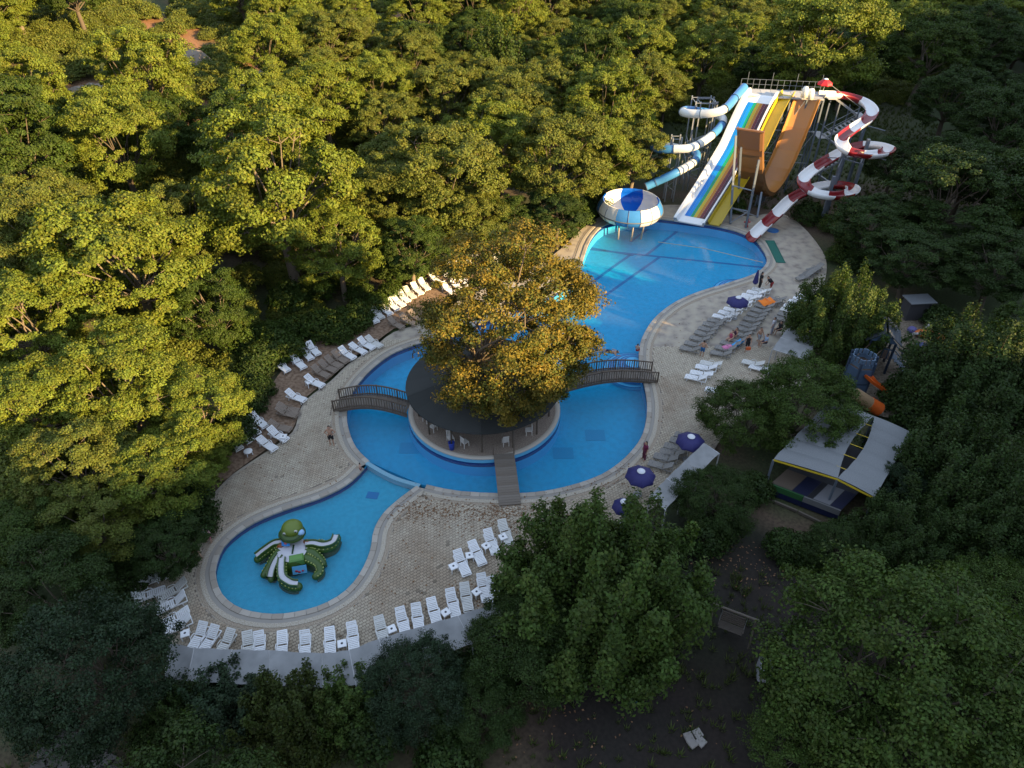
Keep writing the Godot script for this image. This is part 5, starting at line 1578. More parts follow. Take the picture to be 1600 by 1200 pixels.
	var tp: Array = smooth([Vector3(25.44,2.00,-41.00) - org, Vector3(26.23,1.50,-40.94) - org, Vector3(27.03,1.00,-40.87) - org, Vector3(27.56,0.70,-40.78) - org], 4)
	s = mb()
	tube(s, tp.slice(0, 7), 0.5, 14)
	obj("tube_section", s, mat("play_tan", 0.26, 0.17, 0.09, 0.5), o)
	s = mb()
	tube(s, tp.slice(6), 0.53, 14)
	obj("tube_section", s, mat("play_orange"), o)
	# coloured rides on the far side
	var ride := base("toy_ride", "orange and purple toy ride standing by the small grey roof", "toy ride", Vector3(35.94,0.00,-51.44))
	for e in [[Vector3(0, 0.45, 0), Vector3(0.9, 0.35, 0.45), "ride_orange", Color(0.5, 0.13, 0.02)], [Vector3(1.0, 0.4, 0.5), Vector3(0.5, 0.4, 0.5), "ride_orange", Color()], [Vector3(-0.8, 0.35, -0.6), Vector3(0.4, 0.35, 0.4), "ride_purple", Color(0.1, 0.09, 0.25)], [Vector3(0.3, 0.9, -0.2), Vector3(0.3, 0.3, 0.3), "ride_white", Color(0.45, 0.42, 0.42)]]:
		s = mb()
		sphere(s, e[0], e[1])
		obj("body", s, mat(e[2], e[3].r, e[3].g, e[3].b, 0.5), ride)
	s = mb()
	tube(s, [Vector3(-0.5, 0.5, 0.2), Vector3(-1.3, 0.7, 0.5)], 0.12, 8)
	obj("boom", s, mat("ride_white"), ride)
	var r2 := base("toy_ride", "small blue spring rider on the sand beside the orange toy", "toy ride", Vector3(34.82,0.00,-49.59))
	s = mb()
	tube(s, [Vector3.ZERO, UPV * 0.35], 0.12, 8)
	obj("spring", s, steel_mat(), r2)
	s = mb()
	sphere(s, UPV * 0.45, Vector3(0.5, 0.2, 0.35))
	obj("seat", s, mat("ride_navy", 0.03, 0.04, 0.14, 0.5), r2)
	var hut := base("shed", "small flat grey roofed shed at the far end of the playground", "shed", Vector3(36.36,0.00,-54.53) * Vector3(1, 0, 1))
	s = mb()
	chamfer_box(s, Vector3(0, 2.0, 0), Vector3(2.4, 0.1, 1.6), 0.03, Basis(UPV, 0.1))
	obj("roof", s, mat("shed_roof", 0.13, 0.14, 0.15, 0.6), hut)
	s = mb()
	box(s, Vector3(0, 0.95, -0.1), Vector3(2.0, 1.9, 1.2), Basis(UPV, 0.1))
	obj("wall", s, mat("shed_wall", 0.05, 0.05, 0.055, 0.8), hut)
	var post := base("post", "single dark post standing on the playground sand", "post", Vector3(32.10,0.00,-47.56))
	s = mb()
	bar(s, Vector3.ZERO, UPV * 1.5, 0.09)
	obj("shaft", s, blue2, post)
	s = mb()
	box(s, UPV * 1.53, Vector3(0.13, 0.06, 0.13))
	obj("cap", s, wood, post)

func steel_mat() -> StandardMaterial3D:
	return mat("galvanised")

func make_garden() -> void:
	var wood := mat("swing_wood", 0.08, 0.065, 0.052, 0.85)
	# swing bench
	var o := base("swing_bench", "wooden swing bench hanging from a log frame in the shady garden", "swing bench", Vector3(12.07,0.00,-22.60))
	var t := Basis(UPV, -0.45)
	var s := mb()
	for x in [-1.35, 1.35]:
		for z in [-0.5, 0.5]:
			s = mb()
			tube(s, [t * Vector3(x, 0, z * 1.6), t * Vector3(x * 0.95, 2.0, 0)], 0.07, 7)
			obj("frame_leg", s, wood, o)
	s = mb()
	tube(s, [t * Vector3(-1.5, 2.02, 0), t * Vector3(1.5, 2.02, 0)], 0.08, 8)
	obj("top_beam", s, mat("swing_light", 0.12, 0.10, 0.08, 0.85), o)
	for k in 5:
		s = mb()
		box(s, t * Vector3(0, 0.5, -0.1 + 0.12 * k), Vector3(1.5, 0.035, 0.1), t)
		obj("seat_slat", s, wood, o)
	for k in 5:
		s = mb()
		box(s, t * Vector3(0, 0.62 + 0.13 * k, -0.2 - 0.05 * k), Vector3(1.5, 0.1, 0.03), t * Basis(Vector3.RIGHT, -0.3))
		obj("back_slat", s, wood, o)
	for x in [-0.78, 0.78]:
		s = mb()
		box(s, t * Vector3(x, 0.75, 0.12), Vector3(0.06, 0.06, 0.6), t)
		obj("armrest", s, wood, o)
		s = mb()
		bar(s, t * Vector3(x, 0.75, 0.1), t * Vector3(x, 2.0, 0), 0.025)
		obj("chain", s, steel_mat(), o)
	o.scale = Vector3.ONE * 0.85
	# planter with teal rim
	var pl := base("planter", "square wooden planter frame with teal rim under the mulberry", "planter", Vector3(6.51,0.00,-19.64))
	var pb := Basis(UPV, 0.62)
	for k in 4:
		s = mb()
		var b := pb * Basis(UPV, PI / 2 * k)
		chamfer_box(s, b * Vector3(0, 0.14, 0.85), Vector3(1.86, 0.28, 0.14), 0.02, b)
		obj("side_board", s, mat("teal_wood", 0.015, 0.06, 0.075, 0.7), pl)
	s = mb()
	box(s, UPV * 0.08, Vector3(1.5, 0.1, 1.5), pb)
	obj("soil", s, mat("potting_soil", 0.06, 0.04, 0.03, 0.95), pl)
	# white bin box
	var wb := base("white_crate", "white metal box with dark open top at the edge of the walnut tree", "box", Vector3(13.16,0.00,-20.03))
	var wt := Basis(UPV, -0.25)
	for e in [[Vector3(0.27, 0.5, 0), Vector3(0.05, 1.0, 0.9)], [Vector3(-0.27, 0.5, 0), Vector3(0.05, 1.0, 0.9)], [Vector3(0, 0.5, 0.45), Vector3(0.58, 1.0, 0.05)], [Vector3(0, 0.5, -0.45), Vector3(0.58, 1.0, 0.05)]]:
		s = mb()
		box(s, wt * e[0], e[1], wt)
		obj("side", s, mat("crate_white", 0.38, 0.39, 0.42, 0.5), wb)
	s = mb()
	box(s, UPV * 0.6, Vector3(0.5, 0.02, 0.86), wt)
	obj("inside", s, mat("crate_dark", 0.02, 0.02, 0.025, 0.9), wb)
	# stepping stones
	for e in [[Vector3(8.64,0.00,-16.72), 0], [Vector3(9.11,0.00,-16.88), 1], [Vector3(8.77,0.00,-16.41), 2], [Vector3(9.19,0.00,-16.48), 3]]:
		s = mb()
		chamfer_box(s, UPV * 0.0, Vector3(0.42, 0.14, 0.42), 0.02, Basis(UPV, 0.3 + 0.13 * e[1]))
		tag(obj("stepping_stone", s, mat("step_stone%d" % (e[1] % 2), 0.24 + 0.04 * (e[1] % 2), 0.22 + 0.04 * (e[1] % 2), 0.2 + 0.04 * (e[1] % 2), 0.9)), "grey concrete slab in the block of four on the dark lawn, %s" % ["upper left", "upper right", "lower left", "lower right"][e[1]], "paving slab", "slabs on the dark lawn")
		get_child(get_child_count() - 1).position = e[0] * Vector3(1, 0, 1) + UPV * 0.06
	# rocks on the wooded slope
	for e in [[Vector3(-47, 0, -104), 2.6, "pale rock outcrop in the reddish clearing on the upper slope"], [Vector3(-52, 0, -92), 2.2, "grey rock face between the trees of the upper left slope"], [Vector3(-36, 0, -104), 2.4, "grey rock ledge in the gap between the upper slope trees"], [Vector3(-20, 0, -139), 2.6, "pale rock under the reddish bank at the top of the forest"]]:
		s = mb()
		s.set_smooth_group(-1)
		var p: Vector3 = e[0]
		p.y = land(p.x, p.z)
		var ro := base("rock", e[2], "rock", p)
		for k in 4:
			s = mb()
			rock(s, Vector3(rng.randfn() * 1.4, 0.3, rng.randfn() * 1.0), e[1] * rng.randf_range(0.5, 0.9))
			obj("boulder", s, mat("rock%d" % (k % 2), 0.22 + 0.04 * (k % 2), 0.18 + 0.03 * (k % 2), 0.14 + 0.02 * (k % 2), 0.95), ro)

func rock(st: SurfaceTool, at: Vector3, r: float) -> void:
	var sp := SphereMesh.new()
	sp.radius = 1
	sp.height = 2
	sp.radial_segments = 9
	sp.rings = 5
	var a := sp.get_mesh_arrays()
	var v: PackedVector3Array = a[Mesh.ARRAY_VERTEX]
	var ph := rng.randf() * 9
	for i in a[Mesh.ARRAY_INDEX]:
		var p: Vector3 = v[i]
		st.add_vertex(at + p * r * (1.0 + 0.22 * sin(p.x * 5 + ph) * cos(p.z * 4 + ph) + 0.12 * sin(p.y * 7 + ph)) * Vector3(1.15, 0.75, 1.0))

# ---------- people: one skin over a jointed skeleton ----------
func field(bones: Array, p: Vector3, k: float) -> float:
	var d := 10.0
	for b in bones:
		var a: Vector3 = b[0]
		var ab: Vector3 = b[1] - a
		var t := clampf((p - a).dot(ab) / maxf(ab.length_squared(), 1e-6), 0, 1)
		var e: float = (p - a - ab * t).length() - lerpf(b[2], b[3], t)
		var h := maxf(k - absf(d - e), 0.0) / k
		d = minf(d, e) - h * h * k * 0.25
	return d

func skin(st: SurfaceTool, bones: Array, cell: float, grow := 0.0, y0 := -9.0, y1 := 9.0, k := 0.05) -> void:
	# surface nets: one vertex in every cell that the surface crosses
	var lo := Vector3.ONE * 99
	var hi := Vector3.ONE * -99
	for b in bones:
		for e in [[b[0], b[2]], [b[1], b[3]]]:
			lo = lo.min(e[0] - Vector3.ONE * (e[1] + grow + cell * 2))
			hi = hi.max(e[0] + Vector3.ONE * (e[1] + grow + cell * 2))
	lo.y = maxf(lo.y, y0 - cell * 2)
	hi.y = minf(hi.y, y1 + cell * 2)
	var n := Vector3i(((hi - lo) / cell).ceil()) + Vector3i.ONE
	var val := PackedFloat32Array()
	val.resize(n.x * n.y * n.z)
	for z in n.z:
		for y in n.y:
			for x in n.x:
				var p := lo + Vector3(x, y, z) * cell
				val[x + n.x * (y + n.y * z)] = maxf(field(bones, p, k) - grow, maxf(y0 - p.y, p.y - y1))
	var vert := {}
	var corner := [0, 1, n.x, n.x + 1, n.x * n.y, n.x * n.y + 1, n.x * n.y + n.x, n.x * n.y + n.x + 1]
	for z in n.z - 1:
		for y in n.y - 1:
			for x in n.x - 1:
				var i := x + n.x * (y + n.y * z)
				var sum := Vector3.ZERO
				var hits := 0
				for e in [[0, 1], [2, 3], [4, 5], [6, 7], [0, 2], [1, 3], [4, 6], [5, 7], [0, 4], [1, 5], [2, 6], [3, 7]]:
					var a := val[i + corner[e[0]]]
					var b := val[i + corner[e[1]]]
					if (a < 0) != (b < 0):
						var t := a / (a - b)
						var pa := Vector3(e[0] & 1, (e[0] >> 1) & 1, e[0] >> 2)
						var pb := Vector3(e[1] & 1, (e[1] >> 1) & 1, e[1] >> 2)
						sum += pa.lerp(pb, t)
						hits += 1
				if hits: vert[i] = lo + (Vector3(x, y, z) + sum / hits) * cell
	st.set_smooth_group(0)
	var step := [1, n.x, n.x * n.y]
	for i in vert:
		for ax in 3:
			var u: int = step[(ax + 1) % 3]
			var w: int = step[(ax + 2) % 3]
			if vert.has(i - u) and vert.has(i - w) and vert.has(i - u - w):
				var a := val[i]
				var b := val[i + step[ax]]
				if (a < 0) == (b < 0): continue
				if a < 0: quad(st, vert[i], vert[i - w], vert[i - u - w], vert[i - u])
				else: quad(st, vert[i], vert[i - u], vert[i - u - w], vert[i - w])

func pose(kind: String) -> Dictionary:
	# joints of a 1.72 m figure that faces +z
	var j := {"hip": Vector3(0, 0.93, 0), "chest": Vector3(0, 1.28, 0), "neck": Vector3(0, 1.46, 0), "head": Vector3(0, 1.60, 0.02)}
	for s in [-1, 1]:
		var k := "l" if s < 0 else "r"
		j["sh" + k] = Vector3(0.18 * s, 1.40, 0)
		j["el" + k] = Vector3(0.25 * s, 1.12, -0.02)
		j["wr" + k] = Vector3(0.27 * s, 0.87, 0.05)
		j["th" + k] = Vector3(0.095 * s, 0.90, 0)
		j["kn" + k] = Vector3(0.11 * s, 0.49, 0.02)
		j["an" + k] = Vector3(0.12 * s, 0.08, 0)
	match kind:
		"walk":
			j.knl = Vector3(-0.10, 0.50, 0.16)
			j.anl = Vector3(-0.10, 0.09, 0.22)
			j.knr = Vector3(0.10, 0.48, -0.03)
			j.anr = Vector3(0.10, 0.13, -0.30)
			j.ell = Vector3(-0.25, 1.13, -0.10)
			j.wrl = Vector3(-0.26, 0.90, 0.02)
			j.elr = Vector3(0.25, 1.13, 0.09)
			j.wrr = Vector3(0.24, 0.93, 0.24)
		"hips":
			j.ell = Vector3(-0.36, 1.14, -0.05)
			j.wrl = Vector3(-0.17, 0.99, 0.06)
			j.elr = Vector3(0.36, 1.14, -0.05)
			j.wrr = Vector3(0.17, 0.99, 0.06)
		"bend":
			j.chest = Vector3(0, 1.17, 0.24)
			j.neck = Vector3(0, 1.30, 0.36)
			j.head = Vector3(0, 1.40, 0.46)
			for k in ["l", "r"]:
				var s := -1.0 if k == "l" else 1.0
				j["sh" + k] = Vector3(0.18 * s, 1.25, 0.31)
				j["el" + k] = Vector3(0.22 * s, 0.98, 0.36)
				j["wr" + k] = Vector3(0.18 * s, 0.78, 0.48)
		"sit":
			var low := Vector3(0, -0.46, 0)
			for q in j.keys():
				if not q.begins_with("kn") and not q.begins_with("an"): j[q] += low
			for k in ["l", "r"]:
				var s := -1.0 if k == "l" else 1.0
				j["kn" + k] = Vector3(0.13 * s, 0.47, 0.42)
				j["an" + k] = Vector3(0.14 * s, 0.08, 0.46)
				j["wr" + k] = Vector3(0.14 * s, 0.52, 0.30)
				j["el" + k] = Vector3(0.25 * s, 0.68, 0.06)
		"swim":
			for q in j.keys():
				var v: Vector3 = j[q]
				j[q] = Vector3(v.x, -0.02 - v.z * 0.6, v.y - 0.9)
			j.head = Vector3(0, 0.1, 0.70)
			j.neck = Vector3(0, 0.0, 0.57)
			j.ell = Vector3(-0.36, -0.02, 0.62)
			j.wrl = Vector3(-0.34, 0.0, 0.86)
			j.elr = Vector3(0.42, -0.05, 0.42)
			j.wrr = Vector3(0.48, -0.06, 0.18)
	return j

func figure(kind: String) -> Dictionary:
	# meshes of one pose: body, hair, trunks, top
	var j := pose(kind)
	var bones := []
	bones.append([j.hip, j.chest, 0.135, 0.15])
	bones.append([j.chest, j.neck - (j.neck - j.chest).normalized() * 0.04, 0.15, 0.09])
	bones.append([j.neck, j.head, 0.055, 0.07])
	var fwd: Vector3 = Vector3(0, 0, 1) if kind != "swim" else Vector3(0, 0.3, 0.95)
	var crown: Vector3 = j.head + (Vector3(0, 0.07, -0.01) if kind != "swim" else Vector3(0, 0.06, -0.03))
	bones.append([j.head, crown, 0.085, 0.09])
	bones.append([j.head + fwd * 0.085 + Vector3(0, 0.015, 0), j.head + fwd * 0.1, 0.016, 0.02])
	bones.append([j.head + fwd * 0.06 - Vector3(0, 0.06, 0), j.head + fwd * 0.05 - Vector3(0, 0.05, 0), 0.04, 0.05])
	for k in ["l", "r"]:
		var s := -1.0 if k == "l" else 1.0
		bones.append([j.head + Vector3(0.088 * s, 0.01, -0.01), j.head + Vector3(0.09 * s, 0.03, -0.01), 0.018, 0.022])
		bones.append([j.neck, j["sh" + k], 0.06, 0.06])
		bones.append([j["sh" + k], j["el" + k], 0.056, 0.042])
		bones.append([j["el" + k], j["wr" + k], 0.042, 0.028])
		bones.append([j["th" + k], j["kn" + k], 0.088, 0.055])
		bones.append([j["kn" + k], j["an" + k], 0.056, 0.036])
		var toe: Vector3 = j["an" + k] + (Vector3(0.02 * s, -0.045, 0.15) if kind != "swim" else Vector3(0, -0.02, -0.16))
		bones.append([j["an" + k] - Vector3(0, 0.03, 0.02), toe, 0.04, 0.03])
		var dir: Vector3 = (j["wr" + k] - j["el" + k]).normalized()
		bones.append([j["wr" + k], j["wr" + k] + dir * 0.08, 0.032, 0.036])
	var st := mb()
	skin(st, bones, 0.026)
	for k in ["l", "r"]:
		var s := -1.0 if k == "l" else 1.0
		var dir: Vector3 = (j["wr" + k] - j["el" + k]).normalized()
		var wide := dir.cross(Vector3(s, 0, 0.1)).normalized()
		var curl := dir.cross(wide)
		var palm: Vector3 = j["wr" + k] + dir * 0.09
		for f in 4:
			var b: Vector3 = palm + wide * (0.027 - 0.018 * f)
			var l: float = [0.072, 0.08, 0.076, 0.06][f]
			tube(st, [b, b + dir * l * 0.5 + curl * 0.004, b + dir * l * 0.9 + curl * 0.02], [0.0095, 0.009, 0.0075], 5)
		tube(st, [palm - dir * 0.06 + wide * 0.03, palm - dir * 0.03 + wide * 0.055, palm + wide * 0.06 + curl * 0.012], [0.012, 0.011, 0.009], 5)
	st.generate_normals()
	var out := {"body": st.commit()}
	st = mb()
	var back := Vector3(0, 0, -0.03) if kind != "swim" else Vector3(0, -0.01, -0.04)
	skin(st, [[j.head + back + Vector3(0, 0.03, 0), crown + back * 0.5 + Vector3(0, 0.015, 0), 0.088, 0.092]], 0.03)
	st.generate_normals()
	out["hair"] = st.commit()
	st = mb()
	skin(st, [[j.head + back, j.neck + back * 1.6, 0.09, 0.07], [j.neck + back * 1.6, j.chest + Vector3(0, 0.08, -0.1) if kind != "swim" else j.neck, 0.07, 0.05], [j.head + back + Vector3(0, 0.03, 0), crown + back * 0.5 + Vector3(0, 0.015, 0), 0.088, 0.092]], 0.03)
	st.generate_normals()
	out["long_hair"] = st.commit()
	st = mb()
	var short_l := []
	for k in ["l", "r"]: short_l.append([j["th" + k], j["th" + k].lerp(j["kn" + k], 0.72), 0.092, 0.072])
	skin(st, [[j.hip - (j.hip - j.chest) * -0.05, j.hip + (j.chest - j.hip) * 0.22, 0.14, 0.137]] + short_l, 0.028, 0.014)
	st.generate_normals()
	out["shorts"] = st.commit()
	st = mb()
	var sl := []
	for k in ["l", "r"]:
		sl.append([j.neck.lerp(j.chest, 0.2), j["sh" + k], 0.062, 0.062])
		sl.append([j["sh" + k], j["sh" + k].lerp(j["el" + k], 0.6), 0.058, 0.052])
	skin(st, [[j.hip.lerp(j.chest, 0.1), j.chest, 0.137, 0.152], [j.chest, j.chest.lerp(j.neck, 0.55), 0.152, 0.1]] + sl, 0.028, 0.016)
	st.generate_normals()
	out["shirt"] = st.commit()
	st = mb()
	skin(st, [[j.hip, j.chest, 0.138, 0.152], [j.chest, j.chest.lerp(j.neck, 0.3), 0.152, 0.12]], 0.028, 0.012)
	st.generate_normals()
	out["swimsuit"] = st.commit()
	st = mb()
	var leg_l := []
	for k in ["l", "r"]:
		leg_l.append([j["th" + k], j["kn" + k], 0.094, 0.075])
		leg_l.append([j["kn" + k], j["an" + k].lerp(j["kn" + k], 0.08), 0.075, 0.06])
	skin(st, [[j.hip, j.hip + (j.chest - j.hip) * 0.22, 0.14, 0.137]] + leg_l, 0.03, 0.012)
	st.generate_normals()
	out["trousers"] = st.commit()
	return out

func make_people() -> void:
	var made := {}
	var tan := [mat("skin_tan", 0.40, 0.23, 0.15, 0.55), mat("skin_light", 0.50, 0.31, 0.22, 0.55)]
	var list := [
		["hips", Vector3(-12.97,0.03,-37.64), 0.1, 1.03, 0, "hair", {"shorts": Color(0.012, 0.012, 0.014)}, "shirtless man in black shorts standing alone on the left deck"],
		["stand", Vector3(9.29,0.03,-36.12), -1.2, 0.98, 0, "long_hair", {"shirt": Color(0.13, 0.012, 0.05), "trousers": Color(0.09, 0.012, 0.035)}, "person in long burgundy clothes walking at the right of the ring pool"],
		["hips", Vector3(15.95,0.03,-48.52), 2.7, 0.95, 0, "hair", {"shorts": Color(0.02, 0.12, 0.3)}, "shirtless person in blue shorts at the near end of the grey lounger row"],
		["stand", Vector3(23.91,0.03,-59.85), 1.6, 1.0, 0, "hair", {"shirt": Color(0.012, 0.012, 0.016), "trousers": Color(0.015, 0.015, 0.02)}, "person dressed in black beside the folded parasol"],
		["bend", Vector3(24.79,0.03,-59.25), -1.7, 1.03, 0, "hair", {"shirt": Color(0.014, 0.014, 0.018), "shorts": Color(0.22, 0.02, 0.02)}, "person in dark shirt and red shorts bending over a lounger"],
		["stand", Vector3(22.80,0.03,-51.89), -2.2, 1.0, 0, "hair", {"shirt": Color(0.55, 0.55, 0.6), "trousers": Color(0.3, 0.3, 0.36)}, "person in white shirt standing between the lounger rows"],
		["sit", Vector3(23.50,0.03,-51.99), -1.3, 1.0, 0, "long_hair", {"shirt": Color(0.012, 0.012, 0.02), "shorts": Color(0.012, 0.012, 0.02)}, "person in black sitting beside the corner of the far canopy"],
		["walk", Vector3(21.21,0.03,-50.41), 0.4, 0.95, 0, "hair", {"shorts": Color(0.28, 0.3, 0.32)}, "shirtless person in pale shorts walking between the lounger rows"],
		["walk", Vector3(19.94,0.03,-49.36), -0.3, 0.96, 0, "long_hair", {"swimsuit": Color(0.012, 0.012, 0.016), "shorts": Color(0.014, 0.014, 0.018)}, "person in black swimwear walking with an orange bag"],
		["sit", Vector3(21.71,0.03,-50.03), -1.5, 0.98, 0, "hair", {"shirt": Color(0.3, 0.4, 0.55), "shorts": Color(0.02, 0.02, 0.05)}, "person in pale blue top sitting below the far canopy"],
		["sit", Vector3(18.87,0.05,-50.58), -1.0, 0.98, 1, "long_hair", {"swimsuit": Color(0.4, 0.05, 0.12)}, "person in pink swimsuit sitting on a grey lounger"],
		["sit", Vector3(19.35,0.05,-50.97), -1.3, 0.98, 0, "long_hair", {"swimsuit": Color(0.05, 0.02, 0.05)}, "long haired person in dark swimsuit sitting next to the pink one"],
		["sit", Vector3(10.57,0.03,-48.99), 2.6, 0.75, 1, "hair", {"shorts": Color(0.3, 0.02, 0.03)}, "child in red shorts sitting at the rim above the round pool steps"],
		["swim", Vector3(8.37,-0.14,-49.51), 1.2, 1.0, 0, "hair", {"shorts": Color(0.02, 0.02, 0.06)}, "dark haired swimmer off the round pool steps"],
		["stand", Vector3(-10.48,-0.40,-35.10), 2.0, 0.62, 1, "hair", {"shorts": Color(0.25, 0.02, 0.02)}, "small child standing in the corner of the children's pool"],
		["stand", Vector3(-19.03,0.03,-28.82), 1.4, 0.66, 1, "hair", {"shirt": Color(0.5, 0.55, 0.65), "shorts": Color(0.1, 0.1, 0.2)}, "small child in white top at the left rim of the children's pool"],
		["stand", Vector3(-18.69,0.03,-28.77), -1.4, 0.64, 1, "hair", {"shirt": Color(0.6, 0.3, 0.36), "shorts": Color(0.4, 0.1, 0.15)}, "small child in pink and white at the left rim of the children's pool"],
		["sit", Vector3(-19.29,0.03,-27.73), 0.9, 0.85, 1, "long_hair", {"shirt": Color(0.55, 0.03, 0.12), "shorts": Color(0.06, 0.02, 0.04)}, "person in bright pink top sitting under the branches left of the children's pool"],
	]
	for e in list:
		if not made.has(e[0]): made[e[0]] = figure(e[0])
		var f: Dictionary = made[e[0]]
		var o := base("person", e[7], "person", e[1], e[2])
		o.scale = Vector3.ONE * e[3]
		put("body", f.body, tan[e[4]], o)
		put("hair", f[e[5]], mat("hair_dark", 0.02, 0.013, 0.01, 0.6), o)
		for c in e[6]:
			var k: Color = e[6][c]
			put(c, f[c], mat("cloth_%.3f_%.3f_%.3f" % [k.r, k.g, k.b], k.r, k.g, k.b, 0.85), o)
	var bag := base("bag", "orange bag carried by the person in black swimwear", "bag", Vector3(19.86,0.55,-48.81))
	var s := mb()
	chamfer_box(s, Vector3(0, 0.12, 0), Vector3(0.36, 0.3, 0.16), 0.05)
	obj("pouch", s, mat("bag_orange", 0.6, 0.12, 0.03, 0.7), bag)
	s = mb()
	tube(s, smooth([Vector3(-0.12, 0.26, 0), Vector3(0, 0.42, 0), Vector3(0.12, 0.26, 0)], 4), 0.015, 5)
	obj("handle", s, mat("bag_strap", 0.1, 0.03, 0.02, 0.8), bag)

# ---------- trees ----------
func leafy(spots: Array, per: int, leaf: float, seed_n: int, gold := 0.0) -> ArrayMesh:
	# leaf-sized folded blades round clump centres [centre, radii, outward]
	var r := RandomNumberGenerator.new()
	r.seed = seed_n
	var total := spots.size() * per
	var v := PackedVector3Array()
	var c := PackedColorArray()
	var n := PackedVector3Array()
	var ids := PackedInt32Array()
	v.resize(total * 4)
	c.resize(total * 4)
	n.resize(total * 4)
	ids.resize(total * 6)
	var i := 0
	for s in spots:
		var mid: Vector3 = s[0]
		var rad: Vector3 = s[1]
		var tint := r.randf_range(0.72, 1.0)
		var warm := clampf(r.randf() * 0.6 + gold * r.randf_range(0.4, 1.0), 0, 1)
		for k in per:
			var d := Vector3(r.randfn(), r.randfn(), r.randfn())
			d = d.normalized()
			if d.y < -0.2: d.y *= -0.6
			var p := mid + d * rad * (0.25 + 0.95 * sqrt(r.randf())) + Vector3(r.randfn(), r.randfn(), r.randfn()) * 0.07
			var nor: Vector3 = (d * 0.55 + s[2] * 0.5 + Vector3(r.randfn(), r.randfn() + 0.15, r.randfn()) * 0.5).normalized()
			var a: Vector3 = nor.cross(Vector3(r.randfn(), r.randfn(), r.randfn())).normalized()
			var b: Vector3 = nor.cross(a)
			var l := leaf * r.randf_range(0.6, 1.35)
			var w := l * r.randf_range(0.55, 0.8)
			v[i * 4] = p - a * l * 0.5
			v[i * 4 + 1] = p + b * w * 0.5 + nor * l * 0.1
			v[i * 4 + 2] = p + a * l * 0.55
			v[i * 4 + 3] = p - b * w * 0.5 + nor * l * 0.1
			var br := tint * r.randf_range(0.55, 1.0)
			var y := clampf(warm * 0.5 + r.randfn() * 0.16, 0, 1)
			var col := Color(br * lerpf(0.66, 1.0, y), br * lerpf(0.92, 0.84, y), br * lerpf(0.75, 0.7, y))
			if gold > 0:
				var g := clampf(warm + r.randfn() * 0.3, 0, 1)
				col = Color(br * lerpf(0.40, 1.0, g), br * lerpf(0.62, 0.80, g), br * lerpf(0.6, 0.5, g))
			for q in 4:
				n[i * 4 + q] = nor
				c[i * 4 + q] = col
			ids[i * 6] = i * 4
			ids[i * 6 + 1] = i * 4 + 1
			ids[i * 6 + 2] = i * 4 + 2
			ids[i * 6 + 3] = i * 4
			ids[i * 6 + 4] = i * 4 + 2
			ids[i * 6 + 5] = i * 4 + 3
			i += 1
	var arr := []
	arr.resize(Mesh.ARRAY_MAX)
	arr[Mesh.ARRAY_VERTEX] = v
	arr[Mesh.ARRAY_NORMAL] = n
	arr[Mesh.ARRAY_COLOR] = c
	arr[Mesh.ARRAY_INDEX] = ids
	var m := ArrayMesh.new()
	m.add_surface_from_arrays(Mesh.PRIMITIVE_TRIANGLES, arr)
	return m

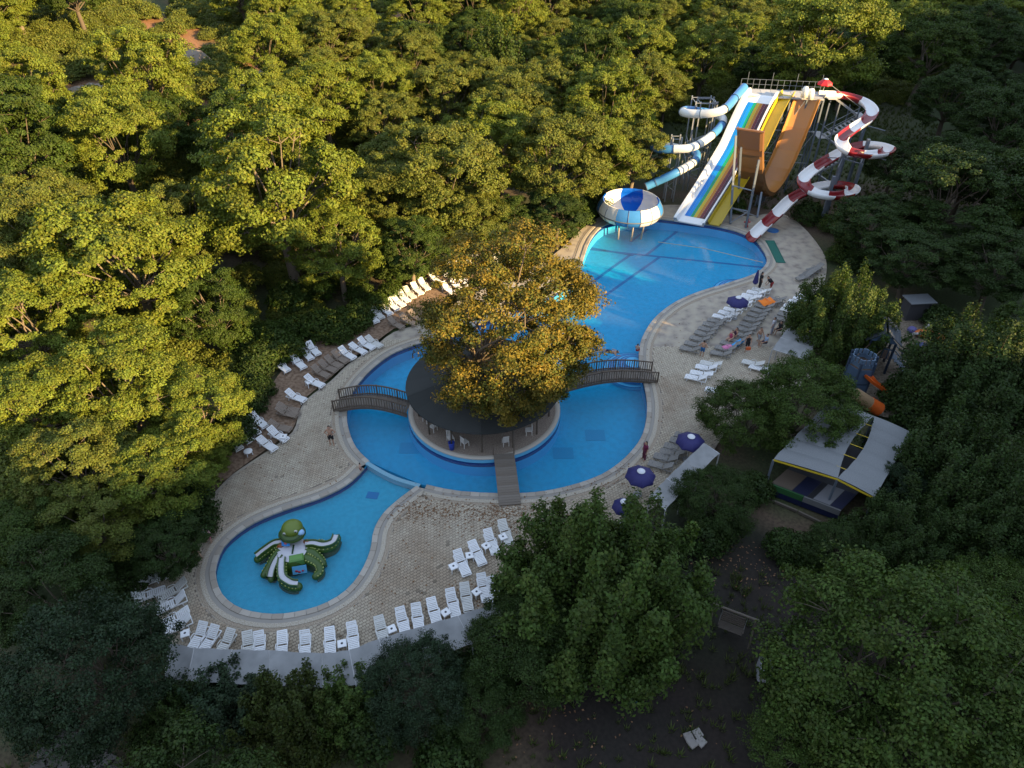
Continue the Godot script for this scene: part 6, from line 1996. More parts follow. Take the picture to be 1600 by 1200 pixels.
func model(kind: String, seed_n: int, gold := 0.0) -> Dictionary:
	var r := RandomNumberGenerator.new()
	r.seed = seed_n
	var spots := []
	var wood := mb()
	var per := 205
	var leaf := 0.2
	match kind:
		"broad", "great", "fine":
			var H := 14.0
			var R := 6.0
			var lobes := 22
			if kind == "fine":
				H = 11.0
				R = 7.0
				lobes = 28
				leaf = 0.185
				per = 165
			if kind == "great":
				lobes = 38
				R = 6.1
				leaf = 0.155
				per = 215
			var lean := Vector3(r.randfn() * 0.5, 0, r.randfn() * 0.5)
			if kind == "great": lean = Vector3(1.9, -0.5, 0.5)
			var fork := Vector3(r.randfn() * 0.3, H * (0.30 if kind != "fine" else 0.2), r.randfn() * 0.3)
			tube(wood, [Vector3(0, -0.6, 0), Vector3(0, 0.3, 0), fork * Vector3(0.5, 0.55, 0.5), fork], [0.55, 0.42, 0.36, 0.32], 9)
			for k in lobes:
				var a := k * 2.39996 + r.randf() * 0.5
				var u := 1.0 - (k + 0.5) / lobes * (1.85 if kind == "great" else 1.7 if kind != "fine" else 1.5)
				var rr := sqrt(maxf(0.0, 1.0 - u * u))
				var hmid := H * (0.60 if kind != "fine" else 0.52)
				var c := Vector3(cos(a) * rr * R * 0.68, hmid + u * H * (0.36 if kind == "great" else 0.30 if kind != "fine" else 0.36), sin(a) * rr * R * 0.68) * r.randf_range(0.88, 1.08) + lean
				var lr := r.randf_range(1.3, 2.1) * R / 6.0
				var limb: Array = smooth([fork, fork.lerp(c, 0.45) + Vector3(r.randfn(), r.randf() * 0.8, r.randfn()) * 0.5, c], 4)
				var rads := []
				for i in limb.size(): rads.append(lerpf(0.1, 0.03, float(i) / limb.size()))
				tube(wood, limb, rads, 6, false)
				var out := (c - Vector3(0, hmid - 1.5, 0)).normalized()
				var nc := 17 if kind == "broad" else 15
				for m in nc:
					var d := (Vector3(r.randfn(), r.randfn() * 0.8, r.randfn()).normalized() + out * 0.75).normalized()
					var cr := lerpf(0.26, 0.85, pow(r.randf(), 1.3)) * R / 6.0
					var cc := c + d * lr * r.randf_range(0.55, 1.22) * Vector3(1, 0.95, 1)
					# sprays reach out along their twig, drooping or lifting a little
					var long := cr * r.randf_range(0.9, 1.5)
					spots.append([cc, Vector3(lerpf(cr, long, absf(d.x)), cr * r.randf_range(0.55, 0.95), lerpf(cr, long, absf(d.z))), (d + UPV * 0.15).normalized()])
					if m < 4: tube(wood, [c, c.lerp(cc, 0.6) + Vector3(0, 0.12, 0), cc + d * cr * 0.5], [0.035, 0.024, 0.008], 4, false)
		"upright", "feather":
			var H := 8.0 if kind == "upright" else 5.0
			var R := 5.0 if kind == "upright" else 1.9
			var q := R / 5.0
			var shoots := 74 if kind == "upright" else 50
			leaf = 0.17 if kind == "upright" else 0.13
			per = 180 if kind == "upright" else 80
			tube(wood, [Vector3(0, -0.5, 0), Vector3(0, H * 0.2, 0)], [0.4 * q + 0.05, 0.3 * q + 0.04], 9)
			for k in shoots:
				var a := k * 2.39996 + r.randf() * 0.4
				var f := sqrt((k + 0.5) / shoots)
				var b := Vector3(cos(a) * f * R * 0.80, H * lerpf(0.34, 0.10, f * f) * r.randf_range(0.8, 1.2), sin(a) * f * R * 0.80)
				var dir := Vector3(cos(a) * f * 0.32 + r.randfn() * 0.06, 1.0, sin(a) * f * 0.32 + r.randfn() * 0.06).normalized()
				var l := H * r.randf_range(0.42, 0.78) * lerpf(1.05, 0.72, f * f)
				tube(wood, [Vector3(0, H * 0.14, 0), b * Vector3(0.6, 0.8, 0.6), b, b + dir * l * 0.85], [0.08 * q, 0.06 * q, 0.03 * q + 0.006, 0.006], 4, false)
				for m in 5:
					var t := (m + 0.2) / 5.6
					var w := q * lerpf(0.78 if kind == "upright" else 0.55, 0.1, t) * r.randf_range(0.75, 1.2) + 0.06
					spots.append([b + dir * l * t + Vector3(r.randfn(), 0, r.randfn()) * 0.12 * q, Vector3(w, l * 0.21, w), (dir * 0.4 + Vector3(cos(a), 0.3, sin(a)) * 0.6).normalized()])
		"shrub":
			leaf = 0.2
			per = 120
			for k in 30:
				var a := k * 2.39996
				var u := 1.0 - (k + 0.5) / 30
				var rr := sqrt(1 - u * u)
				var c := Vector3(cos(a) * rr * 1.4, 0.35 + u * 1.7 * r.randf_range(0.75, 1.1), sin(a) * rr * 1.4)
				var cr := r.randf_range(0.38, 0.62)
				spots.append([c, Vector3(cr, cr * 0.8, cr), (c - Vector3(0, 0.4, 0)).normalized()])
				if k % 3 == 0: tube(wood, [Vector3(0, -0.2, 0), c * Vector3(0.5, 0.6, 0.5), c], [0.05, 0.035, 0.012], 4, false)
	wood.generate_normals()
	return {"trunk": wood.commit(), "crown": leafy(spots, per, leaf, seed_n + 1, gold)}

func leaf_mat(key: String, r := 0.1, g := 0.1, b := 0.1) -> StandardMaterial3D:
	if mats.has(key): return mats[key]
	var m := mat(key, r, g, b, 0.62)
	m.vertex_color_use_as_albedo = true
	m.backlight_enabled = true
	m.backlight = lin(0.5, 0.54, 0.14)
	m.metallic_specular = 0.35
	return m

func make_trees() -> void:
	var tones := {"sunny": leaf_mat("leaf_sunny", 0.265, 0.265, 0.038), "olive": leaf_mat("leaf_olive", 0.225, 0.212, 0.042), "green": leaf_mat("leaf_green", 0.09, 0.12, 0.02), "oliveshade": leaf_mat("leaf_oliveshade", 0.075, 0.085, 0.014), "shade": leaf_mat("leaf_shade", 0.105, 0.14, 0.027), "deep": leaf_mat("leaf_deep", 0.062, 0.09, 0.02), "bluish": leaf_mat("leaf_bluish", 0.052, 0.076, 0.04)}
	var bark := ground_mat("bark_pale", 131, 0.06, 1.6, [[0.25, 0.08, 0.06, 0.042], [0.55, 0.16, 0.125, 0.09], [0.8, 0.36, 0.32, 0.26]], 0.9)
	var bark2 := mat("bark_dark", 0.09, 0.07, 0.05, 0.9)
	# the great plane tree on the island
	var g := model("great", 77, 0.4)
	var big := base("plane_tree", "great golden plane tree growing through the bar roof on the island", "tree", Vector3(-2.09,0.30,-41.26))
	put("trunk", g.trunk, mat("bark_island", 0.16, 0.125, 0.09, 0.9), big)
	put("crown", g.crown, leaf_mat("leaf_gold", 0.265, 0.235, 0.046), big)
	big.scale = Vector3(1.05, 1.0, 1.05)
	var models := {"broad": [], "fine": [], "upright": [], "feather": [], "shrub": []}
	for k in 4: models.broad.append(model("broad", 100 + k * 7))
	for k in 2: models.fine.append(model("fine", 200 + k * 7))
	for k in 2: models.upright.append(model("upright", 300 + k * 7))
	for k in 2: models.feather.append(model("feather", 400 + k * 7))
	for k in 2: models.shrub.append(model("shrub", 500 + k * 7))
	var size := {"broad": Vector2(14, 6), "fine": Vector2(11, 7), "upright": Vector2(8, 5), "feather": Vector2(5, 1.9), "shrub": Vector2(2.6, 1.9)}
	var names_of := {"broad": "plane_tree", "fine": "leafy_tree", "upright": "mulberry_tree", "feather": "tall_shrub", "shrub": "shrub"}
	var rows := [
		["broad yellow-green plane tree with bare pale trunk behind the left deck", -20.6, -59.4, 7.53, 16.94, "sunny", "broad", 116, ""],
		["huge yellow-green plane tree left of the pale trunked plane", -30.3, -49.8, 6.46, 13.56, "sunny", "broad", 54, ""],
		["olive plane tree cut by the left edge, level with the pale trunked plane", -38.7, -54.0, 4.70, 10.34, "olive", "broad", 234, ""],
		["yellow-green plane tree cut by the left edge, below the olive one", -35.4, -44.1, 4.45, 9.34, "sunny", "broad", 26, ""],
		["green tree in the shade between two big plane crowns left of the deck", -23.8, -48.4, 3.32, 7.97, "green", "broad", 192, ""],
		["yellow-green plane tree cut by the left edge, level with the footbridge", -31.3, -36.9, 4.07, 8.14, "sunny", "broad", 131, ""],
		["round yellow-green plane tree west of the lone white lounger", -26.3, -37.6, 4.52, 9.04, "sunny", "broad", 20, ""],
		["yellow-green plane tree reaching over the loungers at the left deck", -21.5, -36.5, 3.65, 6.94, "sunny", "broad", 182, ""],
		["olive plane tree left of the children's pool, second row from the deck", -26.9, -31.0, 3.71, 7.04, "olive", "broad", 13, ""],
		["yellow-green plane tree leaning over the near left deck corner", -21.9, -30.9, 3.53, 6.35, "sunny", "broad", 156, ""],
		["small yellow-green tree whose twigs touch the near left deck corner", -20.4, -34.1, 1.91, 3.44, "sunny", "broad", 25, ""],
		["green tree at the left edge level with the octopus slide", -27.5, -26.3, 2.90, 5.51, "green", "broad", 32, ""],
		["olive tree left of the octopus slide with lit top", -23.9, -27.2, 3.13, 5.63, "olive", "broad", 152, ""],
		["dark green tree overhanging people left of the children's pool", -19.9, -26.6, 2.22, 3.99, "deep", "broad", 297, ""],
		["dark green tree at the left edge level with the lounger arc", -23.9, -22.6, 3.18, 5.73, "deep", "broad", 44, ""],
		["large dark bluish bushy tree at the near left corner of the canopy", -19.6, -18.0, 4.21, 6.74, "bluish", "fine", 80, ""],
		["olive plane tree behind the gap between the two biggest left crowns", -28.8, -59.4, 4.03, 9.28, "olive", "broad", 225, ""],
		["yellow-green plane tree right of the pale trunk, over the shrubs", -15.7, -57.8, 4.29, 9.44, "sunny", "broad", 341, ""],
		["olive plane tree above the sunlit lounger row", -12.2, -67.8, 4.49, 10.32, "olive", "broad", 207, ""],
		["big olive plane tree behind the crown of the island tree", -7.0, -68.3, 6.02, 13.24, "olive", "broad", 142, ""],
		["green leafy tree just above the sunlit lounger row", -9.5, -59.9, 3.27, 7.20, "green", "broad", 351, ""],
		["olive tree between the big olive plane and the bowl slide", -3.8, -66.4, 3.83, 8.05, "olive", "broad", 16, ""],
		["olive plane tree left of the bowl slide", 4.4, -72.9, 5.69, 12.52, "olive", "broad", 309, ""],
		["olive plane tree behind the tree left of the bowl slide", 0.0, -90.7, 5.58, 12.27, "olive", "broad", 104, ""],
		["yellow-green plane tree left of the blue tube slide top", 11.2, -87.4, 5.77, 13.27, "sunny", "broad", 51, ""],
		["dark leafy tree overhanging the pool edge left of the bowl slide", 4.6, -69.1, 3.31, 6.63, "deep", "broad", 42, ""],
		["green ivy clad tree at the bank behind the island tree", 0.0, -67.8, 2.95, 5.90, "green", "broad", 111, ""],
		["olive plane tree high above the sunlit loungers, third row", -8.3, -95.4, 5.39, 11.85, "olive", "broad", 293, ""],
		["slim pointed green tree standing out of the forest", -2.3, -111.5, 4.18, 14.21, "green", "feather", 65, ""],
		["olive tree left of the slim pointed tree's foot", -15.3, -86.3, 4.60, 10.12, "olive", "broad", 209, ""],
		["big yellow-green plane tree behind the red parasol of the launch tower", 42.7, -109.4, 8.64, 18.14, "sunny", "broad", 230, ""],
		["green tree between the launch tower and the big sunlit plane", 38.9, -117.4, 4.48, 9.42, "green", "broad", 134, ""],
		["yellow-green plane tree behind the blue tube slide start", 29.2, -115.8, 5.85, 12.28, "sunny", "broad", 197, ""],
		["yellow-green plane tree, second left of the launch tower back", 20.6, -116.9, 6.36, 13.36, "sunny", "broad", 22, ""],
		["olive tree beside the first bend of the blue tube", 21.9, -105.5, 4.11, 8.64, "olive", "broad", 21, ""],
		["green plane tree half in shade right of the big sunlit plane", 63.9, -117.9, 6.88, 14.44, "green", "broad", 74, ""],
		["dark tree at the upper right corner", 77.2, -125.9, 6.26, 13.15, "deep", "broad", 244, ""],
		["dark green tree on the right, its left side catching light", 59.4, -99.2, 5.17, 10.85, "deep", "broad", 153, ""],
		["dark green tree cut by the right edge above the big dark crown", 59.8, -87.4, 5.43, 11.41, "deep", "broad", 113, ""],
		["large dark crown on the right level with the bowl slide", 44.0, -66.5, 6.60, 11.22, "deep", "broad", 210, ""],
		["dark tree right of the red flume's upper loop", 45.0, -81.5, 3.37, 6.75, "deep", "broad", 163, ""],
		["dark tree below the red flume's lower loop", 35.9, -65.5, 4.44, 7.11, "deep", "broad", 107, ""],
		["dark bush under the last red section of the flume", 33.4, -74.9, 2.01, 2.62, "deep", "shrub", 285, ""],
		["dark tree between the flume and the playground", 36.8, -58.2, 4.38, 7.01, "deep", "broad", 251, ""],
		["dark tree cut by the right edge beyond the playground", 42.9, -55.6, 4.51, 7.22, "deep", "broad", 87, ""],
		["tall willowy green tree shading the far right loungers", 27.1, -49.5, 4.44, 7.54, "green", "upright", 206, ""],
		["round dark green tree between the right deck and the white tent, farther half", 19.8, -37.4, 4.04, 6.47, "shade", "fine", 189, ""],
		["round dark green tree between the right deck and the white tent, nearer half", 16.2, -37.9, 3.37, 4.38, "green", "fine", 315, ""],
		["dark round tree in front of the purple parasols", 13.0, -30.1, 2.69, 3.77, "deep", "fine", 262, ""],
		["dark shrub between the round tree and the padded court", 16.0, -32.7, 1.47, 2.06, "deep", "shrub", 103, ""],
		["dark bluish tree covering the right corner of the white tent", 25.4, -32.2, 1.98, 3.37, "bluish", "fine", 352, ""],
		["dark green tree right of the playground sand", 34.0, -40.7, 5.70, 8.55, "deep", "upright", 42, ""],
		["dark green tree right of the white tent with upright shoots", 28.8, -31.8, 4.69, 7.04, "deep", "upright", 150, ""],
		["dark green tree cut by the right edge below the playground", 29.3, -27.8, 4.45, 6.67, "deep", "upright", 272, ""],
		["dark green tree behind the large walnut crown", 23.5, -27.4, 3.36, 4.71, "deep", "upright", 54, ""],
		["very large spreading walnut crown in the near right corner", 17.6, -17.8, 6.29, 8.81, "shade", "fine", 176, ""],
		["pale green tree at the right edge above the walnut crown", 26.1, -22.9, 3.24, 4.86, "shade", "fine", 14, ""],
		["green tree at the bottom edge left of the walnut crown", 13.8, -15.4, 3.34, 4.01, "shade", "fine", 240, ""],
		["green tree filling the bottom right corner", 20.8, -15.1, 4.27, 5.13, "shade", "fine", 275, ""],
		["large mulberry with many upright leafy shoots over the near deck", 4.7, -22.8, 5.90, 8.85, "shade", "upright", 206, ""],
		["dark leafy tree at the near foot of the mulberry", 1.6, -20.3, 3.39, 4.75, "deep", "fine", 315, ""],
		["dark bushy tree over the near canopy, below the lounger curve", -4.5, -18.2, 2.79, 4.19, "bluish", "fine", 112, ""],
		["feathery olive shrub in front of the near canopy", -10.7, -16.8, 2.09, 4.80, "oliveshade", "feather", 250, ""],
		["green rounded shrub right of the feathery olive one", -7.9, -17.6, 1.79, 3.57, "shade", "feather", 213, ""],
		["bluish feathery conifer left of the olive shrub", -13.9, -17.5, 1.99, 3.98, "bluish", "feather", 208, ""],
		["dark shrub between the bluish conifer and the bushy corner tree", -16.1, -17.2, 1.53, 3.06, "deep", "feather", 164, ""],
		["dark leafy bush tree at the bottom below the mulberry", -1.2, -17.2, 2.30, 2.99, "deep", "fine", 302, ""],
		["dark low tree in front of the padded court", 19.2, -26.9, 2.07, 2.69, "deep", "fine", 340, ""],
		["dark low bush at the bottom edge below the lounger curve", -3.0, -15.3, 1.78, 2.13, "deep", "shrub", 170, ""],
		["low olive shrub at the bottom edge under the feathery one", -9.6, -15.9, 1.51, 1.96, "oliveshade", "shrub", 239, ""],
		["mid green tree, first from left, first tier up, left forest", -43.8, -62.0, 5.51, 12.47, "green", "broad", 89, ""],
		["dark green tree, second from left, first tier up, left forest", -12.0, -9.7, 4.07, 9.70, "deep", "broad", 293, ""],
		["olive tree, third from left, first tier up, left forest", -24.2, -68.9, 4.09, 10.20, "olive", "broad", 11, ""],
		["olive tree, fourth from left, first tier up, left forest", -12.0, -74.5, 5.20, 10.95, "olive", "broad", 172, ""],
		["dark green tree, first from left, first tier up, dark right edge woods", 49.4, -74.5, 4.85, 9.24, "deep", "broad", 31, ""],
		["dark green tree, second from left, first tier up, dark right edge woods", 68.8, -103.0, 4.06, 7.01, "deep", "broad", 306, ""],
		["mid green tree, third from left, first tier up, dark right edge woods", 56.3, -76.0, 4.01, 7.53, "green", "broad", 321, ""],
		["dark green tree, fourth from left, first tier up, dark right edge woods", 66.8, -93.7, 3.74, 6.29, "deep", "broad", 12, ""],
		["mid green tree, fifth from left, first tier up, dark right edge woods", 53.7, -69.3, 5.20, 10.98, "green", "broad", 167, ""],
		["mid green tree, sixth from left, first tier up, dark right edge woods", 50.7, -62.4, 4.42, 7.53, "green", "broad", 168, ""],
		["mid green tree, seventh from left, first tier up, dark right edge woods", 41.1, -45.5, 4.08, 7.09, "green", "broad", 258, ""],
		["dark green tree, eighth from left, first tier up, dark right edge woods", 73.3, -96.8, 3.71, 6.38, "deep", "broad", 262, ""],
		["mid green tree, ninth from left, first tier up, dark right edge woods", 77.6, -102.9, 5.02, 10.36, "green", "broad", 123, ""],
		["yellow-green tree, first from left, second tier up, dark right edge woods", 71.6, -133.3, 4.11, 8.19, "sunny", "broad", 335, ""],
		["mid green tree, second from left, second tier up, dark right edge woods", 81.0, -136.9, 4.90, 8.35, "green", "broad", 66, ""],
		["dark green tree, third from left, second tier up, dark right edge woods", 74.0, -119.6, 3.86, 7.34, "deep", "broad", 49, ""],
		["dark green tree, fourth from left, second tier up, dark right edge woods", 73.1, -108.6, 4.01, 7.33, "deep", "broad", 293, ""],
		["mid green tree, fifth from left, second tier up, dark right edge woods", 87.3, -132.7, 5.06, 10.33, "green", "broad", 43, ""],
		["yellow-green tree, sixth from left, second tier up, dark right edge woods", 94.9, -137.8, 5.16, 10.83, "sunny", "broad", 66, ""],
		["mid green tree, seventh from left, second tier up, dark right edge woods", 93.1, -130.5, 4.25, 8.88, "green", "broad", 180, ""],
		["mid green tree, eighth from left, second tier up, dark right edge woods", 81.8, -111.4, 4.22, 7.73, "green", "broad", 121, ""],
		["dark green tree, ninth from left, second tier up, dark right edge woods", 88.1, -121.6, 4.66, 9.70, "deep", "broad", 58, ""],
		["yellow-green tree, first from left, third tier up, dark right edge woods", 74.0, -152.4, 4.45, 8.76, "sunny", "broad", 334, ""],
		["yellow-green tree, second from left, third tier up, dark right edge woods", 74.6, -145.7, 5.24, 10.79, "sunny", "broad", 170, ""],
		["mid green tree, third from left, third tier up, dark right edge woods", 82.8, -152.4, 3.89, 7.71, "green", "broad", 282, ""],
		["mid green tree, fourth from left, third tier up, dark right edge woods", 90.1, -158.5, 3.95, 7.78, "green", "broad", 90, ""],
		["olive tree, fifth from left, third tier up, dark right edge woods", 87.8, -146.6, 4.47, 8.32, "olive", "broad", 328, ""],
		["yellow-green tree, sixth from left, third tier up, dark right edge woods", 93.3, -150.6, 5.12, 10.73, "sunny", "broad", 79, ""],
		["olive tree, seventh from left, third tier up, dark right edge woods", 106.9, -158.8, 3.74, 7.71, "olive", "broad", 326, ""],
		["olive tree, eighth from left, third tier up, dark right edge woods", 98.7, -143.3, 4.75, 8.22, "olive", "broad", 220, ""],
		["yellow-green tree, ninth from left, third tier up, dark right edge woods", 104.2, -149.6, 4.60, 9.21, "sunny", "broad", 349, ""],
		["yellow-green tree, first from left, fourth tier up, dark right edge woods", 83.0, -163.2, 4.00, 7.85, "sunny", "broad", 277, ""],
		["yellow-green tree, second from left, fourth tier up, dark right edge woods", 92.9, -169.4, 5.49, 10.67, "sunny", "broad", 227, ""],
		["yellow-green tree, third from left, fourth tier up, dark right edge woods", 100.6, -175.0, 5.17, 9.34, "sunny", "broad", 191, ""],
		["olive tree, fourth from left, fourth tier up, dark right edge woods", 97.2, -163.4, 3.94, 6.76, "olive", "broad", 307, ""],
		["mid green tree, fifth from left, fourth tier up, dark right edge woods", 104.9, -167.3, 4.75, 7.99, "green", "broad", 159, ""],
		["olive tree, sixth from left, fourth tier up, dark right edge woods", 100.2, -158.8, 3.88, 7.38, "olive", "broad", 35, ""],
		["olive tree, seventh from left, fourth tier up, dark right edge woods", 113.4, -175.6, 4.33, 9.16, "olive", "broad", 328, ""],
		["mid green tree, eighth from left, fourth tier up, dark right edge woods", 110.5, -170.2, 3.96, 6.88, "green", "broad", 290, ""],
		["olive tree, ninth from left, fourth tier up, dark right edge woods", 113.1, -162.4, 3.99, 7.30, "olive", "broad", 245, ""],
		["mid green tree, first from left, fifth tier up, dark right edge woods", 88.4, -177.0, 5.04, 10.67, "green", "broad", 268, ""],
		["olive tree, second from left, fifth tier up, dark right edge woods", 96.3, -188.7, 3.61, 7.45, "olive", "broad", 83, ""],
		["yellow-green tree, third from left, fifth tier up, dark right edge woods", 99.4, -183.6, 5.01, 8.84, "sunny", "broad", 166, ""],
		["olive tree, fourth from left, fifth tier up, dark right edge woods", 105.2, -192.6, 5.41, 11.14, "olive", "broad", 296, ""],
		["yellow-green tree, fifth from left, fifth tier up, dark right edge woods", 107.8, -176.5, 3.92, 7.88, "sunny", "broad", 346, ""],
		["olive tree, sixth from left, fifth tier up, dark right edge woods", 113.3, -186.4, 4.48, 9.23, "olive", "broad", 332, ""],
		["olive tree, seventh from left, fifth tier up, dark right edge woods", 123.6, -188.0, 5.32, 11.27, "olive", "broad", 57, ""],
		["yellow-green tree, eighth from left, fifth tier up, dark right edge woods", 119.9, -176.8, 3.72, 7.69, "sunny", "broad", 246, ""],
		["olive tree, ninth from left, fifth tier up, dark right edge woods", 124.1, -179.5, 3.79, 7.95, "olive", "broad", 199, ""],
		["yellow-green tree, first from left, sixth tier up, dark right edge woods", 96.7, -200.5, 4.91, 8.90, "sunny", "broad", 145, ""],
		["olive tree, second from left, sixth tier up, dark right edge woods", 107.0, -201.0, 5.22, 10.66, "olive", "broad", 60, ""],
		["mid green tree, third from left, sixth tier up, dark right edge woods", 118.7, -204.2, 4.96, 8.46, "green", "broad", 49, ""],
		["yellow-green tree, fourth from left, sixth tier up, dark right edge woods", 116.9, -195.7, 5.15, 8.91, "sunny", "broad", 169, ""],
		["olive tree, fifth from left, sixth tier up, dark right edge woods", 132.7, -204.6, 5.08, 8.86, "olive", "broad", 177, ""],
		["olive tree, sixth from left, sixth tier up, dark right edge woods", 132.1, -194.2, 5.12, 9.24, "olive", "broad", 96, ""],
		["mid green tree, first from left, first tier up, slope along the top", -48.1, -67.9, 4.66, 12.16, "green", "broad", 132, ""],
		["yellow-green tree, second from left, first tier up, slope along the top", -38.1, -68.4, 4.91, 11.81, "sunny", "broad", 199, ""],
		["mid green tree, third from left, first tier up, slope along the top", -37.2, -75.3, 4.07, 9.59, "green", "broad", 274, ""],
		["mid green tree, fourth from left, first tier up, slope along the top", -27.4, -75.0, 4.90, 10.81, "green", "broad", 212, ""],
		["yellow-green tree, fifth from left, first tier up, slope along the top", -27.1, -81.6, 5.01, 11.83, "sunny", "broad", 58, ""],
		["yellow-green tree, sixth from left, first tier up, slope along the top", -6.5, -82.2, 3.64, 9.11, "sunny", "broad", 318, ""],
		["yellow-green tree, seventh from left, first tier up, slope along the top", -1.5, -77.9, 4.93, 12.61, "sunny", "broad", 132, ""],
		["yellow-green tree, eighth from left, first tier up, slope along the top", 9.2, -77.7, 4.06, 10.33, "sunny", "broad", 345, ""],
		["yellow-green tree, ninth from left, first tier up, slope along the top", 12.2, -95.1, 5.57, 11.77, "sunny", "broad", 353, ""],
		["yellow-green tree, first from left, second tier up, slope along the top", -48.8, -74.2, 4.65, 11.65, "sunny", "broad", 50, ""],
		["yellow-green tree, second from left, second tier up, slope along the top", -40.2, -81.3, 5.48, 13.42, "sunny", "broad", 209, ""],
		["olive tree, third from left, second tier up, slope along the top", -24.9, -94.7, 4.06, 9.17, "olive", "broad", 348, ""],
		["yellow-green tree, fourth from left, second tier up, slope along the top", -22.5, -87.1, 5.13, 11.70, "sunny", "broad", 138, ""],
		["yellow-green tree, fifth from left, second tier up, slope along the top", -17.4, -95.5, 4.27, 10.31, "sunny", "broad", 197, ""],
		["olive tree, sixth from left, second tier up, slope along the top", -3.0, -101.8, 5.20, 11.22, "olive", "broad", 112, ""],
		["olive tree, seventh from left, second tier up, slope along the top", 4.7, -107.2, 4.12, 9.69, "olive", "broad", 10, ""],
		["olive tree, eighth from left, second tier up, slope along the top", 4.5, -99.6, 5.06, 11.66, "olive", "broad", 73, ""],
		["mid green tree, ninth from left, second tier up, slope along the top", 11.7, -109.0, 5.25, 13.29, "green", "broad", 44, ""],
		["yellow-green tree, first from left, third tier up, slope along the top", -56.8, -78.0, 4.05, 9.02, "sunny", "broad", 102, ""],
		["olive tree, second from left, third tier up, slope along the top", -43.0, -89.5, 4.00, 8.43, "olive", "broad", 226, ""],
		["yellow-green tree, third from left, third tier up, slope along the top", -31.2, -96.8, 4.85, 12.21, "sunny", "broad", 202, ""],
		["olive tree, fourth from left, third tier up, slope along the top", -14.1, -105.4, 4.76, 10.31, "olive", "broad", 341, ""],
		["olive tree, fifth from left, third tier up, slope along the top", -7.1, -109.0, 3.91, 8.75, "olive", "broad", 246, ""],
		["olive tree, sixth from left, third tier up, slope along the top", 2.1, -118.8, 3.81, 9.04, "olive", "broad", 130, ""],
		["yellow-green tree, seventh from left, third tier up, slope along the top", 5.4, -113.7, 3.81, 8.17, "sunny", "broad", 341, ""],
		["yellow-green tree, eighth from left, third tier up, slope along the top", 6.8, -121.8, 4.28, 9.30, "sunny", "broad", 228, ""],
		["yellow-green tree, ninth from left, third tier up, slope along the top", 11.9, -125.2, 3.81, 9.87, "sunny", "broad", 195, ""],
		["yellow-green tree, first from left, fourth tier up, slope along the top", -61.7, -87.0, 5.01, 13.43, "sunny", "broad", 310, ""],
		["olive tree, second from left, fourth tier up, slope along the top", -25.2, -107.3, 5.05, 10.70, "olive", "broad", 241, ""],
		["olive tree, third from left, fourth tier up, slope along the top", -21.7, -112.5, 4.00, 8.68, "olive", "broad", 129, ""],
		["mid green tree, fourth from left, fourth tier up, slope along the top", -14.2, -112.0, 4.63, 10.14, "green", "broad", 217, ""],
		["mid green tree, fifth from left, fourth tier up, slope along the top", -7.5, -118.9, 4.16, 8.82, "green", "broad", 108, ""],
		["mid green tree, sixth from left, fourth tier up, slope along the top", -5.2, -125.5, 4.11, 9.79, "green", "broad", 348, ""],
		["olive tree, seventh from left, fourth tier up, slope along the top", 7.2, -130.1, 4.75, 10.00, "olive", "broad", 87, ""],
		["yellow-green tree, eighth from left, fourth tier up, slope along the top", 10.6, -139.3, 4.05, 8.69, "sunny", "broad", 350, ""],
		["yellow-green tree, ninth from left, fourth tier up, slope along the top", 15.4, -131.5, 4.33, 10.07, "sunny", "broad", 23, ""],
		["yellow-green tree, first from left, fifth tier up, slope along the top", -34.1, -114.6, 4.11, 10.27, "sunny", "broad", 3, ""],
		["yellow-green tree, second from left, fifth tier up, slope along the top", -29.5, -111.5, 3.71, 9.15, "sunny", "broad", 199, ""],
		["yellow-green tree, third from left, fifth tier up, slope along the top", -24.4, -121.2, 3.79, 10.14, "sunny", "broad", 74, ""],
		["yellow-green tree, fourth from left, fifth tier up, slope along the top", -14.6, -125.0, 5.07, 11.04, "sunny", "broad", 182, ""],
		["olive tree, fifth from left, fifth tier up, slope along the top", -7.3, -132.0, 5.42, 12.71, "olive", "broad", 42, ""],
		["yellow-green tree, sixth from left, fifth tier up, slope along the top", 0.6, -132.2, 5.37, 13.72, "sunny", "broad", 301, ""],
		["olive tree, seventh from left, fifth tier up, slope along the top", 7.6, -149.4, 5.06, 11.20, "olive", "broad", 240, ""],
		["yellow-green tree, eighth from left, fifth tier up, slope along the top", 15.4, -156.9, 3.78, 7.96, "sunny", "broad", 246, ""],
		["olive tree, ninth from left, fifth tier up, slope along the top", 15.5, -150.3, 5.60, 13.65, "olive", "broad", 333, ""],
		["yellow-green tree, first from left, sixth tier up, slope along the top", -64.9, -96.6, 4.43, 10.59, "sunny", "broad", 357, ""],
		["yellow-green tree, second from left, sixth tier up, slope along the top", -32.4, -120.7, 5.14, 12.15, "sunny", "broad", 244, ""],
		["mid green tree, third from left, sixth tier up, slope along the top", -14.4, -132.5, 5.44, 14.05, "green", "broad", 256, ""],
		["mid green tree, fourth from left, sixth tier up, slope along the top", -8.9, -139.4, 4.40, 11.37, "green", "broad", 0, ""],
		["olive tree, fifth from left, sixth tier up, slope along the top", -7.5, -145.6, 4.46, 9.61, "olive", "broad", 17, ""],
		["yellow-green tree, sixth from left, sixth tier up, slope along the top", -0.3, -144.3, 4.93, 10.97, "sunny", "broad", 153, ""],
		["olive tree, seventh from left, sixth tier up, slope along the top", 8.2, -157.7, 4.07, 9.18, "olive", "broad", 348, ""],
		["yellow-green tree, eighth from left, sixth tier up, slope along the top", 17.2, -163.9, 4.41, 10.19, "sunny", "broad", 112, ""],
		["mid green tree, ninth from left, sixth tier up, slope along the top", 20.9, -171.2, 4.30, 10.40, "green", "broad", 204, ""],
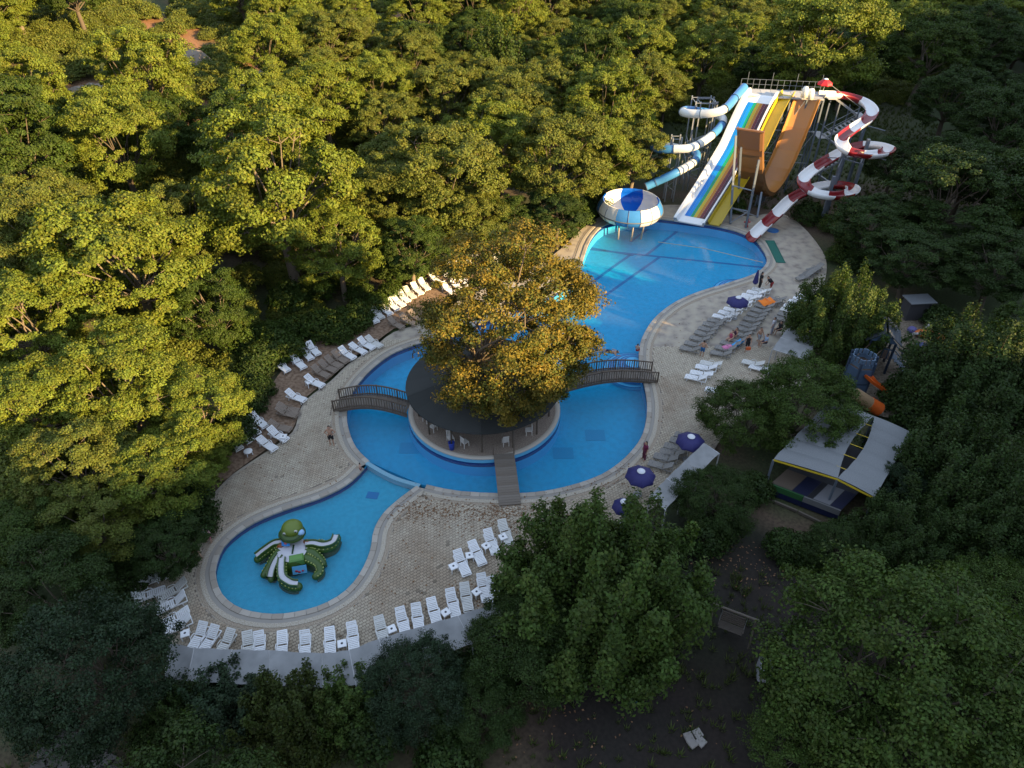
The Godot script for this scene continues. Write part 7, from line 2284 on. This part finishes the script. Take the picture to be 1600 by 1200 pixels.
		["yellow-green tree, first from left, seventh tier up, slope along the top", -66.2, -105.3, 4.73, 10.33, "sunny", "broad", 3, ""],
		["mid green tree, second from left, seventh tier up, slope along the top", -59.6, -108.5, 4.98, 12.30, "green", "broad", 149, ""],
		["yellow-green tree, third from left, seventh tier up, slope along the top", -41.1, -121.3, 5.14, 11.20, "sunny", "broad", 324, ""],
		["yellow-green tree, fourth from left, seventh tier up, slope along the top", 1.3, -158.8, 5.49, 12.98, "sunny", "broad", 212, ""],
		["olive tree, fifth from left, seventh tier up, slope along the top", 8.3, -167.3, 5.06, 11.70, "olive", "broad", 296, ""],
		["olive tree, first from left, first tier up, woods behind the slides", 16.8, -101.7, 5.03, 11.26, "olive", "broad", 4, ""],
		["olive tree, second from left, first tier up, woods behind the slides", 14.0, -81.0, 4.44, 9.53, "olive", "broad", 72, ""],
		["mid green tree, third from left, first tier up, woods behind the slides", 21.8, -130.4, 4.81, 12.70, "green", "broad", 64, ""],
		["yellow-green tree, fourth from left, first tier up, woods behind the slides", 25.6, -121.7, 3.95, 10.10, "sunny", "broad", 299, ""],
		["yellow-green tree, fifth from left, first tier up, woods behind the slides", 37.3, -127.0, 4.28, 7.58, "sunny", "broad", 36, ""],
		["mid green tree, sixth from left, first tier up, woods behind the slides", 45.2, -127.0, 4.24, 7.48, "green", "broad", 335, ""],
		["yellow-green tree, seventh from left, first tier up, woods behind the slides", 51.6, -131.5, 4.36, 7.55, "sunny", "broad", 96, ""],
		["mid green tree, eighth from left, first tier up, woods behind the slides", 51.2, -114.8, 4.55, 9.21, "green", "broad", 316, ""],
		["dark green tree, ninth from left, first tier up, woods behind the slides", 55.2, -121.8, 5.54, 9.62, "deep", "broad", 185, ""],
		["mid green tree, first from left, second tier up, woods behind the slides", 19.0, -143.2, 5.07, 11.59, "green", "broad", 116, ""],
		["yellow-green tree, second from left, second tier up, woods behind the slides", 21.5, -137.1, 4.70, 11.14, "sunny", "broad", 347, ""],
		["olive tree, third from left, second tier up, woods behind the slides", 32.5, -133.3, 5.28, 9.21, "olive", "broad", 145, ""],
		["olive tree, fourth from left, second tier up, woods behind the slides", 37.5, -144.4, 4.33, 9.26, "olive", "broad", 251, ""],
		["yellow-green tree, fifth from left, second tier up, woods behind the slides", 40.8, -133.8, 5.30, 11.13, "sunny", "broad", 24, ""],
		["olive tree, sixth from left, second tier up, woods behind the slides", 44.5, -143.4, 5.26, 10.14, "olive", "broad", 298, ""],
		["olive tree, seventh from left, second tier up, woods behind the slides", 55.5, -139.3, 5.08, 9.02, "olive", "broad", 353, ""],
		["yellow-green tree, eighth from left, second tier up, woods behind the slides", 60.6, -133.5, 4.27, 8.86, "sunny", "broad", 39, ""],
		["yellow-green tree, ninth from left, second tier up, woods behind the slides", 63.6, -138.8, 3.80, 6.98, "sunny", "broad", 268, ""],
		["yellow-green tree, first from left, third tier up, woods behind the slides", 25.3, -144.4, 3.85, 10.20, "sunny", "broad", 97, ""],
		["olive tree, second from left, third tier up, woods behind the slides", 28.6, -150.3, 3.97, 10.50, "olive", "broad", 53, ""],
		["yellow-green tree, third from left, third tier up, woods behind the slides", 33.5, -158.7, 5.02, 10.15, "sunny", "broad", 131, ""],
		["olive tree, fourth from left, third tier up, woods behind the slides", 43.2, -152.0, 5.40, 11.55, "olive", "broad", 238, ""],
		["olive tree, fifth from left, third tier up, woods behind the slides", 47.1, -158.6, 4.00, 7.85, "olive", "broad", 343, ""],
		["yellow-green tree, sixth from left, third tier up, woods behind the slides", 54.8, -158.8, 5.28, 11.21, "sunny", "broad", 357, ""],
		["mid green tree, seventh from left, third tier up, woods behind the slides", 51.4, -146.1, 5.20, 9.29, "green", "broad", 357, ""],
		["olive tree, eighth from left, third tier up, woods behind the slides", 59.5, -145.6, 4.78, 9.03, "olive", "broad", 224, ""],
		["mid green tree, ninth from left, third tier up, woods behind the slides", 62.1, -151.3, 3.65, 7.01, "green", "broad", 235, ""],
		["yellow-green tree, first from left, fourth tier up, woods behind the slides", 24.2, -161.0, 4.27, 10.94, "sunny", "broad", 58, ""],
		["mid green tree, second from left, fourth tier up, woods behind the slides", 26.7, -168.0, 3.89, 9.02, "green", "broad", 261, ""],
		["yellow-green tree, third from left, fourth tier up, woods behind the slides", 41.2, -164.4, 4.30, 8.66, "sunny", "broad", 198, ""],
		["olive tree, fourth from left, fourth tier up, woods behind the slides", 47.2, -167.5, 4.71, 9.41, "olive", "broad", 129, ""],
		["yellow-green tree, fifth from left, fourth tier up, woods behind the slides", 57.3, -170.6, 5.20, 8.80, "sunny", "broad", 324, ""],
		["mid green tree, sixth from left, fourth tier up, woods behind the slides", 61.3, -162.7, 5.55, 10.61, "green", "broad", 91, ""],
		["yellow-green tree, seventh from left, fourth tier up, woods behind the slides", 68.9, -162.6, 3.97, 7.58, "sunny", "broad", 50, ""],
		["yellow-green tree, eighth from left, fourth tier up, woods behind the slides", 77.0, -169.1, 4.78, 9.58, "sunny", "broad", 56, ""],
		["yellow-green tree, ninth from left, fourth tier up, woods behind the slides", 75.5, -162.3, 4.21, 7.39, "sunny", "broad", 53, ""],
		["mid green tree, first from left, fifth tier up, woods behind the slides", 32.2, -170.8, 4.59, 8.51, "green", "broad", 211, ""],
		["yellow-green tree, second from left, fifth tier up, woods behind the slides", 34.8, -181.0, 5.02, 9.95, "sunny", "broad", 288, ""],
		["yellow-green tree, third from left, fifth tier up, woods behind the slides", 41.3, -177.5, 5.10, 10.66, "sunny", "broad", 57, ""],
		["yellow-green tree, fourth from left, fifth tier up, woods behind the slides", 51.8, -177.5, 5.45, 10.29, "sunny", "broad", 181, ""],
		["yellow-green tree, fifth from left, fifth tier up, woods behind the slides", 58.6, -182.7, 4.47, 8.35, "sunny", "broad", 206, ""],
		["mid green tree, sixth from left, fifth tier up, woods behind the slides", 63.7, -176.4, 4.15, 7.64, "green", "broad", 201, ""],
		["olive tree, seventh from left, fifth tier up, woods behind the slides", 71.1, -177.0, 3.72, 6.71, "olive", "broad", 148, ""],
		["olive tree, eighth from left, fifth tier up, woods behind the slides", 77.4, -181.3, 3.96, 7.81, "olive", "broad", 195, ""],
		["olive tree, ninth from left, fifth tier up, woods behind the slides", 80.6, -174.8, 4.27, 7.96, "olive", "broad", 5, ""],
		["yellow-green tree, first from left, sixth tier up, woods behind the slides", 23.6, -177.2, 4.70, 12.47, "sunny", "broad", 20, ""],
		["olive tree, second from left, sixth tier up, woods behind the slides", 38.3, -189.1, 4.43, 8.86, "olive", "broad", 152, ""],
		["mid green tree, third from left, sixth tier up, woods behind the slides", 45.2, -187.8, 4.27, 7.99, "green", "broad", 85, ""],
		["mid green tree, fourth from left, sixth tier up, woods behind the slides", 53.2, -191.8, 5.52, 11.81, "green", "broad", 272, ""],
		["yellow-green tree, fifth from left, sixth tier up, woods behind the slides", 60.1, -192.4, 4.83, 8.85, "sunny", "broad", 87, ""],
		["olive tree, sixth from left, sixth tier up, woods behind the slides", 66.9, -185.6, 3.90, 7.22, "olive", "broad", 296, ""],
		["yellow-green tree, seventh from left, sixth tier up, woods behind the slides", 73.7, -186.3, 4.66, 9.35, "sunny", "broad", 86, ""],
		["olive tree, eighth from left, sixth tier up, woods behind the slides", 81.8, -188.4, 3.95, 7.36, "olive", "broad", 33, ""],
		["mid green tree, ninth from left, sixth tier up, woods behind the slides", 84.4, -182.8, 4.07, 8.73, "green", "broad", 171, ""],
		["olive tree, first from left, seventh tier up, woods behind the slides", 40.3, -194.7, 3.92, 8.19, "olive", "broad", 139, ""],
		["mid green tree, second from left, seventh tier up, woods behind the slides", 46.2, -195.2, 5.12, 10.01, "green", "broad", 120, ""],
		["olive tree, third from left, seventh tier up, woods behind the slides", 54.8, -199.6, 5.05, 9.11, "olive", "broad", 275, ""],
		["olive tree, fourth from left, seventh tier up, woods behind the slides", 68.4, -201.3, 4.40, 9.40, "olive", "broad", 80, ""],
		["yellow-green tree, fifth from left, seventh tier up, woods behind the slides", 71.6, -195.2, 5.46, 11.16, "sunny", "broad", 241, ""],
		["olive tree, sixth from left, seventh tier up, woods behind the slides", 76.3, -201.0, 5.60, 10.55, "olive", "broad", 300, ""],
		["yellow-green tree, seventh from left, seventh tier up, woods behind the slides", 80.0, -195.5, 4.45, 9.48, "sunny", "broad", 162, ""],
		["olive tree, eighth from left, seventh tier up, woods behind the slides", 89.0, -200.2, 3.80, 7.28, "olive", "broad", 181, ""],
		["olive tree, ninth from left, seventh tier up, woods behind the slides", 88.2, -192.7, 5.24, 11.30, "olive", "broad", 332, ""],
		["olive tree, first from left, eighth tier up, woods behind the slides", 29.0, -188.8, 4.63, 9.74, "olive", "broad", 217, ""],
		["yellow-green tree, second from left, eighth tier up, woods behind the slides", 49.2, -201.9, 3.84, 7.83, "sunny", "broad", 65, ""],
		["dark small leafy shrub beside the left deck of the children's pool, first from left", -23.2, -17.3, 1.47, 1.97, "deep", "shrub", 50, ""],
		["dark small leafy shrub beside the left deck of the children's pool, second from left", -22.7, -25.6, 1.69, 2.26, "deep", "shrub", 45, ""],
		["dark small leafy shrub beside the left deck of the children's pool, third from left", -20.6, -22.1, 1.44, 2.07, "deep", "shrub", 251, ""],
		["dark small leafy shrub beside the left deck of the children's pool, fourth from left", -17.5, -16.4, 1.10, 1.52, "deep", "shrub", 351, ""],
		["dark small leafy shrub beside the left deck of the children's pool, fifth from left", -21.8, -27.0, 1.27, 1.43, "deep", "shrub", 257, ""],
		["dark leafy shrub beside the left deck of the children's pool, sixth from left", -21.0, -31.1, 2.11, 3.17, "deep", "shrub", 40, ""],
		["dark leafy shrub beside the left deck of the children's pool, seventh from left", -20.1, -29.8, 1.79, 2.25, "deep", "shrub", 19, ""],
		["dark small leafy shrub on the bank above the left loungers, first from left", -20.9, -37.1, 1.40, 1.95, "deep", "shrub", 260, ""],
		["dark small leafy shrub on the bank above the left loungers, second from left", -21.1, -39.2, 1.64, 2.08, "deep", "shrub", 250, ""],
		["dark leafy shrub on the bank above the left loungers, third from left", -20.3, -38.4, 1.95, 2.50, "deep", "shrub", 256, ""],
		["dark small leafy shrub on the bank above the left loungers, fourth from left", -21.1, -42.2, 1.36, 1.68, "deep", "shrub", 352, ""],
		["bright leafy shrub on the bank above the left loungers, fifth from left", -22.6, -49.0, 2.04, 2.69, "green", "shrub", 1, ""],
		["dark small leafy shrub on the bank above the left loungers, sixth from left", -21.0, -44.6, 1.46, 1.67, "deep", "shrub", 261, ""],
		["dark small leafy shrub on the bank above the left loungers, seventh from left", -19.8, -41.6, 1.38, 2.12, "deep", "shrub", 229, ""],
		["dark leafy shrub on the bank above the left loungers, eighth from left", -20.9, -45.9, 1.81, 2.13, "deep", "shrub", 313, ""],
		["dark small leafy shrub on the bank above the left loungers, ninth from left", -19.7, -43.4, 1.37, 2.00, "deep", "shrub", 41, ""],
		["dark leafy shrub on the bank above the left loungers, tenth from left", -20.7, -47.2, 1.95, 2.51, "deep", "shrub", 241, ""],
		["bright leafy shrub on the bank above the left loungers, eleventh from left", -21.0, -50.9, 1.93, 2.12, "green", "shrub", 15, ""],
		["bright leafy shrub on the bank above the left loungers, twelfth from left", -19.8, -48.6, 2.15, 2.74, "green", "shrub", 314, ""],
		["bright small leafy shrub on the bank above the left loungers, thirteenth from left", -18.7, -48.6, 1.63, 2.61, "green", "shrub", 114, ""],
		["bright leafy shrub on the bank above the left loungers, fourteenth from left", -20.6, -56.2, 2.02, 3.13, "green", "shrub", 282, ""],
		["bright small leafy shrub on the bank above the left loungers, fifteenth from left", -19.3, -51.9, 1.42, 2.18, "green", "shrub", 211, ""],
		["bright small leafy shrub on the bank above the left loungers, sixteenth from left", -19.4, -56.2, 1.61, 2.55, "green", "shrub", 231, ""],
		["bright leafy shrub on the bank above the left loungers, seventeenth from left", -18.2, -58.5, 1.81, 2.85, "green", "shrub", 203, ""],
		["bright leafy shrub on the bank above the left loungers, eighteenth from left", -16.5, -51.9, 2.24, 2.68, "green", "shrub", 186, ""],
		["bright small leafy shrub on the bank above the left loungers, nineteenth from left", -15.0, -51.1, 1.39, 1.86, "green", "shrub", 121, ""],
		["bright leafy shrub on the bank above the left loungers, twentieth from left", -14.7, -53.0, 1.81, 2.33, "green", "shrub", 183, ""],
		["bright small leafy shrub on the bank above the left loungers, twenty-first from left", -16.2, -61.0, 1.47, 2.05, "green", "shrub", 80, ""],
		["bright leafy shrub on the bank above the left loungers, twenty-second from left", -13.9, -53.2, 1.72, 2.14, "green", "shrub", 181, ""],
		["bright small leafy shrub on the bank above the left loungers, twenty-third from left", -14.4, -57.9, 1.54, 2.09, "green", "shrub", 150, ""],
		["bright small leafy shrub on the bank above the left loungers, twenty-fourth from left", -13.8, -54.0, 1.61, 2.30, "green", "shrub", 66, ""],
		["bright small leafy shrub on the bank above the left loungers, twenty-fifth from left", -12.4, -56.2, 1.35, 1.84, "green", "shrub", 99, ""],
		["dark leafy shrub in the near garden, first from left", -6.5, -16.7, 1.83, 2.72, "deep", "shrub", 253, ""],
		["bright small leafy shrub on the bank above the left loungers, twenty-sixth from left", -12.6, -62.3, 1.62, 2.42, "green", "shrub", 186, ""],
		["bright small leafy shrub on the bank above the left loungers, twenty-seventh from left", -11.5, -58.5, 1.45, 1.78, "green", "shrub", 333, ""],
		["bright leafy shrub on the bank above the left loungers, twenty-eighth from left", -10.1, -62.3, 2.21, 3.00, "green", "shrub", 135, ""],
		["bright leafy shrub on the bank above the left loungers, twenty-ninth from left", -9.0, -63.6, 1.97, 2.45, "green", "shrub", 144, ""],
		["bright leafy shrub on the bank above the left loungers, thirtieth from left", -7.2, -65.6, 2.01, 2.92, "green", "shrub", 294, ""],
		["bright leafy shrub on the bank above the left loungers, thirty-first from left", -5.3, -67.0, 1.73, 2.32, "green", "shrub", 263, ""],
		["dark small leafy shrub in the near garden, second from left", -2.6, -19.7, 1.58, 1.90, "deep", "shrub", 162, ""],
		["bright small leafy shrub on the bank above the left loungers, thirty-second from left", -2.7, -69.2, 1.47, 1.87, "green", "shrub", 110, ""],
		["dark small leafy shrub in the near garden, third from left", -1.4, -21.1, 1.22, 1.56, "deep", "shrub", 271, ""],
		["dark small leafy shrub in the near garden, fourth from left", -0.7, -19.3, 1.36, 2.00, "deep", "shrub", 74, ""],
		["bright small leafy shrub at the far pool bank, first from left", 3.4, -69.2, 1.39, 1.69, "green", "shrub", 282, ""],
		["bright leafy shrub at the far pool bank, second from left", 5.5, -70.8, 1.73, 2.47, "green", "shrub", 243, ""],
		["bright leafy shrub at the far pool bank, third from left", 7.5, -74.0, 1.96, 2.78, "green", "shrub", 249, ""],
		["bright leafy shrub at the far pool bank, fourth from left", 9.7, -77.8, 2.20, 2.72, "green", "shrub", 21, ""],
		["dark leafy shrub in the near garden, fifth from left", 6.8, -21.1, 1.78, 2.27, "deep", "shrub", 11, ""],
		["dark small leafy shrub in the near garden, sixth from left", 8.5, -23.1, 1.12, 1.77, "deep", "shrub", 188, ""],
		["dark small leafy shrub in the near garden, seventh from left", 9.7, -28.0, 1.16, 1.67, "deep", "shrub", 347, ""],
		["dark small leafy shrub in the near garden, eighth from left", 11.8, -28.5, 1.59, 2.39, "deep", "shrub", 82, ""],
		["dark small leafy shrub in the near garden, ninth from left", 13.2, -29.5, 1.38, 1.76, "deep", "shrub", 39, ""],
		["bright small leafy shrub at the far pool bank, fifth from left", 25.9, -77.4, 1.30, 1.95, "green", "shrub", 265, ""],
		["dark small leafy shrub in the near garden, tenth from left", 16.7, -28.0, 1.44, 1.94, "deep", "shrub", 132, ""],
		["dark small leafy shrub in the near garden, eleventh from left", 18.1, -27.5, 1.58, 1.95, "deep", "shrub", 175, ""],
		["bright small leafy shrub at the far pool bank, sixth from left", 35.2, -72.4, 1.52, 2.22, "green", "shrub", 322, ""],
		["bright small leafy shrub at the far pool bank, seventh from left", 33.5, -65.6, 1.39, 2.12, "green", "shrub", 312, ""],
		["bright small leafy shrub at the far pool bank, eighth from left", 36.1, -69.2, 1.70, 2.24, "green", "shrub", 151, ""],
		["dark small leafy shrub in the near garden, twelfth from left", 21.0, -29.0, 1.43, 1.80, "deep", "shrub", 350, ""],
		["dark small leafy shrub around the playground, first from left", 34.6, -63.6, 1.50, 1.79, "deep", "shrub", 56, ""],
		["dark small leafy shrub around the playground, second from left", 26.3, -37.1, 1.57, 1.94, "deep", "shrub", 331, ""],
		["dark small leafy shrub in the near garden, thirteenth from left", 23.0, -29.0, 1.20, 1.82, "deep", "shrub", 119, ""],
		["dark leafy shrub around the playground, third from left", 29.9, -42.2, 1.99, 3.03, "deep", "shrub", 320, ""],
		["dark leafy shrub around the playground, fourth from left", 30.3, -39.9, 2.29, 3.01, "deep", "shrub", 69, ""],
		["dark small leafy shrub around the playground, fifth from left", 37.9, -53.0, 1.63, 2.43, "deep", "shrub", 134, ""]
	]
	var n := 0
	for t in rows:
		var set_of: Array = models[t[6]]
		var m: Dictionary = set_of[n % set_of.size()]
		n += 1
		var o := base(names_of[t[6]], t[0], "shrub" if t[6] in ["shrub", "feather"] else "tree", Vector3(t[1], land(t[1], t[2]) - 0.1, t[2]), deg_to_rad(t[7]), t[8])
		var s: Vector2 = size[t[6]]
		o.scale = Vector3(t[3] / s.y, t[4] / s.x, t[3] / s.y)
		put("trunk", m.trunk, bark if t[6] == "broad" and (n < 22 or n % 6 == 0) else bark2, o)
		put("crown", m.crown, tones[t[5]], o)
	# low growth on the forest floor, more than anyone could count
	var spots := []
	for i in 6000:
		var x := rng.randf_range(-125, 90)
		var z := rng.randf_range(-215, -18)
		var u := (x + 18) * -0.908 + (z + 40) * -0.418
		var far := z < -104 and x > -30
		if u < 5.5 and not far: continue
		if x > 36 and z > -118: continue
		if inside(Vector2(x, z), deck_outer) or absf(x) > -z * 0.95 + 24: continue
		var bare := false
		for c in CLEARINGS:
			if Vector2(x, z).distance_to(Vector2(c.x, c.y)) < c.z * 0.9: bare = true
		if not bare: spots.append(Vector3(x, land(x, z) - 0.2, z))
	scatter("undergrowth", "green bushes and ferns covering the forest floor", spots, models.shrub[0].crown, tones.olive, 0.6, 1.25)
	# grass on the meadow behind the slides and in the garden
	var blade := SurfaceTool.new()
	blade.begin(Mesh.PRIMITIVE_TRIANGLES)
	blade.set_smooth_group(-1)
	for k in 9:
		var a := k * 2.4
		var d := Vector3(cos(a), 0, sin(a))
		var w := Vector3(-d.z, 0, d.x) * 0.03
		blade.set_color(Color(1, 1, 1) * (0.7 + 0.03 * k))
		tri(blade, d * 0.05 - w, d * 0.05 + w, d * (0.12 + 0.02 * k) + UPV * (0.3 + 0.02 * (k % 4)))
	blade.generate_normals()
	var tufts := []
	for i in 9000:
		var p := Vector3(rng.randf_range(24, 64), 0, rng.randf_range(-128, -78)) if i < 7600 else Vector3(rng.randf_range(-24, 26), 0, rng.randf_range(-27, -13))
		if inside(Vector2(p.x, p.z), grown(deck_outer, 0.0) if i == 0 else deck_outer): continue
		p.y = land(p.x, p.z) - 0.12
		tufts.append(p)
	scatter("grass", "tufts of grass on the meadow and the shady lawn", tufts, blade.commit(), leaf_mat("grass_leaf", 0.075, 0.10, 0.025), 0.7, 1.6)

func scatter(called: String, label: String, at: Array, mesh: Mesh, m: Material, lo: float, hi: float) -> void:
	var mm := MultiMesh.new()
	mm.transform_format = MultiMesh.TRANSFORM_3D
	mm.mesh = mesh
	mm.instance_count = at.size()
	for i in at.size():
		var s := rng.randf_range(lo, hi)
		mm.set_instance_transform(i, Transform3D(Basis(UPV, rng.randf() * TAU).scaled(Vector3(s, s * rng.randf_range(0.7, 1.1), s)), at[i]))
	var o := MultiMeshInstance3D.new()
	o.name = called
	o.multimesh = mm
	o.material_override = m
	add_child(o)
	tag(o, label, "plants", "", "stuff")
